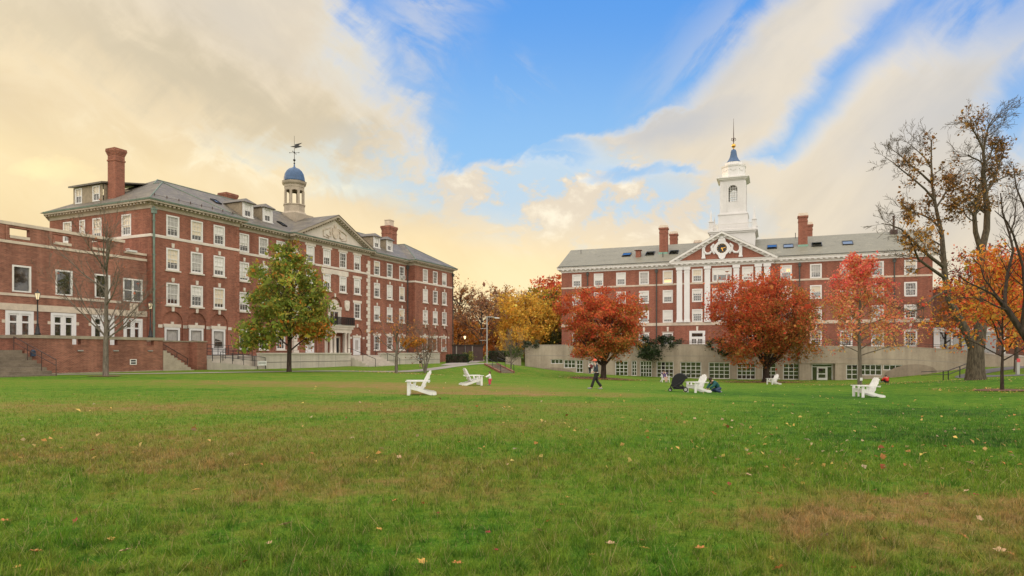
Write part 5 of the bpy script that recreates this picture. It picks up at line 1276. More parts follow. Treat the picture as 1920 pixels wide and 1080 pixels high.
def cwin(u0, u1, v0, v1, cols, rows, kind='w'):
    s0, s1 = s_at(u0), s_at(u1); p, d = cpos((s0+s1)/2); CO.append((s0, s1, E+(661-v1)/FL*p.y, E+(661-v0)/FL*p.y, cols, rows, kind))
cwin(1033, 1056, 673.5, 682, 3, 1); cwin(1057.5, 1079, 674.5, 690, 3, 2); cwin(1080.5, 1093, 675, 698.5, 2, 3); cwin(1103.5, 1112, 677, 701.5, 1, 1, 'door'); cwin(1112.8, 1121, 677, 701.5, 1, 1, 'door')
cwin(1153, 1177, 677, 704.5, 3, 4); cwin(1184, 1194, 676.5, 704.5, 2, 4); cwin(1200, 1222, 677, 706.5, 4, 4)
cwin(1231, 1263, 678, 707.5, 4, 4); cwin(1275.5, 1314.5, 678.5, 709, 4, 4); cwin(1328.5, 1368.5, 679.5, 710, 4, 4); cwin(1381.5, 1417, 680.5, 711, 4, 4)
cwin(1429, 1455, 681, 711, 3, 4); cwin(1468, 1499, 681.5, 711.5, 3, 4); cwin(1522, 1561, 682, 713, 1, 1, 'entry')
cwin(1587, 1609, 683.5, 711.5, 2, 3); cwin(1611, 1654, 683.5, 703.5, 4, 2); cwin(1656, 1691.5, 684, 694, 3, 1)
cw_ = MB(); N = int(cum[-1]/.25); ss = sorted({*[cum[-1]*i/N for i in range(N+1)], *[o[0] for o in CO], *[o[1] for o in CO]})
copg = MB(); jn = MB()
def cpt(s, z, out=0):
    p, d = cpos(s); n = Vector((d.y, -d.x)); return (p.x + n.x*out, p.y + n.y*out, z)
for a, b_ in zip(ss[:-1], ss[1:]):
    if b_-a < 1e-5: continue
    mid = (a+b_)/2; ta, tb = ctop(a), ctop(b_); o = next((o for o in CO if o[0] <= mid <= o[1]), None)
    segs = [(-4.0, None)] if o is None else [(-4.0, o[2]), (o[3], None)]
    for (zb, zt) in segs: cw_.quad(cpt(a, zb), cpt(b_, zb), cpt(b_, tb if zt is None else zt), cpt(a, ta if zt is None else zt))
    cw_.quad(cpt(a, ta), cpt(b_, tb), cpt(b_, tb, -.45), cpt(a, ta, -.45)); cw_.quad(cpt(a, ta-1.5, -.45), cpt(b_, tb-1.5, -.45), cpt(b_, tb, -.45), cpt(a, ta, -.45))
    if o is not None:
        for z in (o[2], o[3]): cw_.quad(cpt(a, z), cpt(b_, z), cpt(b_, z, -.4), cpt(a, z, -.4))
    jn.quad(cpt(a, ta-1.62, .015), cpt(b_, tb-1.62, .015), cpt(b_, tb-1.55, .015), cpt(a, ta-1.55, .015)); jn.quad(cpt(a, ta-.14, .015), cpt(b_, tb-.14, .015), cpt(b_, tb-.08, .015), cpt(a, ta-.08, .015))
for o in CO:
    for s in o[:2]: cw_.quad(cpt(s, o[2]), cpt(s, o[3]), cpt(s, o[3], -.4), cpt(s, o[2], -.4))
s = 4.0
while s < cum[-1]:
    if not any(o[0]-.2 < s < o[1]+.2 for o in CO): t = ctop(s); jn.quad(cpt(s-.015, -3.5, .012), cpt(s+.015, -3.5, .012), cpt(s+.015, t-.1, .012), cpt(s-.015, t-.1, .012))
    s += 3.1
p0_ = cpt(0, 0); cw_.quad(cpt(0, -4), cpt(0, ctop(0)), (p0_[0]+3, p0_[1]+14, ctop(0)), (p0_[0]+3, p0_[1]+14, -4))
cw_.build('wall', 'concrete', C); jn.build('wall_joint', 'path_grey', C)
for (sa, sb, h, dz) in ((s_at(1018), s_at(1078), .55, -.1), (s_at(1655), s_at(1756), 1.15, .25)):
    mb = MB(); n = 26
    for i in range(n):
        a = sa+(sb-sa)*i/n; b_ = sa+(sb-sa)*(i+1)/n; f = lambda s: h*math.sin(PI*min(1, max(0, (s-sa)/(sb-sa))))**.6
        pa, pb_ = cpt(a, 0), cpt(b_, 0); za, zb = g1(pa[0], pa[1]-.3), g1(pb_[0], pb_[1]-.3)
        mb.quad(cpt(a, za-.5, .006), cpt(b_, zb-.5, .006), cpt(b_, zb+dz+f(b_), .006), cpt(a, za+dz+f(a), .006))
    mb.build('damp_stain', 'wet_concrete', C)
for o in CO:
    s0, s1, zb, zt, cols, rows, kind = o; p, d = cpos((s0+s1)/2); w_, h_ = (cpos(s1)[0]-cpos(s0)[0]).length, zt-zb
    ang = math.atan2(d.y, d.x); n = Vector((d.y, -d.x)); loc = (p.x - n.x*.12, p.y - n.y*.12, zb)
    if kind == 'w':
        fm, pm, rect = win_meshes(w_, h_, cols, rows, .09, 'grid'); wo = link('window', fm, C, loc, ang); link('pane', pm, wo)
    else:
        f = MB(); hw = w_/2; f.box(-hw, -hw+.1, -.02, .1, 0, h_); f.box(hw-.1, hw, -.02, .1, 0, h_); f.box(-hw+.1, hw-.1, -.02, .1, h_-.12, h_)
        if kind == 'entry':
            f.box(-hw+.1, hw-.1, .0, .1, h_-.42, h_-.34)
            for x in (-hw+.62, hw-.68): f.box(x, x+.09, -.01, .1, 0, h_-.42)
            f.box(-.62, -.42, .02, .09, 0, h_-.42); f.box(.40, .60, .02, .09, 0, h_-.42); f.box(-.42, .40, .02, .09, h_-.6, h_-.42); f.box(-.42, .40, .02, .09, 0, .3); f.box(-.42, .40, .025, .085, .75, .86)
        wo = link('entrance_door', f.mesh('entrance_door', 'white_paint'), C, loc, ang)
        link('pane', MB().quad((-hw+.1, .092, 0), (hw-.1, .092, 0), (hw-.1, .092, h_-.12), (-hw+.1, .092, h_-.12)).mesh('pane', 'glass' if kind == 'entry' else 'white_trim'), wo)
        if kind == 'entry': link('handle', MB().tube([(-.52, -.04, .9), (-.52, -.04, 1.2)], .02, 6).mesh('handle', 'steel'), wo)
p, d = cpos(s_at(1541)); ang = math.atan2(d.y, d.x); n = Vector((d.y, -d.x)); zt_ = CO[[o[6] for o in CO].index('entry')][3]
sur = MB().box(-2.7, -1.45, -.45, .1, -4, zt_+.05).box(1.45, 2.7, -.45, .1, -4, zt_+.05).box(-2.75, 2.75, -.5, .1, zt_+.052, zt_+2.2)
sur.build('entrance_surround', 'concrete', C, loc=(p.x, p.y, 0)).rotation_euler = (0, 0, ang)
# terrace on top, reaching the hall
inner = [(8.76+.9307*t, 117.7-.3658*t-.02) for t in (-8, 0, 20, 40, 56, 64)]
tmb = MB(); K2 = 60; 
for i in range(K2):
    a, b_ = cum[-1]*i/K2*.86, cum[-1]*(i+1)/K2*.86; fa, fb = i/K2, (i+1)/K2
    def inn_(f): t = -8 + 72*f; return (8.76+.9307*t, 117.7-.3658*t+1.0, E+.12)
    tmb.quad(cpt(a, ctop(a)-.55, -.44), cpt(b_, ctop(b_)-.55, -.44), inn_(fb), inn_(fa))
tag(tmb.build('terrace_floor', 'path_grey'), kind='structure', label='paved roof terrace in front of the right hall')
for (u0, u1, lab) in ((1270, 1345, 'thin dark rail along the concrete parapet below the clock pediment'), (1525, 1790, 'long dark rail along the parapet behind the pink and orange young tree')):
    rl_ = thing('terrace_railing', lab, 'railing', (0, 0, 0), 0, 'railings on the concrete parapet'); s0, s1 = s_at(u0), s_at(u1); mb = MB(); n = max(3, int((s1-s0)/1.2))
    for h in (.42, .2):
        mb.tube([cpt(s0+(s1-s0)*i/n, ctop(s0+(s1-s0)*i/n)+h, -.3) for i in range(n+1)], .03, 5)
    for i in range(n+1): s = s0+(s1-s0)*i/n; mb.tube([cpt(s, ctop(s)-.05, -.3), cpt(s, ctop(s)+.42, -.3)], .025, 5)
    mb.build('rail', 'rust_metal', rl_)
# ------------------------------------------------------------------ trees
def perp(d, rng):
    a = d.orthogonal().normalized(); b_ = d.cross(a); t = rng.random()*2*PI
    return a*math.cos(t) + b_*math.sin(t)
class Wood:
    """limbs as tapering tubes; children spawned along their parents inside an envelope"""
    SID = [10, 7, 5, 4, 3, 3]
    def __init__(s, rng, env=None): s.rng = rng; s.br = []; s.env = env
    def limb(s, pts, r0, r1, lvl):
        pts = [Vector(p) for p in pts]
        s.br.append((pts, r0, r1, lvl)); return len(s.br)-1
    def curved(s, p0, d, L, r0, r1, lvl, n=5, wob=.16, up=.12):
        pts = [Vector(p0)]; d = d.normalized()
        for k in range(n):
            d = (d + Vector((s.rng.gauss(0, wob), s.rng.gauss(0, wob), s.rng.gauss(0, wob)*.7 + up))).normalized()
            pts.append(pts[-1] + d*(L/n))
        return s.limb(pts, r0, r1, lvl)
    def spawn(s, idx, count, t0, t1, ang, Lf, rf, lvl, up=.12, wob=.16, bias=None, n=4):
        pts, r0, r1, _ = s.br[idx]; out = []
        m = len(pts)-1; tot = sum((pts[i+1]-pts[i]).length for i in range(m))
        for k in range(count):
            t = t0 + (t1-t0)*(k + s.rng.random())/count
            x = t*m; i = min(int(x), m-1); p = pts[i].lerp(pts[i+1], x-i); tan = (pts[i+1]-pts[i]).normalized()
            a = math.radians(s.rng.gauss(ang, 9)); q = perp(tan, s.rng)
            if bias is not None: q = (q + bias*.8).normalized(); q = (q - tan*q.dot(tan)).normalized()
            d = tan*math.cos(a) + q*math.sin(a)
            L = (Lf(t) if callable(Lf) else Lf*tot) * s.rng.uniform(.7, 1.2)
            if s.env is not None:
                for _ in range(8):
                    if s.env(p + d*L) <= 1: break
                    L *= .78
            r = (r0 + (r1-r0)*t)*rf
            if L > .12: out.append(s.curved(p, d, L, r, r*.3, lvl, n, wob, up))
        return out
    def mesh(s, name, mat, minr=.006):
        V = []; Fq = []; base = 0
        for pts, r0, r1, lvl in s.br:
            n = s.SID[min(lvl, 5)]; P = np.array([tuple(p) for p in pts]); m = len(P)
            T = np.empty_like(P); T[1:-1] = P[2:]-P[:-2]; T[0] = P[1]-P[0]; T[-1] = P[-1]-P[-2]
            T /= np.linalg.norm(T, axis=1)[:, None] + 1e-9
            ref = np.array([1., 0, 0]) if abs(T[0, 0]) < .7 else np.array([0, 1., 0])
            A = ref - T*(T@ref)[:, None]; A /= np.linalg.norm(A, axis=1)[:, None] + 1e-9
            B = np.cross(T, A); R_ = np.maximum(r0 + (r1-r0)*np.linspace(0, 1, m), minr)
            an = np.arange(n)*2*PI/n
            ring = P[:, None] + (A[:, None]*np.cos(an)[None, :, None] + B[:, None]*np.sin(an)[None, :, None])*R_[:, None, None]
            V.append(ring.reshape(-1, 3))
            k, j = np.meshgrid(np.arange(m-1), np.arange(n), indexing='ij'); j2 = (j+1) % n
            Fq.append(np.stack([base+k*n+j, base+k*n+j2, base+(k+1)*n+j2, base+(k+1)*n+j], -1).reshape(-1, 4)); base += m*n
        V = np.concatenate(V); Fq = np.concatenate(Fq)
        return np_mesh(name, V, Fq, mat, smooth=True)
    def tips(s, lv, per=3, t0=.3):
        out = []
        for pts, r0, r1, l in s.br:
            if l < lv: continue
            m = len(pts)-1
            for _ in range(per):
                x = s.rng.uniform(t0, 1)*m; i = min(int(x), m-1); out.append(tuple(pts[i].lerp(pts[i+1], x-i)))
        return np.array(out) if out else np.zeros((0, 3))
def np_mesh(name, V, F_, mat, smooth=False, colors=None):
    me = bpy.data.meshes.new(name); nv, nf, k = len(V), len(F_), F_.shape[1]
    me.vertices.add(nv); me.vertices.foreach_set('co', np.ascontiguousarray(V, np.float32).ravel())
    me.loops.add(nf*k); me.loops.foreach_set('vertex_index', np.ascontiguousarray(F_, np.int32).ravel())
    me.polygons.add(nf); me.polygons.foreach_set('loop_start', np.arange(0, nf*k, k, dtype=np.int32)); me.polygons.foreach_set('loop_total', np.full(nf, k, np.int32))
    if smooth: me.polygons.foreach_set('use_smooth', np.ones(nf, bool))
    if colors is not None:
        at_ = me.color_attributes.new('tint', 'FLOAT_COLOR', 'POINT'); at_.data.foreach_set('color', np.ascontiguousarray(colors, np.float32).ravel())
    me.update(calc_edges=True); me.validate()
    me.materials.append(MATS[mat] if isinstance(mat, str) else mat)
    return me
def leaves(name, C_, size, cols, mat, nr, up=.3, asp=.62, sizevar=.35):
    """C_ (N,3) leaf places; cols (N,3)"""
    N = len(C_); nrm = nr.normal(size=(N, 3)); nrm[:, 2] += up; nrm /= np.linalg.norm(nrm, axis=1)[:, None]
    t = nr.normal(size=(N, 3)); t -= nrm*(t*nrm).sum(1)[:, None]; t /= np.linalg.norm(t, axis=1)[:, None]; b_ = np.cross(nrm, t)
    L = size*np.exp(nr.normal(0, sizevar, N))[:, None]; W = L*asp
    droop = nrm*L*.18
    V = np.stack([C_ + t*L*.5 - droop, C_ + b_*W*.5, C_ - t*L*.5 - droop, C_ - b_*W*.5], 1).reshape(-1, 3)
    F_ = np.arange(4*N).reshape(N, 4)
    col = np.repeat(np.concatenate([cols, np.ones((N, 1))], 1), 4, 0)
    return np_mesh(name, V, F_, mat, colors=col)
def mixcol(nr, N, palette, weights, jit=.18):
    P = np.array(palette); idx = nr.choice(len(P), N, p=np.array(weights)/sum(weights)); c = P[idx]*np.exp(nr.normal(0, jit, (N, 1)))*np.exp(nr.normal(0, jit*.35, (N, 3)))
    return np.clip(c, 0, .95)
def ell(cx, cy, cz, rx, ry, rz):
    return lambda p: math.sqrt(((p[0]-cx)/rx)**2 + ((p[1]-cy)/ry)**2 + ((p[2]-cz)/rz)**2)
def clumps(nr, n, env_c, env_r, per, cr, flat=.6, shell=.55, lump=None):
    """leaf places gathered in clumps spread through an ellipsoid (biased to its outside)"""
    d = nr.normal(size=(n, 3)); d /= np.linalg.norm(d, axis=1)[:, None]
    rad = shell + (1-shell)*nr.random(n)**.6
    if lump is not None: rad *= 1 + lump*np.sin(d[:, 0]*3.1+1)*np.cos(d[:, 2]*4.3+.5) + lump*.8*np.sin(d[:, 1]*5.2 + d[:, 2]*3.7)
    c = np.array(env_c) + d*rad[:, None]*np.array(env_r)
    k = np.repeat(np.arange(n), per)
    pos = c[k] + nr.normal(size=(n*per, 3))*np.array([cr, cr, cr*flat])
    return pos, k, c
def tree(name, label, base, cat='tree', group=None):
    return thing(name, label, cat, base, 0, group)
def ground_at(x, y, dz=-.05): return Vector((x, y, g1(x, y)+dz))
def at_ground(u, Y): x = (u-960)/FL*Y; return ground_at(x, Y)
def mulch_ring(name, b_, r, label):
    mb = MB(); n = 28; c = (b_.x, b_.y, g1(b_.x, b_.y)+.05); ring = []
    for k in range(n):
        a = 2*PI*k/n; rr_ = r*(1+.12*math.sin(3*a+b_.x)); x, y = b_.x+rr_*math.cos(a), b_.y+rr_*math.sin(a); ring.append((x, y, g1(x, y)+.035))
    for k in range(n): mb.poly([c, ring[k], ring[(k+1) % n]])
    return tag(mb.build(name, 'mulch'), kind='structure', label=label)

RED = [(.58,.10,.045), (.66,.17,.06), (.48,.065,.035), (.58,.22,.065), (.30,.11,.04)]
OLV = [(.27,.19,.045), (.40,.18,.045), (.19,.15,.04), (.50,.19,.05)]
ORA = [(.62,.24,.03), (.66,.34,.05), (.55,.14,.025), (.48,.20,.04)]
YEL = [(.72,.42,.06), (.66,.34,.045), (.56,.34,.055), (.76,.5,.10)]
GRN = [(.165,.215,.035), (.22,.26,.05), (.11,.16,.03), (.34,.32,.055), (.40,.31,.06)]

def round_maple(seed, u, Y, label, W_, Hc, zc, base_h, tr, n_cl, per, tone, dim=1.0):
    """low-forking maple with a dense round crown: W_ half width, Hc half height, zc crown centre height"""
    rng = random.Random(seed); nr = np.random.default_rng(seed); b_ = at_ground(u, Y); T = tree('maple_tree', label, b_)
    W = Wood(rng, ell(0, 0, zc, W_, W_, Hc))
    W.limb([(0,0,-.2), (.02,0,.25), (.05,.05,base_h)], tr*1.15, tr*.92, 0); W.br[0] = ([Vector((0,0,-.3)), Vector((0,0,.15)), Vector((.03,0,.5)), Vector((.06,.03,base_h))], tr*1.5, tr*.85, 0)
    mains = []
    for k in range(9):
        a = 2*PI*k/9 + rng.uniform(-.3, .3); el_ = math.radians(rng.choice([28, 42, 55, 68, 75]))
        d = Vector((math.cos(a)*math.cos(el_), math.sin(a)*math.cos(el_), math.sin(el_)))
        mains.append(W.curved((.05, .03, base_h*rng.uniform(.8, 1.0)), d, min(W_, Hc)*rng.uniform(1.0, 1.35), tr*.5, tr*.12, 1, 7, .10, .05))
    l2 = []
    for m in mains: l2 += W.spawn(m, 7, .25, 1, 40, .5, .6, 2)
    l3 = []
    for m in l2: l3 += W.spawn(m, 5, .25, 1, 42, .55, .6, 3)
    link('trunk', W.mesh('trunk', 'bark_dark'), T)
    pos, k, c = clumps(nr, n_cl, (0, 0, zc), (W_*.93, W_*.93, Hc*.93), per, W_*.082, .62, .42, .17)
    tp = W.tips(3, 2); kk = np.concatenate([k, nr.integers(0, n_cl, len(tp))]); pos = np.concatenate([pos, tp + nr.normal(size=tp.shape)*.15])
    # sparser lower inside, open gaps
    rel = (c - np.array([0, 0, zc]))/np.array([W_, W_, Hc])
    red = np.clip(.62 + .55*rel[:, 2] - .35*rel[:, 0]*tone + nr.normal(0, .22, n_cl), 0, 1)
    colR = mixcol(nr, len(pos), RED, [4, 4, 2, 2, .6]); colO = mixcol(nr, len(pos), OLV, [3, 3, 2, 2])
    pick = (nr.random(len(pos)) < red[kk])[:, None]; col = np.where(pick, colR, colO)
    shade = np.exp(nr.normal(0, .16, n_cl))[kk][:, None]; col = np.clip(col*shade, 0, .9)
    hole = np.sin(c[:, 0]*1.35+seed)*np.sin(c[:, 2]*1.5+1.3*seed)*np.sin(c[:, 1]*1.2+.7*seed); keep = (pos[:, 2] > base_h*.8) & ~((hole > .52)[kk]) & ~((np.hypot(pos[:, 0], pos[:, 1]) < W_*.42) & (pos[:, 2] < zc-Hc*.62) & (nr.random(len(pos)) < .75))
    link('crown', leaves('crown', pos[keep], .15, np.clip(col[keep]*dim, 0, .9), 'leaf_bright', nr, .5, .62, .5), T)
    return T, b_
T4, b4 = round_maple(3, 1131, 75, 'round red maple with green tinged underside, left of the two red maples', 4.95, 4.55, 5.9, 1.8, .30, 420, 115, .6, 1.12)
T5, b5 = round_maple(5, 1436, 79, 'round dark red maple with olive shade, larger of the two red maples', 6.5, 6.0, 7.2, 1.9, .40, 640, 110, 1.2, 1.0)
mulch_ring('mulch_bed', b4, 3.4, 'brown leaf strewn bed under the left red maple'); mulch_ring('mulch_bed', b5, 4.2, 'brown leaf strewn bed under the larger red maple')

# young pink and orange tree before the right hall
rng = random.Random(21); nr = np.random.default_rng(21); b6 = at_ground(1612, 59)
T6 = tree('sweetgum_tree', 'young pyramidal tree with pink red and orange leaves', b6); W = Wood(rng)
W.limb([(0,0,-.2), (.0,0,2), (-.05,0,5), (.05,0,8), (.08,.05,11.0)], .20, .03, 0)
for k in range(34):
    z = 2.6 + 8.0*(k/33)**.95; L_ = 4.3*(1-(z-2.0)/9.8)**.85 + .35; a = k*2.4 + rng.uniform(-.4, .4); e_ = math.radians(18 + 22*(z/11))
    i = W.curved((0, 0, z), Vector((math.cos(a)*math.cos(e_), math.sin(a)*math.cos(e_), math.sin(e_))), L_, .05*(1.2-z/12), .012, 1, 6, .09, .02)
    for j in W.spawn(i, 7, .2, 1, 45, .36, .6, 2): W.spawn(j, 4, .2, 1, 45, .4, .6, 3)
link('trunk', W.mesh('trunk', 'bark_grey'), T6)
tp = W.tips(2, 11, .1); pos = tp + nr.normal(size=tp.shape)*.22
pos = pos[nr.random(len(pos)) < .76]
rr_ = np.hypot(pos[:, 0], pos[:, 1])/(4.3*(1-np.clip((pos[:, 2]-2)/9.8, 0, .97))**.85+.4)
PINK = [(.80,.12,.10), (.85,.20,.13), (.75,.085,.09), (.84,.28,.16)]; ORG = [(.80,.34,.12), (.72,.38,.13), (.55,.36,.10), (.84,.27,.11)]
PINK = [(.86,.17,.13), (.90,.26,.17), (.80,.12,.11), (.88,.34,.20)]; ORG = [(.86,.42,.16), (.78,.46,.18), (.62,.44,.14), (.88,.34,.15)]
pk = nr.random(len(pos)) < np.clip(.02 + .48*rr_ + .34*(pos[:, 2] > 8.6) - .35*((pos[:, 0] > .5) & (pos[:, 2] < 4.6)), 0, .92)
col = np.where(pk[:, None], mixcol(nr, len(pos), PINK, [3, 3, 2, 2]), mixcol(nr, len(pos), ORG, [3, 3, 2, 2]))
link('crown', leaves('crown', pos, .20, col, 'leaf_bright', nr, .2, .55), T6)
link('trunk_tag', MB().box(-.1, .12, -.26, -.235, .42, .68).mesh('trunk_tag', 'sign_white'), T6)

# green tree turning orange in front of the left hall
rng = random.Random(31); nr = np.random.default_rng(31); b2 = at_ground(542, 59)
T2 = tree('maple_tree', 'green leafed tree turning orange low on its right side', b2)
W = Wood(rng); W.limb([(0,0,-.2), (0,0,.3), (.03,0,2.2), (.1,0,5), (.15,.1,8), (.15,.1,10.8)], .27, .04, 0)
lobes = [((-.1,0,7.6), (3.3,3.2,3.6)), ((.4,0,5.2), (3.7,3.3,2.1)), ((-2.6,-.3,3.2), (1.9,1.7,1.15)), ((1.6,0,3.7), (2.1,2.0,1.2)), ((-.1,0,10.2), (1.3,1.3,1.7)), ((2.3,.2,6.4), (1.4,1.5,1.6)), ((-2.2,0,6.0), (1.5,1.5,1.5))]
for k in range(26):
    z = 1.9 + 8.2*(k/25); c_ = rng.choice(lobes[:4]) ; a = k*2.4+rng.uniform(-.5, .5); L_ = 3.5*(1-(z-1.5)/11)**.6
    i = W.curved((.08, 0, z), Vector((math.cos(a), math.sin(a), .45+.05*z)), L_, .075*(1.2-z/12), .015, 1, 6, .12, .05)
    for j in W.spawn(i, 6, .25, 1, 42, .42, .6, 2): W.spawn(j, 4, .2, 1, 45, .45, .6, 3)
link('trunk', W.mesh('trunk', 'bark_dark'), T2)
PS = []; CS = []
for (c_, r_), n in zip(lobes, (95, 70, 34, 34, 24, 16, 16)):
    pos, k, cc = clumps(nr, n, c_, r_, 70, .36, .7, .3, .14); PS.append(pos)
    g = mixcol(nr, len(pos), GRN, [3, 3, 2, 2, 1.3]); o = mixcol(nr, len(pos), [(.36,.16,.03), (.45,.15,.025), (.30,.20,.035)], [2, 2, 2])
    f = np.clip(.05 + .60*((pos[:, 0] > .8) & (pos[:, 2] < 4.4)) + .07*(pos[:, 2] > 7) + .10*np.sin(pos[:, 0]*2.1+pos[:, 2]*1.7), 0, .9)
    sh = np.exp(nr.normal(0, .17, n))[k][:, None]
    CS.append(np.where((nr.random(len(pos)) < f)[:, None], o, g)*sh)
link('crown', leaves('crown', np.concatenate(PS), .19, np.clip(np.concatenate(CS)*1.32, 0, .9), 'leaf_bright', nr, .4, .62, .5), T2)

# bare young tree in front of the brick terrace wall
def vase(seed, b_, label, h, trunk_h, r, nm, spread, name='bare_tree', mat='bark_grey', extra=None, l3=5, leafn=0, lcols=ORA, dens=1.0):
    rng = random.Random(seed); nr = np.random.default_rng(seed); T = tree(name, label, b_); W = Wood(rng)
    W.limb([(0,0,-.2), (.0,0,.2), (.02,0,trunk_h)], r*1.25, r*.85, 0)
    ml = [W.limb([(.02,0,trunk_h*.95), (.06,.02,trunk_h+.35*(h-trunk_h)), (.02,.1,trunk_h+.7*(h-trunk_h)), (.12,.0,h)], r*.8, .012, 0)]
    for k in range(nm):
        a = 2*PI*k/nm*1.0 + rng.uniform(-.4, .4); z = trunk_h*rng.uniform(.86, 1.25) if k < nm*.6 else trunk_h + (h-trunk_h)*rng.uniform(.12, .6)
        e_ = math.radians(rng.uniform(26, 62)); L_ = min(spread/ max(.35, math.cos(e_)), (h-z)/max(.2, math.sin(e_)))*rng.uniform(.7, 1.0)
        ml.append(W.curved((.03, 0, z), Vector((math.cos(a)*math.cos(e_), math.sin(a)*math.cos(e_), math.sin(e_))), L_, r*.33, .012, 1, 8, .06, .05))
    for m in ml:
        for j in W.spawn(m, int(8*dens), .25, .98, 34, .34, .5, 2, .10, .10):
            for q in W.spawn(j, l3, .2, 1, 36, .42, .6, 3, .08, .12): W.spawn(q, 3, .3, 1, 36, .5, .7, 4, .05, .14, None, 3)
    if extra: extra(W)
    link('trunk', W.mesh('trunk', mat, .007), T)
    if leafn:
        tp = W.tips(3, 3); pos = tp[nr.choice(len(tp), min(leafn, len(tp)), replace=False)] + nr.normal(size=(min(leafn, len(tp)), 3))*.05
        link('crown', leaves('crown', pos, .13, mixcol(nr, len(pos), lcols, [1]*len(lcols)), 'leaf', nr), T)
    return T, W
b1 = at_ground(198, 46)
vase(41, b1, 'slender bare young tree before the brick terrace wall', 10.6, 2.7, .18, 14, 3.7, leafn=90, lcols=[(.40,.09,.05), (.45,.14,.06)])
mulch_ring('mulch_bed', b1, 1.0, 'dark soil ring round the bare young tree')
# small spreading tree before the entrance steps, almost leafless
b3 = at_ground(743, 68)
T3, W3 = vase(43, b3, 'small spreading tree with few orange leaves beside the entrance steps', 5.0, 1.7, .17, 7, 3.2, 'ornamental_tree', 'bark_grey', leafn=520, lcols=[(.66,.26,.06), (.5,.2,.07)], dens=.8, l3=4)
nr = np.random.default_rng(44)
b3b = at_ground(797, 74); T3b = tree('ornamental_tree', 'leaning thin stemmed tree with one bright orange clump of leaves', b3b); rng = random.Random(45); W = Wood(rng)
for (dx, dz) in ((-1.6, 4.2), (-.4, 4.8), (.5, 4.4), (1.1, 3.6)):
    i = W.limb([(0,0,-.1), (dx*.25, 0, dz*.3), (dx*.6, .1, dz*.65), (dx, .2, dz)], .085, .02, 0)
    for j in W.spawn(i, 8, .3, 1, 50, .45, .6, 1, .02, .16):
        for q in W.spawn(j, 5, .2, 1, 44, .5, .6, 2, 0, .16): W.spawn(q, 3, .2, 1, 40, .5, .6, 3)
link('trunk', W.mesh('trunk', 'bark_grey'), T3b)
P1, k1, _ = clumps(nr, 30, (-1.35, -.3, 3.35), (1.5, .9, .6), 60, .2, .6, .2, .1); P2 = W.tips(2, 2); P2 = P2[nr.random(len(P2)) < .45]
link('crown', leaves('crown', np.concatenate([P1, P2]), .15, np.concatenate([mixcol(nr, len(P1), [(.62,.25,.03), (.58,.32,.05), (.5,.16,.03)], [2, 2, 1]), mixcol(nr, len(P2), [(.30,.16,.06), (.22,.10,.05), (.42,.16,.05)], [2, 2, 1])]), 'leaf', nr), T3b)

# ------------------------------------------------------------------ big old tree at the right, two leaders
YB = 56.0; b7 = at_ground(1828, YB); rng = random.Random(71); nr = np.random.default_rng(71)
T7 = tree('old_tree', 'huge old tree with twin leaders, mostly bare with brown leaves', b7); W = Wood(rng)
def LP(u, v, dy=0.0): return at(u, v, YB+dy) - b7
W.limb([LP(1829, 716), LP(1829, 704), LP(1829, 690), LP(1830, 660), LP(1830, 640)], .78, .52, 0); W.br[-1] = (W.br[-1][0], .82, .50, 0)
ld1 = W.limb([LP(1826, 655), LP(1812, 622), LP(1795, 590), LP(1779, 560), LP(1772, 520), LP(1768, 470), LP(1766, 440, .3), LP(1756, 395, .5), LP(1748, 350, .6), LP(1746, 300, .5), LP(1747, 262, .4)], .37, .03, 0)
ld2 = W.limb([LP(1834, 655, .3), LP(1840, 600, .6), LP(1842, 540, .8), LP(1841, 480, 1.0), LP(1839, 462, 1.0)], .47, .36, 0)
ld2a = W.limb([LP(1838, 466, 1.0), LP(1829, 435, .8), LP(1827, 405, .6), LP(1834, 375, .6), LP(1838, 345, .5)], .22, .10, 0)
ld2b = W.limb([LP(1841, 468, 1.0), LP(1850, 430, 1.3), LP(1851, 395, 1.4), LP(1846, 350, 1.4), LP(1843, 322, 1.3), LP(1846, 305, 1.2)], .28, .15, 0)
up1 = W.limb([LP(1846, 308, 1.2), LP(1844, 285, 1.1), LP(1847, 262, 1.0), LP(1853, 238, .9), LP(1862, 222, .8)], .13, .03, 1)
up2 = W.limb([LP(1845, 285, 1.1), LP(1838, 268, .9), LP(1830, 253, .6), LP(1820, 236, .4), LP(1812, 226, .3)], .10, .03, 1)
up3 = W.limb([LP(1848, 262, 1.0), LP(1853, 240, 1.5), LP(1868, 222, 1.8), LP(1880, 210, 2.0)], .08, .02, 1)
up4 = W.limb([LP(1845, 308, 1.2), LP(1834, 300, .8), LP(1822, 295, .4), LP(1815, 290, .2)], .07, .05, 1)
up5 = W.limb([LP(1847, 305, 1.2), LP(1856, 295, 1.5), LP(1860, 280, 1.7), LP(1861, 272, 1.7)], .08, .06, 1)
sd1 = W.limb([LP(1849, 360, 1.4), LP(1860, 345, 1.8), LP(1868, 325, 2.1), LP(1876, 300, 2.4), LP(1884, 280, 2.5)], .14, .04, 1)
sd2 = W.limb([LP(1846, 350, 1.4), LP(1866, 340, 2.0), LP(1895, 326, 2.6)], .09, .05, 1)
br1 = W.limb([LP(1769, 500), LP(1750, 486, -.6), LP(1728, 468, -1.1), LP(1708, 447, -1.6), LP(1690, 430, -2.0), LP(1670, 422, -2.2), LP(1653, 419, -2.4)], .16, .025, 1)
br2 = W.limb([LP(1770, 520), LP(1748, 505, -1), LP(1722, 486, -1.6), LP(1712, 462, -2.2), LP(1704, 446, -2.4)], .15, .04, 1)
br3 = W.limb([LP(1752, 375, .5), LP(1735, 355, 0), LP(1712, 335, -.6), LP(1690, 318, -1.0), LP(1672, 303, -1.3), LP(1657, 293, -1.5)], .10, .015, 1)
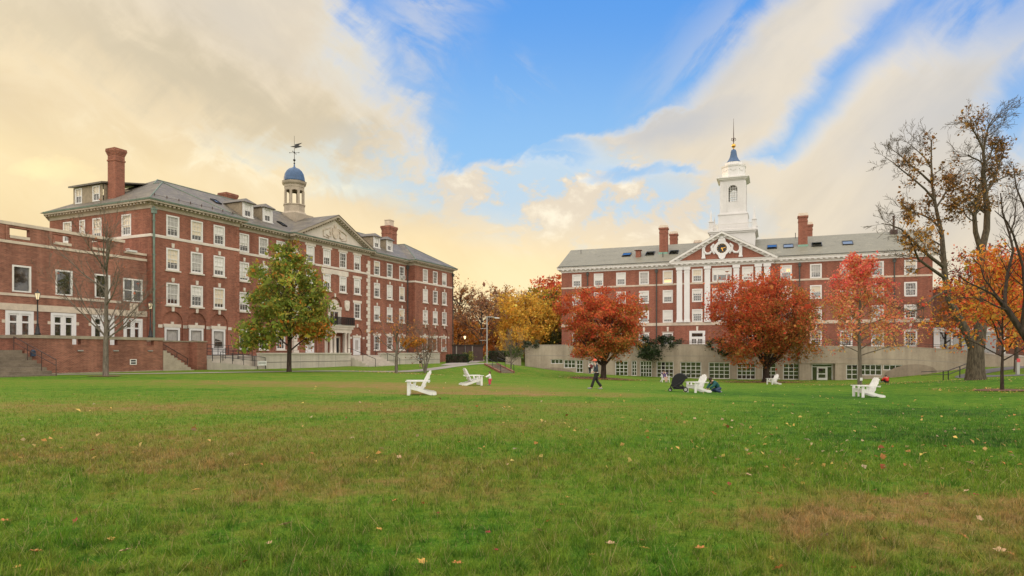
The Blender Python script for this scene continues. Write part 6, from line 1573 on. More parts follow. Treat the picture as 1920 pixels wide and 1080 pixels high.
br4 = W.limb([LP(1748, 345, .5), LP(1728, 326, .2), LP(1706, 308, -.2), LP(1686, 290, -.4), LP(1666, 275, -.6)], .10, .015, 1)
br5 = W.limb([LP(1747, 318, .5), LP(1738, 300, .8), LP(1726, 288, 1.0), LP(1708, 272, 1.2), LP(1694, 262, 1.3)], .07, .015, 1)
br6 = W.limb([LP(1765, 430, .3), LP(1745, 410, .8), LP(1722, 400, 1.4), LP(1700, 396, 1.8), LP(1682, 398, 2.0)], .10, .02, 1)
br7 = W.limb([LP(1755, 390, .5), LP(1768, 370, 1.0), LP(1778, 350, 1.4), LP(1786, 335, 1.6)], .09, .02, 1)
br8 = W.limb([LP(1776, 545), LP(1752, 556, -1), LP(1730, 578, -2), LP(1712, 584, -2.6), LP(1694, 578, -3)], .10, .02, 1)
br9 = W.limb([LP(1827, 405, .6), LP(1816, 392, .2), LP(1806, 394, -.2), LP(1796, 398, -.5)], .07, .02, 1)
allm = [ld1, ld2a, ld2b, up1, up2, up3, up4, up5, sd1, sd2, br1, br2, br3, br4, br5, br6, br7, br8, br9]
l2 = []
for m in allm: l2 += W.spawn(m, 15 if m == ld1 else 11, .3 if m != ld1 else .38, 1, 48, lambda t: 2.1*(1.15-.6*t), .42, 2, .05, .14)
for j in l2:
    for q in W.spawn(j, 5, .2, 1, 42, .45, .55, 3, .05, .16): W.spawn(q, 4, .2, 1, 40, .5, .7, 4, .03, .18, None, 3)
link('trunk', W.mesh('trunk', 'bark_old', .011), T7)
# bark of the upper limbs is the same tree; leaves hang in loose brown clusters round the left leader
BRN = [(.20,.10,.03), (.28,.145,.04), (.15,.08,.028), (.34,.18,.045)]
tp = W.tips(3, 3)
def near(tp, u0, u1, v0, v1, p):
    uu = 960 + FL*(tp[:, 0]+b7.x)/(tp[:, 1]+b7.y); vv = 661 - FL*(tp[:, 2]+b7.z-E)/(tp[:, 1]+b7.y)
    return tp[(uu > u0) & (uu < u1) & (vv > v0) & (vv < v1) & (nr.random(len(tp)) < p)]
sel = np.concatenate([near(tp, 1738, 1795, 300, 420, .10), near(tp, 1690, 1750, 290, 420, .12), near(tp, 1735, 1775, 255, 300, .12), near(tp, 1850, 1930, 262, 330, .08), near(tp, 1800, 1850, 200, 260, .06), near(tp, 1690, 1770, 420, 520, .12), near(tp, 1770, 1900, 330, 470, .10)])
rp_ = np.repeat(sel, 4, 0); pos = rp_ + nr.normal(size=rp_.shape)*.22
c1 = mixcol(nr, len(pos), BRN, [3, 3, 2, 2]); low = (pos[:, 2] < 13)[:, None] & (nr.random(len(pos)) < .6)[:, None]
col = np.where(low, mixcol(nr, len(pos), [(.5,.24,.04), (.42,.22,.05)], [1, 1]), c1)
link('crown', leaves('crown', pos, .22, col, 'leaf', nr, .0), T7)

# small orange maple at the right edge of the lawn
rng = random.Random(81); nr = np.random.default_rng(81); b8 = at_ground(1879, 40.5)
T8 = tree('maple_tree', 'slim maple with orange and yellow leaves in front of the old tree', b8); W = Wood(rng)
W.limb([(0,0,-.2), (0,0,.15), (-.01,0,1.2), (.03,0,2.3), (.05,.05,4.8), (.1,.1,7.8)], .13, .02, 0)
for k in range(22):
    z = 1.85 + 5.2*(k/21); a = k*2.4+rng.uniform(-.4, .4); L_ = 4.3*(1-(z-1.6)/7.6)**.6
    i = W.curved((.02, 0, z), Vector((math.cos(a), math.sin(a), .38+.08*z)), L_, .045*(1.25-z/8), .01, 1, 6, .11, .03)
    for j in W.spawn(i, 7, .2, 1, 44, .4, .6, 2): W.spawn(j, 5, .2, 1, 45, .45, .6, 3)
link('trunk', W.mesh('trunk', 'bark_dark'), T8)
tp = W.tips(2, 8, .1); pos = tp + nr.normal(size=tp.shape)*.15
MP = [(.78,.29,.05), (.80,.42,.07), (.78,.16,.05), (.64,.40,.08), (.70,.08,.05), (.36,.30,.06)]
w_ = mixcol(nr, len(pos), MP, [4, 3, 3, 2, 1.2, .8])
link('crown', leaves('crown', pos, .155, w_, 'leaf_bright', nr, .2, .75), T8)
mulch_ring('mulch_bed', b8, 1.5, 'brown soil ring round the slim orange maple')

# dark bare tree leaning in from beyond the right edge
YD = 36.0; b9 = at_ground(1990, YD); rng = random.Random(91)
T9 = tree('bare_tree', 'bare dark limbed tree leaning in from the right edge', b9); W = Wood(rng)
def LQ(u, v, dy=0.0): return at(u, v, YD+dy) - b9
lead = W.limb([LQ(1990, 742), LQ(1985, 725), LQ(1962, 690), LQ(1938, 655), LQ(1915, 620), LQ(1890, 582), LQ(1878, 568)], .24, .13, 0)
ms = [W.limb([LQ(1880, 570), LQ(1862, 552, -.3), LQ(1838, 540, -.6), LQ(1812, 528, -.9), LQ(1795, 515, -1.1)], .07, .02, 1),
      W.limb([LQ(1884, 574), LQ(1885, 545, .3), LQ(1890, 510, .6), LQ(1900, 470, .8), LQ(1893, 440, .9), LQ(1880, 400, 1.0), LQ(1876, 362, 1.1)], .10, .03, 1),
      W.limb([LQ(1880, 568), LQ(1862, 545, .2), LQ(1845, 522, .4), LQ(1838, 498, .6), LQ(1820, 480, .7)], .06, .015, 1),
      W.limb([LQ(1915, 620), LQ(1922, 560, -.4), LQ(1918, 500, -.6), LQ(1900, 440, -.8), LQ(1888, 415, -.9), LQ(1865, 395, -1.0)], .10, .02, 1),
      W.limb([LQ(1925, 640), LQ(1950, 560, .5), LQ(1945, 470, .6), LQ(1925, 400, .6), LQ(1905, 350, .6), LQ(1900, 310, .6)], .11, .02, 1),
      W.limb([LQ(1893, 440, .9), LQ(1902, 415, 1.1), LQ(1905, 380, 1.2), LQ(1912, 345, 1.3)], .05, .012, 1),
      W.limb([LQ(1890, 582), LQ(1870, 575, -.5), LQ(1845, 562, -.9), LQ(1818, 558, -1.2), LQ(1790, 560, -1.4)], .05, .012, 1)]
for m in ms:
    for j in W.spawn(m, 10, .2, 1, 40, lambda t: 1.25*(1.15-.5*t), .45, 2, .10, .13):
        for q in W.spawn(j, 4, .2, 1, 38, .45, .6, 3, .08, .15): W.spawn(q, 3, .3, 1, 36, .5, .7, 4, .05, .15, None, 3)
link('trunk', W.mesh('trunk', 'bark_dark', .006), T9)

# ------------------------------------------------------------------ trees behind
def far_tree(name, label, u, Y, h, w_, cz, cr_, pal, wts, n_cl, per, size, seed, trunk_h=2, flat=.7, shell=.35, mat='bark_far', twig=0, group='autumn trees between and beyond the halls', lump=.16, zb=None):
    rng = random.Random(seed); nr = np.random.default_rng(seed); b_ = at_ground(u, Y)
    if zb is not None: b_.z = zb
    T = tree(name, label, b_, 'tree', group); W = Wood(rng)
    W.limb([(0,0,-.3), (.05,0,trunk_h), (.1,.1,h*.55), (.0,.1,h*.92)], h*.022, .03, 0)
    for k in range(12):
        z = trunk_h + (h*.75-trunk_h)*k/11; a = k*2.4; L_ = w_*(.95 if k < 8 else .6)
        i = W.curved((.05, 0, z), Vector((math.cos(a), math.sin(a), .8)), L_, h*.010, .02, 1, 6, .12, .06)
        for j in W.spawn(i, 6, .2, 1, 40, .42, .55, 2):
            if twig:
                for q in W.spawn(j, twig, .2, 1, 40, .5, .6, 3): W.spawn(q, 3, .2, 1, 40, .5, .6, 4, .05, .15, None, 3)
    link('trunk', W.mesh('trunk', mat, .012), T)
    if n_cl:
        pos, k, c = clumps(nr, n_cl, (0, 0, cz), (w_, w_, cr_), per, w_*.13, flat, shell, lump)
        if twig: tp = W.tips(3, 1); pos = np.concatenate([pos, tp]); k = np.concatenate([k, nr.integers(0, n_cl, len(tp))])
        col = mixcol(nr, len(pos), pal, wts)*np.exp(nr.normal(0, .2, n_cl))[k][:, None]
        ok = pos[:, 2] > .4
        link('crown', leaves('crown', pos[ok], size, np.clip(col, 0, .9)[ok], 'leaf_bright', nr, .3, .62, .45), T)
    return T
DK = [(.36,.20,.11), (.48,.24,.10), (.30,.16,.10), (.60,.28,.09)]
far_tree('maple_tree', 'broad golden yellow tree between the two halls', 985, 122, 11.6, 6.2, 7.2, 4.7, YEL, [3,3,3,2], 150, 60, .34, 101, 3)
far_tree('maple_tree', 'yellow green tree close to the end wall of the right hall', 1036, 128, 13.2, 4.6, 7.6, 5.8, YEL[:3]+[(.24,.22,.04), (.14,.15,.03)], [2,2,3,3,2], 110, 60, .34, 102, 3)
far_tree('oak_tree', 'tree topped with red leaves behind the corner of the right hall', 1040, 150, 18.5, 5.0, 15.5, 2.8, RED, [3,3,2,2,1], 60, 45, .4, 103, 5, twig=3)
far_tree('oak_tree', 'tall grey brown half bare tree beyond the light pole', 928, 135, 13.8, 6.6, 8.0, 5.4, DK, [3,3,3,1], 40, 26, .3, 104, 3, twig=5, shell=.5)
far_tree('oak_tree', 'dark stemmed half bare tree left of the light pole', 902, 118, 11.0, 5.4, 6.8, 4.2, DK, [3,2,3,1], 30, 24, .28, 105, 2.5, twig=5, shell=.5)
far_tree('oak_tree', 'thin crowned tree against the sky beside the left hall', 862, 140, 17.0, 4.6, 13.0, 4.2, [(.30,.13,.05), (.20,.10,.05), (.36,.17,.06)], [2,2,1], 34, 20, .3, 106, 5, twig=4, shell=.4)
far_tree('oak_tree', 'wispy bare topped tree rising above the yellow tree', 992, 165, 19.5, 4.2, 14.0, 4.5, DK, [3,3,3,1], 22, 20, .35, 107, 6, twig=4)
far_tree('oak_tree', 'brown topped tree highest in the gap between the halls', 945, 170, 18.5, 7.0, 12.5, 5.2, DK, [3,3,3,2], 60, 30, .38, 108, 5, twig=4)
far_tree('maple_tree', 'low orange tree left of the light pole', 888, 128, 7.0, 4.0, 3.8, 3.0, [(.58,.25,.05), (.55,.20,.05), (.5,.33,.06)], [3,2,2], 70, 50, .32, 109, 1.5)
far_tree('maple_tree', 'low coral orange tree right behind the light pole', 928, 124, 7.5, 3.4, 3.6, 3.0, [(.60,.24,.08), (.62,.30,.08), (.55,.18,.06)], [3,2,2], 60, 50, .32, 110, 1.5)
far_tree('maple_tree', 'orange tree close against the end of the left hall', 858, 122, 9.0, 3.0, 5.5, 3.0, [(.58,.25,.05), (.5,.18,.05), (.42,.2,.06)], [3,2,2], 46, 44, .32, 111, 2)
far_tree('maple_tree', 'small pale yellow tree in front of the big golden one', 968, 112, 6.2, 3.2, 3.4, 2.4, YEL, [2,2,3,3], 50, 46, .28, 112, 1.5)
far_tree('maple_tree', 'dark green bushy tree against the foot of the right hall', 1047, 121, 6.0, 2.6, 2.8, 2.6, [(.05,.065,.02), (.09,.10,.025), (.16,.15,.03)], [3,3,2], 50, 50, .28, 113, 1)
far_tree('maple_tree', 'dark crimson tree behind the old tree at right', 1872, 84, 14.5, 6.6, 10.0, 4.6, [(.26,.03,.02), (.34,.05,.025), (.20,.03,.022), (.5,.12,.03)], [3,3,2,2], 90, 46, .26, 121, 4, twig=3, group='red and orange trees at the right', shell=.2)
far_tree('maple_tree', 'scarlet and orange tree behind the slim maple', 1905, 70, 10.5, 5.2, 6.4, 4.0, [(.76,.15,.05), (.80,.29,.06), (.66,.09,.04), (.68,.38,.08)], [3,3,2,2], 110, 45, .24, 122, 3, group='red and orange trees at the right', shell=.2)
far_tree('maple_tree', 'orange brown tree beside the trunk of the old tree', 1800, 92, 11.0, 3.6, 8.0, 3.2, [(.42,.20,.04), (.30,.12,.04), (.5,.15,.04)], [3,2,2], 50, 40, .26, 123, 3, twig=3, group='red and orange trees at the right', shell=.2)
# far woodland closing the gap on the skyline
nr = np.random.default_rng(130); P_ = []; 
for i in range(70):
    x = nr.uniform(-42, 26); y = 205 + nr.uniform(0, 30); h = 14.5 + 3*math.sin(x*.22) + nr.uniform(-1.5, 1.5)
    p, k, c = clumps(nr, 7, (x, y, h*.52), (4, 4, h*.5), 60, 1.0, .8, .3, .1); P_.append(p)
P_ = np.concatenate(P_)
tag(link('far_woodland', leaves('far_woodland', P_, .8, mixcol(nr, len(P_), [(.40,.13,.05), (.30,.10,.05), (.22,.10,.05), (.45,.2,.06)], [3,3,3,1], .25), 'leaf', nr)), 'far reddish brown woodland on the skyline between the halls', kind='stuff')

# ------------------------------------------------------------------ hedges and shrubs
def shrub(name, label, c, r, pal, wts, n_cl, per, size, seed, cat='shrub', group=None, flat=.7, extra=None, mat='leaf_evergreen'):
    nr = np.random.default_rng(seed); T = thing(name, label, cat, c, 0, group)
    pos, k, cc = clumps(nr, n_cl, (0, 0, r[2]*.9), r, per, min(r)*.24, flat, .3, .1)
    if extra is not None: e, ek, _ = extra(nr); pos = np.concatenate([pos, e]); k = np.concatenate([k, ek % n_cl])
    col = mixcol(nr, len(pos), pal, wts)*np.exp(nr.normal(0, .2, n_cl))[k][:, None]
    rng = random.Random(seed); W = Wood(rng)
    for i in range(5): a = i*1.3; W.curved((.1*math.cos(a), .1*math.sin(a), -.1), Vector((math.cos(a)*r[0]*.4, math.sin(a)*r[1]*.4, r[2])), r[2]*1.2, .04, .015, 1)
    link('stem', W.mesh('stem', 'bark_dark'), T); link('foliage', leaves('foliage', pos, size, np.clip(col, 0, .9), mat, nr, .3), T); return T
DG = [(.022,.040,.014), (.035,.058,.018), (.018,.028,.012)]
def hedge(label, u0, u1, Y, h, depth, seed):
    nr = np.random.default_rng(seed); a = at_ground(u0, Y); b_ = at_ground(u1, Y); L_ = (b_-a).length; T = thing('clipped_hedge', label, 'hedge', (a+b_)/2, math.atan2(b_.y-a.y, b_.x-a.x))
    N = int(L_*h*depth*420); p = nr.random((N, 3)); face = nr.integers(0, 3, N); 
    for ax in range(3):
        m_ = face == ax; p[m_, ax] = np.where(nr.random(m_.sum()) < .5, 0, 1) if ax != 2 else 1
    pos = (p - np.array([.5, .5, 0]))*np.array([L_, depth, h]) + nr.normal(size=(N, 3))*.06
    link('foliage', leaves('foliage', pos, .14, mixcol(nr, N, DG, [2, 2, 2]), 'leaf_evergreen', nr), T)
    link('core', MB().box(-L_/2+.12, L_/2-.12, -depth/2+.12, depth/2-.12, 0, h-.12).mesh('core', 'bark_dark'), T)
hedge('low clipped dark hedge at the foot of the left hall end', 838, 877, 92, 1.15, 1.6, 151)
hedge('dark brown green hedge behind the light pole', 918, 960, 104, 1.7, 1.5, 152)
shrub('creeping_juniper', 'dark evergreen mound spilling over the parapet left of the white door', (cpt(s_at(1240), 0)[0]-.2, cpt(s_at(1240), 0)[1]+.6, ctop(s_at(1240))-.9), (3.4, 1.5, 1.05), DG, [2, 3, 1], 60, 70, .2, 153, group='junipers spilling over the concrete parapet',
      extra=lambda nr: clumps(nr, 24, (-1.6, -1.7, -.35), (1.7, .5, .8), 60, .3, .9, .2))
shrub('creeping_juniper', 'dark evergreen mound on the parapet beside the larger red maple', (cpt(s_at(1350), 0)[0], cpt(s_at(1350), 0)[1]+.6, ctop(s_at(1350))-.9), (1.9, 1.2, .9), DG, [2, 3, 1], 34, 60, .2, 154, group='junipers spilling over the concrete parapet',
      extra=lambda nr: clumps(nr, 8, (.6, -1.6, -.1), (1.0, .4, .4), 60, .25, .9, .2))
shrub('creeping_juniper', 'grey green mound hanging over the left end of the parapet', (cpt(s_at(998), 0)[0], cpt(s_at(998), 0)[1]+.7, ctop(s_at(998))-.7), (1.6, 1.2, .85), [(.05,.06,.03), (.035,.05,.022), (.07,.075,.035)], [2, 2, 1], 26, 60, .18, 155, group='junipers spilling over the concrete parapet')
shrub('shrub', 'bright green bush beside the left end of the concrete wall', at_ground(966, 95) + Vector((0,0,.9)), (1.2, 1.0, 1.1), [(.07,.12,.02), (.10,.15,.03), (.05,.08,.02)], [2, 2, 1], 30, 55, .17, 156)
shrub('shrub', 'yellow green bush by the passage at the end of the left hall', at_ground(880, 108) + Vector((0,0,.1)), (.9, .8, .9), [(.22,.22,.04), (.15,.17,.03)], [2, 1], 18, 45, .17, 157)
b10 = at_ground(958, 80); vase(161, b10, 'small bare multi stemmed tree beside the garden steps', 4.2, .8, .09, 9, 1.9, 'bare_tree', 'bark_grey')
# ------------------------------------------------------------------ grass blades and fallen leaves
nr = np.random.default_rng(5)
def blades(n, y0, y1, wide, ht, wd, seed):
    nr = np.random.default_rng(seed)
    a = 1/y1; b_ = 1/y0; Y = 1/(a + (b_-a)*nr.random(n)); X = (nr.random(n)*2-1)*(wide*Y + 1.0)
    clump = np.sin(X*9.1+np.sin(Y*7.3)*2)*np.sin(Y*8.7+np.sin(X*6.1)*2)
    fade = np.clip((y1-Y)/(y1*.35), 0, 1)*np.clip((Y-y0)/(y0*.35)+.15, 0, 1); k = nr.random(n) < (.70 + .30*clump)*fade; X, Y, clump = X[k], Y[k], clump[k]; n = len(X)
    Z = gzi(X, Y) - .006
    h = ht*np.exp(nr.normal(0, .40, n))*(1+.55*clump); w_ = wd*(.7+.6*nr.random(n)); az = nr.random(n)*2*PI; lean = h*np.abs(nr.normal(0, .75, n)); la = nr.random(n)*2*PI
    c, s = np.cos(az)*w_/2, np.sin(az)*w_/2; tx, ty = np.cos(la)*lean, np.sin(la)*lean
    A = np.stack([X-c, Y-s, Z], 1); B = np.stack([X+c, Y+s, Z], 1); M1 = np.stack([X+c*.7+tx*.4, Y+s*.7+ty*.4, Z+h*.62], 1); M0 = np.stack([X-c*.7+tx*.4, Y-s*.7+ty*.4, Z+h*.62], 1); T = np.stack([X+tx, Y+ty, Z+h], 1)
    V = np.stack([A, B, M1, M0], 1).reshape(-1, 3)
    i = np.arange(n)*4; F1 = np.stack([i, i+1, i+2, i+3], 1)
    # tip as a second quad-degenerate triangle would cost little; a pointed quad is enough at this size
    V.reshape(-1, 4, 3)[:, 2] = T + np.stack([c*.25, s*.25, 0*c], 1); V.reshape(-1, 4, 3)[:, 3] = T - np.stack([c*.25, s*.25, 0*c], 1)
    return V, F1
Vs = []; Fs = []; off = 0
for args in ((290000, 3.2, 11, .86, .046, .0072, 1), (300000, 7.5, 34, .84, .046, .011, 2)):
    V, F_ = blades(*args); Vs.append(V); Fs.append(F_+off); off += len(V)
tag(link('grass', np_mesh('grass', np.concatenate(Vs), np.concatenate(Fs), 'grass_blade')), 'short mown lawn grass in the foreground', 'grass', kind='stuff')
# fallen leaves: each of the nearer ones lies on the lawn by itself
FLC = {'yellow': (.52,.30,.07), 'orange': (.50,.19,.06), 'tan': (.46,.30,.18), 'red': (.27,.03,.03), 'dark brown': (.09,.04,.025)}
lm = {}
for nm, c in FLC.items():
    plain('fallen_' + nm.replace(' ', '_'), c, .7, var=.2, nscale=14)
    mb = MB(); n = 14; ring = []; lr = random.Random(len(nm))
    for k in range(n):
        a = 2*PI*k/n; r_ = .036*(1+.34*math.cos(5*a) + lr.uniform(-.12, .12))*(1.25 if abs(a-PI) > 2.2 else 1)
        x, y = r_*math.cos(a)*1.25, r_*math.sin(a); ring.append((x, y, .012 + .35*abs(y) + 1.6*x*x*2))
    for k in range(n): mb.poly([(0, 0, .004), ring[k], ring[(k+1) % n]])
    mb.tube([(-.03, 0, .01), (-.075, .006, .016)], .0016, 4, False)
    lm[nm] = mb.mesh('fallen_leaf', 'fallen_' + nm.replace(' ', '_'))
SPOTS = [(536,989,'tan'),(505,1024,'tan'),(458,1060,'orange'),(392,1073,'yellow'),(368,923,'yellow'),(749,861,'tan'),(741,943,'orange'),(822,967,'red'),(794,949,'orange'),(711,998,'yellow'),(915,1003,'red'),(858,1063,'orange'),(75,1076,'yellow'),(68,1040,'orange'),(34,1069,'yellow'),(8,982,'orange'),(212,930,'orange'),(225,853,'tan'),(142,982,'red'),(235,1039,'tan'),(208,1018,'yellow'),(793,1061,'yellow'),(930,1037,'red'),
 (1146,1025,'tan'),(1402,894,'tan'),(1505,910,'yellow'),(1372,998,'orange'),(1296,968,'yellow'),(1500,967,'tan'),(1545,1010,'dark brown'),(1807,1011,'orange'),(1897,1045,'orange'),(1837,977,'tan'),(1737,931,'red'),(1830,932,'red'),(1640,923,'red'),(1027,983,'orange'),(1053,951,'orange'),(1202,1018,'orange'),(1209,1034,'yellow'),(1314,1034,'orange'),(1461,1072,'orange'),(1013,1001,'tan'),(1110,1047,'yellow'),(1445,1052,'yellow'),(1560,893,'orange'),(1425,930,'orange'),(1367,911,'red'),(1279,851,'yellow'),(1408,853,'orange'),(1812,925,'tan'),(1620,868,'yellow'),(1256,890,'dark brown'),(1187,883,'dark brown'),(1063,937,'yellow'),(1256,945,'orange'),(1338,930,'orange'),(1877,1039,'tan'),(1660,1016,'red'),(1600,1071,'orange')]
lr = random.Random(9)
def on_lawn(u, v):
    Y = 1.5*FL/(v-661)
    for _ in range(25): Y = (E - g1((u-960)/FL*Y, Y))*FL/(v-661)
    return (u-960)/FL*Y, Y
for u, v, nm in SPOTS:
    x, y = on_lawn(u, v); o = link('fallen_leaf', lm[nm], None, (x, y, g1(x, y)+.020)); o.rotation_euler = (lr.gauss(0, .3), lr.gauss(0, .3), lr.uniform(0, 6.28)); s = lr.uniform(.42, .72)*(1.3 if nm == 'tan' else 1); o.scale = (s, s, s)
    tag(o, {'yellow': 'small yellow fallen leaf lying on the grass', 'orange': 'small orange fallen leaf lying on the grass', 'tan': 'curled tan fallen leaf lying on the grass', 'red': 'small red fallen leaf lying on the grass', 'dark brown': 'dark brown withered leaf lying on the grass'}[nm], 'leaf', 'fallen leaves on the near lawn, ' + nm)
N = 1500; Y = 1/(1/75 + (1/9-1/75)*nr.random(N)); X = (nr.random(N)*2-1)*.85*Y; X = np.where(nr.random(N) < .5, X*.6+8, X); kk = nr.random(N) < np.clip(.35+.25*X/20, .12, 1); X, Y = X[kk], Y[kk]
ex = [b4, b5]; 
for b_, r_, n in ((b4, 5, 900), (b5, 6, 1300), (b8, 4, 260), (b6, 5, 300), (b7, 6, 300), (b3, 5, 500)):
    a = nr.random(n)*2*PI; q = r_*np.sqrt(nr.random(n)); X = np.concatenate([X, b_.x+q*np.cos(a)]); Y = np.concatenate([Y, b_.y+q*np.sin(a)])
P_ = np.stack([X, Y, gzi(X, Y)+.06], 1)
tag(link('leaf_litter', leaves('leaf_litter', P_, .075, mixcol(nr, len(P_), [(.56,.38,.12), (.46,.20,.06), (.45,.33,.2), (.25,.06,.03)], [4, 1.5, 2, .5]), 'leaf', nr, 2.0, .8)), 'scattered fallen leaves across the lawn', 'fallen leaves', kind='stuff')

# ------------------------------------------------------------------ lamps and poles
def lantern(label, base, h, lit='lamp_dim'):
    T = thing('street_lamp', label, 'lamp', base, 0, 'black lantern lamp posts')
    link('post', MB().lathe([(.20,0),(.20,.12),(.15,.18),(.13,.5),(.09,.62),(.075,.75),(.10,.8),(.06,.86),(.045,h*.62),(.04,h-.72),(.09,h-.68),(.05,h-.62)], n=12).mesh('post', 'dark_metal', True), T)
    fr = MB(); zb, zt = h-.62, h-.15
    for k in range(6):
        a = k*PI/3; fr.tube([(.11*math.cos(a), .11*math.sin(a), zb), (.2*math.cos(a), .2*math.sin(a), zt)], .012, 4)
    fr.lathe([(.24, zt), (.2, zt+.03), (.08, zt+.13), (.03, zt+.2), (.045, zt+.24), (.0, zt+.3)], n=6); fr.lathe([(.06, zb-.02), (.12, zb)], n=6)
    link('lantern_frame', fr.mesh('lantern_frame', 'dark_metal'), T); link('glass', MB().lathe([(.095, zb+.01), (.18, zt-.01)], n=6).mesh('glass', lit), T); return T
def Lp(x, y, z): v = Matrix.Rotation(LA, 3, 'Z') @ Vector((x, y, 0)); return LO + v + Vector((0, 0, z))
lantern('black lantern lamp on the brick terrace wall beside white french doors', Lp(-12.1, -3.8, lz(1.3)), 3.25); lantern('black lantern lamp on the brick terrace wall by the hall corner downpipe', Lp(-2.9, -3.8, lz(1.3)), 3.1)
lantern('lit lantern lamp beyond the end of the left hall', at_ground(871.5, 106), 4.3, 'lamp_glow')
pb = at_ground(913, 93); pl = thing('light_pole', 'tall pale metal pole with a side arm lamp in the gap between the halls', 'light pole', pb)
ph = (683-594)/FL*93
link('pole', MB().tube([(0,0,-.1), (0,0,ph)], [.12,.085], 10).mesh('pole', 'steel'), pl)
link('arm', MB().tube([(0,0,ph-.1), (.7,0,ph-.12), (1.5,0,ph-.2)], .05, 6).box(-.9, -.06, -.03, .03, ph-1.75, ph-1.69).box(-1.0, -.06, -.03, .03, ph-3.4, ph-3.34).mesh('arm', 'steel'), pl)
link('lamp_head', MB().box(1.1, 1.75, -.13, .13, ph-.32, ph-.19).mesh('lamp_head', 'ac_white'), pl)
sb = at_ground(1908, 64); sgn = thing('sign_post', 'grey post with a small red square sign beyond the curving path', 'sign', sb)
link('post', MB().box(-.14, .14, -.1, .1, -.1, 1.45).mesh('post', 'steel'), sgn); link('sign_panel', MB().box(-.16, .16, -.125, -.101, 1.25, 1.6).mesh('sign_panel', 'sign_red'), sgn)
# far passage gate at the end of the left hall
pg = thing('passage_screen', 'dark timber screen with pale posts at the end of the left hall', 'fence', at_ground(868, 113))
link('board', MB().box(-2.6, 3.4, .1, .2, -.2, 2.6).mesh('board', 'rust_metal'), pg); link('lintel_beam', MB().box(-2.8, 3.6, -.06, .24, 2.602, 2.85).mesh('lintel_beam', 'bark_dark'), pg)
for x in (-1.1, .35, 1.6): link('post', MB().box(x-.08, x+.08, -.1, .05, -.2, 2.6).mesh('post', 'path_grey'), pg)
link('red_panel', MB().box(-2.0, -1.3, .04, .095, .1, 1.0).mesh('red_panel', 'cloth_maroon'), pg)
# low wall and garden steps in the gap
gs = thing('garden_steps', 'narrow brick edged garden steps with a rail down the grass bank', 'steps', (0, 0, 0))
A_ = Vector(at_ground(921, 84)); B_ = Vector(at_ground(951, 77.5)); d_ = (B_-A_); n_ = Vector((-d_.y, d_.x, 0)).normalized()
fl = MB(); ed = MB(); NS = 10
for k in range(NS):
    p = A_ + d_*(k/NS); q = A_ + d_*((k+1)/NS); z = p.z + .14
    M_ = Matrix.Translation((p.x, p.y, 0)) @ Matrix.Rotation(math.atan2(d_.y, d_.x), 4, 'Z'); L_ = Vector((d_.x, d_.y)).length/NS
    fl.box(0, L_+.02, -.7, .7, z-1.0, z-.002*k, M_)
    for s in (-1, 1): pass

fl.build('flight', 'old_step', gs)
for s in (-1, 1):
    ed = MB(); a_, b__ = A_+n_*(.80*s), B_+n_*(.80*s); nn_ = n_*.13
    for (p1, p2) in ((a_, b__),): ed.poly([p1-nn_+Vector((0,0,.28)), p2-nn_+Vector((0,0,.28)), p2+nn_+Vector((0,0,.28)), p1+nn_+Vector((0,0,.28))]).poly([p1-nn_+Vector((0,0,.28)), p2-nn_+Vector((0,0,.28)), p2-nn_-Vector((0,0,.8)), p1-nn_-Vector((0,0,.8))]).poly([p1+nn_+Vector((0,0,.28)), p2+nn_+Vector((0,0,.28)), p2+nn_-Vector((0,0,.8)), p1+nn_-Vector((0,0,.8))]).poly([p2-nn_+Vector((0,0,.28)), p2+nn_+Vector((0,0,.28)), p2+nn_-Vector((0,0,.8)), p2-nn_-Vector((0,0,.8))])
    ed.build('edging', 'brick_annex', gs)
rl_ = MB()
for s in (-1, 1):
    off = n_*(.80*s); rl_.tube([A_+off+Vector((0,0,1.0)), B_+off+Vector((0,0,1.05))], .03, 6)
    for t in (0, .5, 1): p = A_.lerp(B_, t)+off; rl_.tube([p, p+Vector((0,0,1.03))], .03, 6)
rl_.build('handrail', 'dark_metal', gs)
lw = thing('low_wall', 'short low concrete wall beside the garden steps', 'wall', (0, 0, 0)); p = at_ground(948, 94); q = at_ground(977, 95)
MB().prism([(p.x, p.y), (q.x, q.y), (q.x, q.y+.4), (p.x, p.y+.4)], lambda t: (t[0], t[1], -1.5), lambda t: (t[0], t[1], E+(661-669)/FL*95)).build('wall_face', 'concrete', lw)
# handrail on the bank at the right
hr = thing('handrail', 'dark sloping handrail on the grass bank left of the old tree', 'railing', (0, 0, 0)); mb = MB()
h0 = at_ground(1778, 68); h1 = at_ground(1820, 73)
for h in (1.0, .62): mb.tube([h0+Vector((0,0,h)), h1+Vector((0,0,h+.35))], .045, 6); mb.tube([h0+Vector((-3.0,-.4,h*.9)), h0+Vector((0,0,h))], .035, 6)
for p, e in ((h0, 0), (h0+Vector((-.45,.1,0)), 0), (h0.lerp(h1, .5), .17), (h1, .35)): mb.tube([p+Vector((0,0,-.2)), p+Vector((0,0,1.0+e))], .055, 6)
mb.build('rail', 'dark_metal', hr)
# something red folded beside the far left steps
ru = thing('garden_umbrella', 'folded dark red canvas umbrella at the far left edge', 'umbrella', Lp(-15.6, -2.2, lz(.18)))
cv = MB(); cv.tube([(-1.3, 0, 1.15), (-.2, 0, 1.3), (.7, 0, 1.55), (1.25, 0, 1.75)], [.12, .26, .22, .05], 9); link('canopy', cv.mesh('canopy', 'cloth_maroon', True), ru); link('stand', MB().tube([(0,0,0), (0,0,1.3)], .05, 6).lathe([(.35,0),(.3,.1),(.06,.14)], n=10).mesh('stand', 'dark_metal'), ru)
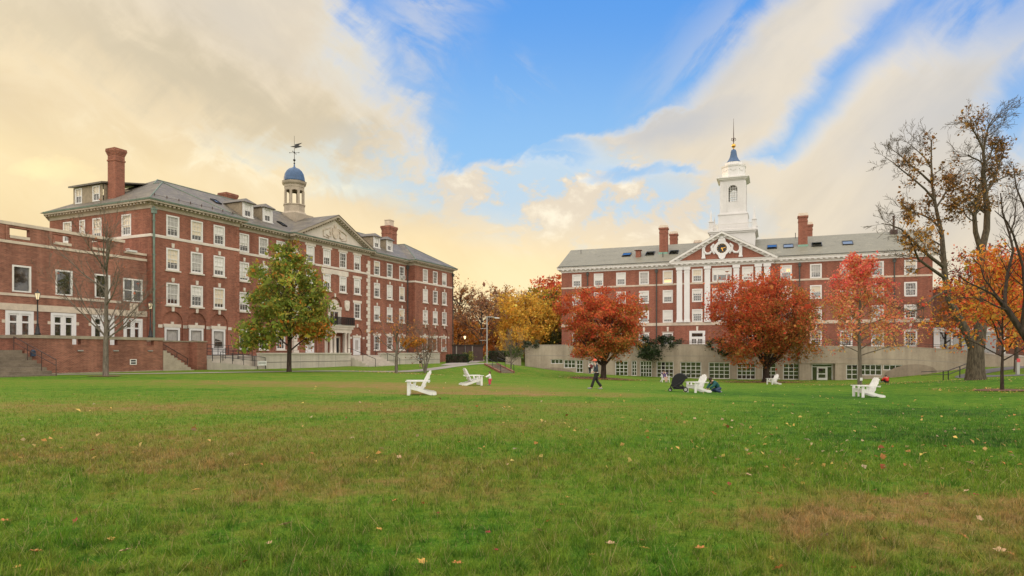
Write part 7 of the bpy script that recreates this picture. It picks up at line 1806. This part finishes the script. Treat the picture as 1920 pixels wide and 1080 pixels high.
# ------------------------------------------------------------------ lawn chairs
def slat_back(mb, y0, w_, yaw, n=5):
    """leaning fan of slats, foot on the seat, top rounded"""
    c = Vector((-.10, y0, .24)); M_ = Matrix.Translation(c) @ Matrix.Rotation(yaw, 4, 'Z') @ Matrix.Rotation(math.radians(-27), 4, 'Y')
    sw = w_/n
    for k in range(n):
        t = (k-(n-1)/2); y = t*sw; h = .86 - .035*t*t
        mb.box(-.012, .012, y-sw*.42, y+sw*.42, 0, h, M_)
        if abs(t) > 1.4: pass
    mb.box(-.045, -.014, -w_*.47, w_*.47, .12, .2, M_); mb.box(-.045, -.014, -w_*.47, w_*.47, .5, .58, M_)
def lawn_chair(label, base, rz, double=False, sc=1.0, width=None):
    T = thing('lawn_chair', label, 'chair', base, rz, 'white wooden lawn chairs'); T.scale = (sc, sc, sc)
    wd = width or (1.15 if double else .68); hw = wd/2; P = 'chair_white'
    for s in (-1, 1):
        link('leg', MB().box(.36, .49, s*hw-.025, s*hw+.025, 0, .56).mesh('leg', P), T)
        poly = [(.36,.41),(.12,.345),(-.12,.25),(-.40,.16),(-.62,.13),(-.72,.085),(-.73,.02),(-.66,-.005),(-.46,.0),(-.15,.10),(.1,.19),(.36,.25)]
        y = s*(hw-.05); link('stringer', MB().prism(poly, lambda p: (p[0], y-.02, p[1]), lambda p: (p[0], y+.02, p[1])).mesh('stringer', P), T)
        link('arm', MB().prism([(.56, -.06), (.56, .07), (.3, .08), (-.46, .03), (-.46, -.03), (.3, -.06)], lambda p: (p[0], s*hw+s*p[1], .562), lambda p: (p[0], s*hw+s*p[1], .592)).prism([(.18, .30), (.24, .30), (.24, .56), (.12, .56)], lambda p: (p[0], s*(hw-.03)-.012, p[1]), lambda p: (p[0], s*(hw-.03)+.012, p[1])).mesh('arm', P), T)
    st_ = MB()
    for k in range(6):
        t = k/5; x = .40 - .50*t; z = .425 - .165*t; st_.box(x-.045, x+.045, -hw+.03, hw-.03, z, z+.02)
    link('seat', st_.mesh('seat', P), T)
    link('apron', MB().box(.375, .40, -hw+.03, hw-.03, .24, .42).mesh('apron', P), T)
    if double:
        for s in (-1, 1): b_ = MB(); slat_back(b_, s*hw*.5, hw*.86, s*.30, 4); link('backrest', b_.mesh('backrest', P), T)
        link('arm', MB().box(-.40, .5, -.05, .05, .562, .59).mesh('arm', P), T); link('leg', MB().box(.38, .44, -.045, .045, .02, .56).mesh('leg', P), T)
    else:
        b_ = MB(); slat_back(b_, 0, wd*.86, 0, 5); link('backrest', b_.mesh('backrest', P), T)
    link('back_rail', MB().box(-.44, -.37, -hw-.02, hw+.02, .52, .56).mesh('back_rail', P), T)
    return T
def gat(u, Y): p = at_ground(u, Y); p.z += .06; return p
lawn_chair('double white lawn chair facing left, nearest to the camera', gat(786, 28.2), PI + .12, True)
lawn_chair('double white lawn chair facing right towards the toddler', gat(886, 39.4), .25, True)
lawn_chair('single white lawn chair facing left with the crouching man behind it', gat(1308, 37.0), PI + .42)
lawn_chair('single white lawn chair farthest out before the gridded windows', gat(1450, 65), PI + .35)
lawn_chair('white lawn chair with open double back in front of the pink young tree', gat(1625, 34.2), PI - .02, True, width=.95)
lawn_chair('white lawn chair facing the camera with a woman sitting in it', gat(1246.5, 65), -PI/2)

# ------------------------------------------------------------------ people
def skin_mesh(name, verts, edges, radii, mat, subd=2, root=0):
    me = bpy.data.meshes.new(name); me.from_pydata([tuple(v) for v in verts], edges, []); o = bpy.data.objects.new(name, me); COL.objects.link(o)
    sk = o.modifiers.new('skin', 'SKIN'); sk.use_smooth_shade = True; sk.branch_smoothing = .5
    for i, r in enumerate(radii):
        d = me.skin_vertices[0].data[i]; d.radius = (r, r) if isinstance(r, (int, float)) else r; d.use_root = (i == root)
    ss = o.modifiers.new('sub', 'SUBSURF'); ss.levels = subd; ss.render_levels = subd
    dg = bpy.context.evaluated_depsgraph_get(); dg.update(); m2 = bpy.data.meshes.new_from_object(o.evaluated_get(dg)); m2.name = name
    bpy.data.objects.remove(o); bpy.data.meshes.remove(me)
    m2.materials.clear(); m2.materials.append(MATS[mat]); return m2
class Sk:
    def __init__(s): s.v = []; s.e = []; s.r = []
    def add(s, p, r, parent=None):
        s.v.append(Vector(p)); s.r.append(r); i = len(s.v)-1
        if parent is not None: s.e.append((parent, i))
        return i
    def chain(s, start, pts):
        k = start
        for p, r in pts: k = s.add(p, r, k)
        return k
def hand(s, wr, direction, k, sc=1.0, side=1):
    d = Vector(direction).normalized(); lat = d.cross(Vector((0,0,1))); lat = lat.normalized() if lat.length > .1 else Vector((0,1,0)); dn = d.cross(lat)
    pm = s.add(wr + d*.055*sc, .026*sc, k)
    for i, (o, L_) in enumerate(((-.030,.062),(-.010,.075),(.010,.072),(.029,.055))):
        a = s.add(wr + d*(.085*sc) + lat*o*sc, .010*sc, pm); b_ = s.add(wr + d*(.085+L_*.55)*sc + lat*o*1.1*sc + dn*.012*sc, .009*sc, a); s.add(wr + d*(.085+L_*.9)*sc + lat*o*1.05*sc + dn*.035*sc, .0075*sc, b_)
    t = s.add(wr + d*.05*sc + lat*.045*side*sc, .011*sc, pm); s.add(wr + d*.09*sc + lat*.062*side*sc + dn*.01*sc, .009*sc, t)
def person(label, base, rz, J, h, clothes, hair, gaze=(1,0,0), group='people on and around the lawn', sc=1.0, hairlen=0):
    T = thing('person', label, 'person', base, rz, group); T.scale = (sc, sc, sc)
    V = {k: Vector(p) for k, p in J.items()}; s = Sk(); hs = h
    pel = s.add(V['pel'], .115*hs); sp = s.add(V['sp'], .105*hs, pel); ch = s.add(V['ch'], .125*hs, sp); nk = s.add(V['nk'], .05*hs, ch)
    g = Vector(gaze).normalized(); up = (V['hd']-V['nk']).normalized()
    h0 = s.add(V['hd'] - up*.05*hs + g*.012*hs, .062*hs, nk); s.add(V['hd'] + up*.045*hs - g*.004*hs, .082*hs, h0)
    for sd_, S in ((1, 'L'), (-1, 'R')):
        a = s.chain(ch, [(V['sh'+S], .055*hs), (V['el'+S], .040*hs), (V['wr'+S], .027*hs)]); hand(s, V['wr'+S], V['wr'+S]-V['el'+S], a, hs, sd_)
        s.chain(pel, [(V['hp'+S], .085*hs), (V['kn'+S], .058*hs), (V['an'+S], .036*hs), (V['to'+S], .030*hs)])
    link('body', skin_mesh('body', s.v, s.e, s.r, 'skin', 2), T)
    # face
    lat = g.cross(up).normalized(); hc = V['hd']; f = MB()
    f.ball(tuple(hc + g*.088*hs - up*.015*hs), .014*hs, .012*hs, .018*hs, 8, 6); link('nose', f.mesh('nose', 'skin', True), T)
    e = MB()
    for q in (-1, 1): e.ball(tuple(hc + g*.076*hs + lat*q*.030*hs + up*.012*hs), .010*hs, n=8, m=6)
    link('eyes', e.mesh('eyes', 'black_plastic', True), T); link('mouth', MB().ball(tuple(hc + g*.074*hs - up*.055*hs), .012*hs, .022*hs, .006*hs, 8, 6).mesh('mouth', 'cloth_maroon', True), T)
    for q in (-1, 1): link('ear', MB().ball(tuple(hc + lat*q*.083*hs), .014*hs, .008*hs, .024*hs, 8, 6).mesh('ear', 'skin', True), T)
    hm = MB(); hm.ball(tuple(hc + up*.032*hs - g*.022*hs), .094*hs, .090*hs, .092*hs, 14, 10)
    if hairlen: hm.ball(tuple(hc - up*.05*hs - g*.055*hs), .06*hs, .075*hs, hairlen, 12, 8)
    link('hair', hm.mesh('hair', hair, True), T)
    for nm, mat, kind, kw in clothes:
        c = Sk(); fat = kw.get('fat', .014)*hs
        if kind == 'top':
            hem = V['pel'] + Vector((0, 0, kw.get('hem', -.02)))
            a0 = c.add(hem, .145*hs+fat); b0 = c.add(V['sp'], .125*hs+fat, a0); c0 = c.add(V['ch'], .138*hs+fat, b0); c.add(V['nk'] - up*.01, .062*hs, c0)
            for S in 'LR':
                c.chain(c0, [(V['sh'+S], .065*hs+fat), (V['el'+S], .050*hs+fat), (V['wr'+S]*.92+V['el'+S]*.08, .036*hs+fat)] if not kw.get('short') else [(V['sh'+S], .065*hs+fat), (V['sh'+S].lerp(V['el'+S], .7), .055*hs+fat)])
        if kind == 'legs':
            a0 = c.add(V['pel'] + Vector((0,0,.05*hs)), .125*hs+fat)
            for S in 'LR':
                if kw.get('short'): c.chain(a0, [(V['hp'+S], .098*hs+fat), (V['hp'+S].lerp(V['kn'+S], .85), .075*hs+fat)])
                else: c.chain(a0, [(V['hp'+S], .098*hs+fat), (V['kn'+S], .066*hs+fat), (V['an'+S]*.94+V['kn'+S]*.06, kw.get('cuff', .05)*hs+fat)])
        link(nm, skin_mesh(nm, c.v, c.e, c.r, mat, 2), T)
    for S in 'LR':
        a, t = V['an'+S], V['to'+S]; d = (t-a); d.z = 0; d = d.normalized() if d.length > 1e-3 else Vector((1,0,0)); c = (a+t)/2
        M_ = Matrix.Rotation(math.atan2(d.y, d.x), 3, 'Z')
        link('shoe', MB().ball((c.x+d.x*.02, c.y+d.y*.02, min(a.z, t.z)+.02*hs), .135*hs, .048*hs, .045*hs, 12, 8, M_).mesh('shoe', 'shoe_grey', True), T)
    return T, V
def std(h, **kw):
    J = dict(pel=(0,0,.53), sp=(.01,0,.65), ch=(.01,0,.765), nk=(.02,0,.855), hd=(.035,0,.932), shL=(.01,.105,.805), shR=(.01,-.105,.805), elL=(.0,.14,.65), elR=(.0,-.14,.65), wrL=(.06,.13,.52), wrR=(.06,-.13,.52),
             hpL=(0,.055,.50), hpR=(0,-.055,.50), knL=(.02,.06,.275), knR=(.02,-.06,.275), anL=(0,.06,.045), anR=(0,-.06,.045), toL=(.09,.065,.02), toR=(.09,-.065,.02))
    J.update(kw); return {k: tuple(c*h for c in p) for k, p in J.items()}
# walking woman
J = std(1.66, knL=(.095,.055,.285), anL=(.175,.055,.045), toL=(.25,.06,.03), knR=(-.03,-.055,.275), anR=(-.185,-.055,.075), toR=(-.11,-.06,.015), elL=(-.015,.145,.655), elR=(-.02,-.145,.655), wrL=(.10,.085,.585), wrR=(.10,-.085,.585), hd=(.05,0,.925), nk=(.03,0,.853))
TP, V = person('person in orange cap, dark jacket and black trousers walking left across the lawn', gat(1118, 36.4) - Vector((0,0,.03)), PI, J, 1.66/1.7, [('shirt_hem', 'cloth_white', 'top', dict(hem=-.10, fat=.006, short=True)), ('jacket', 'jacket_navy', 'top', dict(hem=-.04, fat=.022)), ('trousers', 'trouser_black', 'legs', dict(cuff=.075, fat=.012))], 'hair_dark', (1,0,-.18), hairlen=.09)
cp_ = MB(); hc = V['hd']; cp_.ball((hc.x-.01, hc.y, hc.z+.055), .106, .10, .085, 16, 10); cp_.prism([(.05,-.075),(.13,-.07),(.20,-.03),(.20,.03),(.13,.07),(.05,.075)], lambda p: (hc.x+p[0], p[1], hc.z+.052-p[0]*.25), lambda p: (hc.x+p[0], p[1], hc.z+.066-p[0]*.25))
link('cap', cp_.mesh('cap', 'cap_orange', True), TP)
# toddler at the chair arm
J = std(.84, hd=(.02,0,.90), nk=(.0,0,.80), ch=(0,0,.70), sp=(0,0,.57), pel=(0,0,.44), hpL=(0,.07,.40), hpR=(0,-.07,.40), knL=(.02,.075,.22), knR=(.0,-.075,.22), shL=(0,.13,.74), shR=(0,-.13,.74), elL=(.13,.17,.62), elR=(.12,-.17,.64), wrL=(.27,.14,.60), wrR=(.28,-.14,.63))
person('toddler with white top and pink trousers reaching for the double chair', gat(918.5, 39.5), PI - .15, J, .66, [('top', 'cloth_white', 'top', dict(fat=.03)), ('trousers', 'cloth_pink', 'legs', dict(fat=.035, cuff=.06))], 'hair_brown', (1,.1,-.1), hairlen=.05)
# man crouching behind the chair
J = dict(pel=(-.30,0,.27), sp=(-.20,0,.42), ch=(-.05,0,.56), nk=(.09,0,.67), hd=(.20,0,.745), shL=(-.02,.19,.60), shR=(-.02,-.19,.60), elL=(.16,.24,.38), elR=(.17,-.24,.38), wrL=(.36,.13,.22), wrR=(.36,-.12,.20),
         hpL=(-.30,.11,.22), hpR=(-.30,-.11,.22), knL=(.04,.22,.16), knR=(.02,-.22,.12), anL=(-.36,.18,.06), anR=(-.38,-.17,.06), toL=(-.27,.18,.03), toR=(-.30,-.17,.03))
person('man in teal jumper and jeans crouching on the grass behind a lawn chair', gat(1338, 37.6), PI + .25, J, 1.05, [('jumper', 'cloth_teal', 'top', dict(fat=.028)), ('jeans', 'cloth_denim', 'legs', dict(fat=.018, cuff=.055))], 'hair_dark', (.9,-.25,-.35))
# woman seated in the chair that faces us
J = dict(pel=(-.02,0,.44), sp=(-.10,0,.58), ch=(-.18,0,.75), nk=(-.22,0,.88), hd=(-.21,0,1.0), shL=(-.18,.17,.82), shR=(-.18,-.17,.82), elL=(-.02,.33,.86), elR=(-.02,-.33,.86), wrL=(-.06,.11,.93), wrR=(-.06,-.11,.93),
         hpL=(0,.09,.44), hpR=(0,-.09,.44), knL=(.42,.10,.50), knR=(.42,-.07,.50), anL=(.52,.08,.08), anR=(.54,-.06,.08), toL=(.64,.09,.03), toR=(.66,-.07,.03))
person('person sitting in the white chair that faces the camera, elbows raised', gat(1246.5, 65), -PI/2, J, 1.0, [('jacket', 'cloth_purple', 'top', dict(fat=.02)), ('shorts', 'cloth_purple', 'legs', dict(short=True, fat=.015))], 'hair_brown', (1,0,-.1), hairlen=.1)
# someone in red sitting on the grass, seen from behind
J = dict(pel=(-.05,0,.13), sp=(-.06,0,.28), ch=(-.02,0,.43), nk=(.03,0,.54), hd=(.07,0,.635), shL=(.0,.18,.47), shR=(.0,-.18,.47), elL=(.16,.27,.30), elR=(.16,-.27,.30), wrL=(.36,.15,.27), wrR=(.36,-.15,.27),
         hpL=(0,.11,.12), hpR=(0,-.11,.12), knL=(.36,.20,.34), knR=(.36,-.20,.34), anL=(.48,.12,.06), anR=(.48,-.12,.06), toL=(.58,.13,.03), toR=(.58,-.13,.03))
person('person in a bright red jacket sitting on the grass with back turned', gat(1662, 64), PI/2 + .2, J, 1.0, [('jacket', 'cloth_red', 'top', dict(fat=.05)), ('trousers', 'trouser_black', 'legs', dict(fat=.02))], 'hair_dark', (1,0,0))
# by the white door under the left red maple
pd_ = gat(1106, 93.0)
TP, V = person('person in black and white by the pale door under the left red maple', pd_, -PI/2 + .5, std(1.68, wrL=(.14,.07,.62), wrR=(.14,-.07,.62), elL=(0,.15,.64), elR=(0,-.15,.64)), 1.0, [('shirt', 'cloth_white', 'top', dict(fat=.02)), ('trousers', 'trouser_black', 'legs', dict(fat=.015))], 'hair_dark', (1,0,0), hairlen=.08)
bag = thing('coat_bundle', 'dark maroon bundle of clothing held by the person at the pale door', 'clothing', pd_ + Vector((.22, -.2, 1.08))); bm_ = MB(); br_ = random.Random(3)
for i in range(7): bm_.ball((br_.uniform(-.12,.12), br_.uniform(-.06,.06), br_.uniform(-.2,.2)), .14, .11, .16, 10, 7)
bm_.build('folds', 'cloth_maroon', bag, True)
# on the path with a patterned top
m, nt, b = new_mat('patterned_cloth'); tc = nd(nt, 'ShaderNodeTexCoord'); vo = nd(nt, 'ShaderNodeTexVoronoi'); vo.inputs['Scale'].default_value = 11; lk(nt, tc.outputs['Object'], vo.inputs['Vector'])
lk(nt, mixc(nt, sstep(nt, vo.outputs['Distance'], .30, .42), (.55,.6,.66), (.02,.03,.06)), b.inputs['Base Color']); b.inputs['Roughness'].default_value = .8
person('person in dark patterned top and shorts on the path beside the leaning tree', gat(789, 80.5), PI/2 + .3, std(1.6, elL=(.02,.17,.66), elR=(.02,-.17,.66), wrL=(.09,.10,.72), wrR=(.09,-.10,.72), anL=(.05,.06,.045), toL=(.14,.065,.02), anR=(-.05,-.06,.05), toR=(.04,-.065,.02)), .98, [('top', 'patterned_cloth', 'top', dict(fat=.03)), ('shorts', 'trouser_black', 'legs', dict(short=True, fat=.03))], 'hair_brown', (1,0,0))

# ------------------------------------------------------------------ stroller
S = thing('stroller', 'black double hooded baby stroller parked beside the white lawn chair', 'stroller', gat(1272, 37.4), PI - .28)
fr = MB()
for s in (-1, 1):
    y = s*.29
    fr.tube([(-.62, y, 1.0), (-.45, y, .82), (-.12, y, .52), (.30, y, .26), (.44, y, .13)], .019, 8); fr.tube([(-.40, y, .12), (-.18, y, .40), (.0, y, .45)], .017, 8); fr.tube([(-.40, y, .12), (.2, y, .30)], .015, 8)
fr.tube([(-.62, -.29, 1.0), (-.66, -.2, 1.03), (-.66, .2, 1.03), (-.62, .29, 1.0)], .024, 8); fr.tube([(-.40, -.31, .12), (-.40, .31, .12)], .015, 8); fr.tube([(.34, -.29, .46), (.38, 0, .50), (.34, .29, .46)], .018, 8)
fr.tube([(.30, -.29, .26), (.38, -.25, .40), (.34, -.29, .46)], .015, 6); fr.tube([(.30, .29, .26), (.38, .25, .40), (.34, .29, .46)], .015, 6)
link('frame', fr.mesh('frame', 'dark_metal', True), S)
def wheel(x, y, r):
    w_ = link('wheel', MB().tube([(x, y-.02, r), (x, y+.02, r)], r*.62, 14).mesh('wheel', 'steel'), S)
    t = MB(); i0 = 0; n, m_ = 20, 8
    for k in range(n):
        a = 2*PI*k/n
        for j in range(m_):
            b_ = 2*PI*j/m_; rr_ = r-.03+.03*math.cos(b_); t.v.append((x+rr_*math.cos(a), y+.028*math.sin(b_), r+rr_*math.sin(a)))
    for k in range(n):
        for j in range(m_): t.f.append((k*m_+j, ((k+1)%n)*m_+j, ((k+1)%n)*m_+(j+1)%m_, k*m_+(j+1)%m_))
    link('tyre', t.mesh('tyre', 'black_plastic', True), w_)
for y in (-.27, -.23, .23, .27): wheel(.44 if abs(y) < .25 else .44, y, .105) if abs(y) > .25 else None
for y in (-.31, .31): wheel(-.40, y, .135)
def hull(rows, mat, name):
    mb = MB()
    for a, b_ in zip(rows[:-1], rows[1:]):
        for j in range(len(a)-1): mb.quad(a[j], a[j+1], b_[j+1], b_[j])
    return link(name, mb.mesh(name, mat, True), S)
rows = []
for k in range(9):
    a = math.radians(18 + k*17); c = (-.10, .62); r_ = .43
    x = c[0] + r_*math.cos(a)*1.0; z = c[1] + r_*math.sin(a)*.98
    rows.append([(x*1 - .02*abs(t)**3, .30*t, z - .05*abs(t)**4) for t in (-1, -.8, -.4, 0, .4, .8, 1)])
can = hull(rows, 'black_cloth', 'canopy')
sd2 = MB()
for s in (-1, 1): sd2.poly([(-.10, s*.30, .62)] + [(rows[k][0][0], s*.30, rows[k][0][2]) for k in range(9)])
link('canopy_side', sd2.mesh('canopy_side', 'black_cloth'), can)
for s in (-1, 1):
    link('side_panel', MB().prism([(.36,.30),(.36,.56),(.30,.80),(.10,.98),(-.16,1.02),(-.42,.88),(-.40,.72),(-.20,.40),(.10,.24)], lambda p: (p[0], s*.275, p[1]), lambda p: (p[0], s*.285, p[1])).mesh('side_panel', 'black_cloth'), S)
link('seat', MB().prism([(.36,.36),(.30,.30),(-.05,.36),(-.42,.86),(-.34,.90),(.02,.46),(.30,.42)], lambda p: (p[0], -.27, p[1]), lambda p: (p[0], .27, p[1])).prism([(.36,.36),(.42,.20),(.46,.22),(.40,.40)], lambda p: (p[0], -.22, p[1]), lambda p: (p[0], .22, p[1])).mesh('seat', 'black_cloth'), S)
link('basket', MB().prism([(-.34,.14),(.26,.14),(.32,.30),(-.30,.30)], lambda p: (p[0], -.25, p[1]), lambda p: (p[0], .25, p[1])).mesh('basket', 'black_cloth'), S)
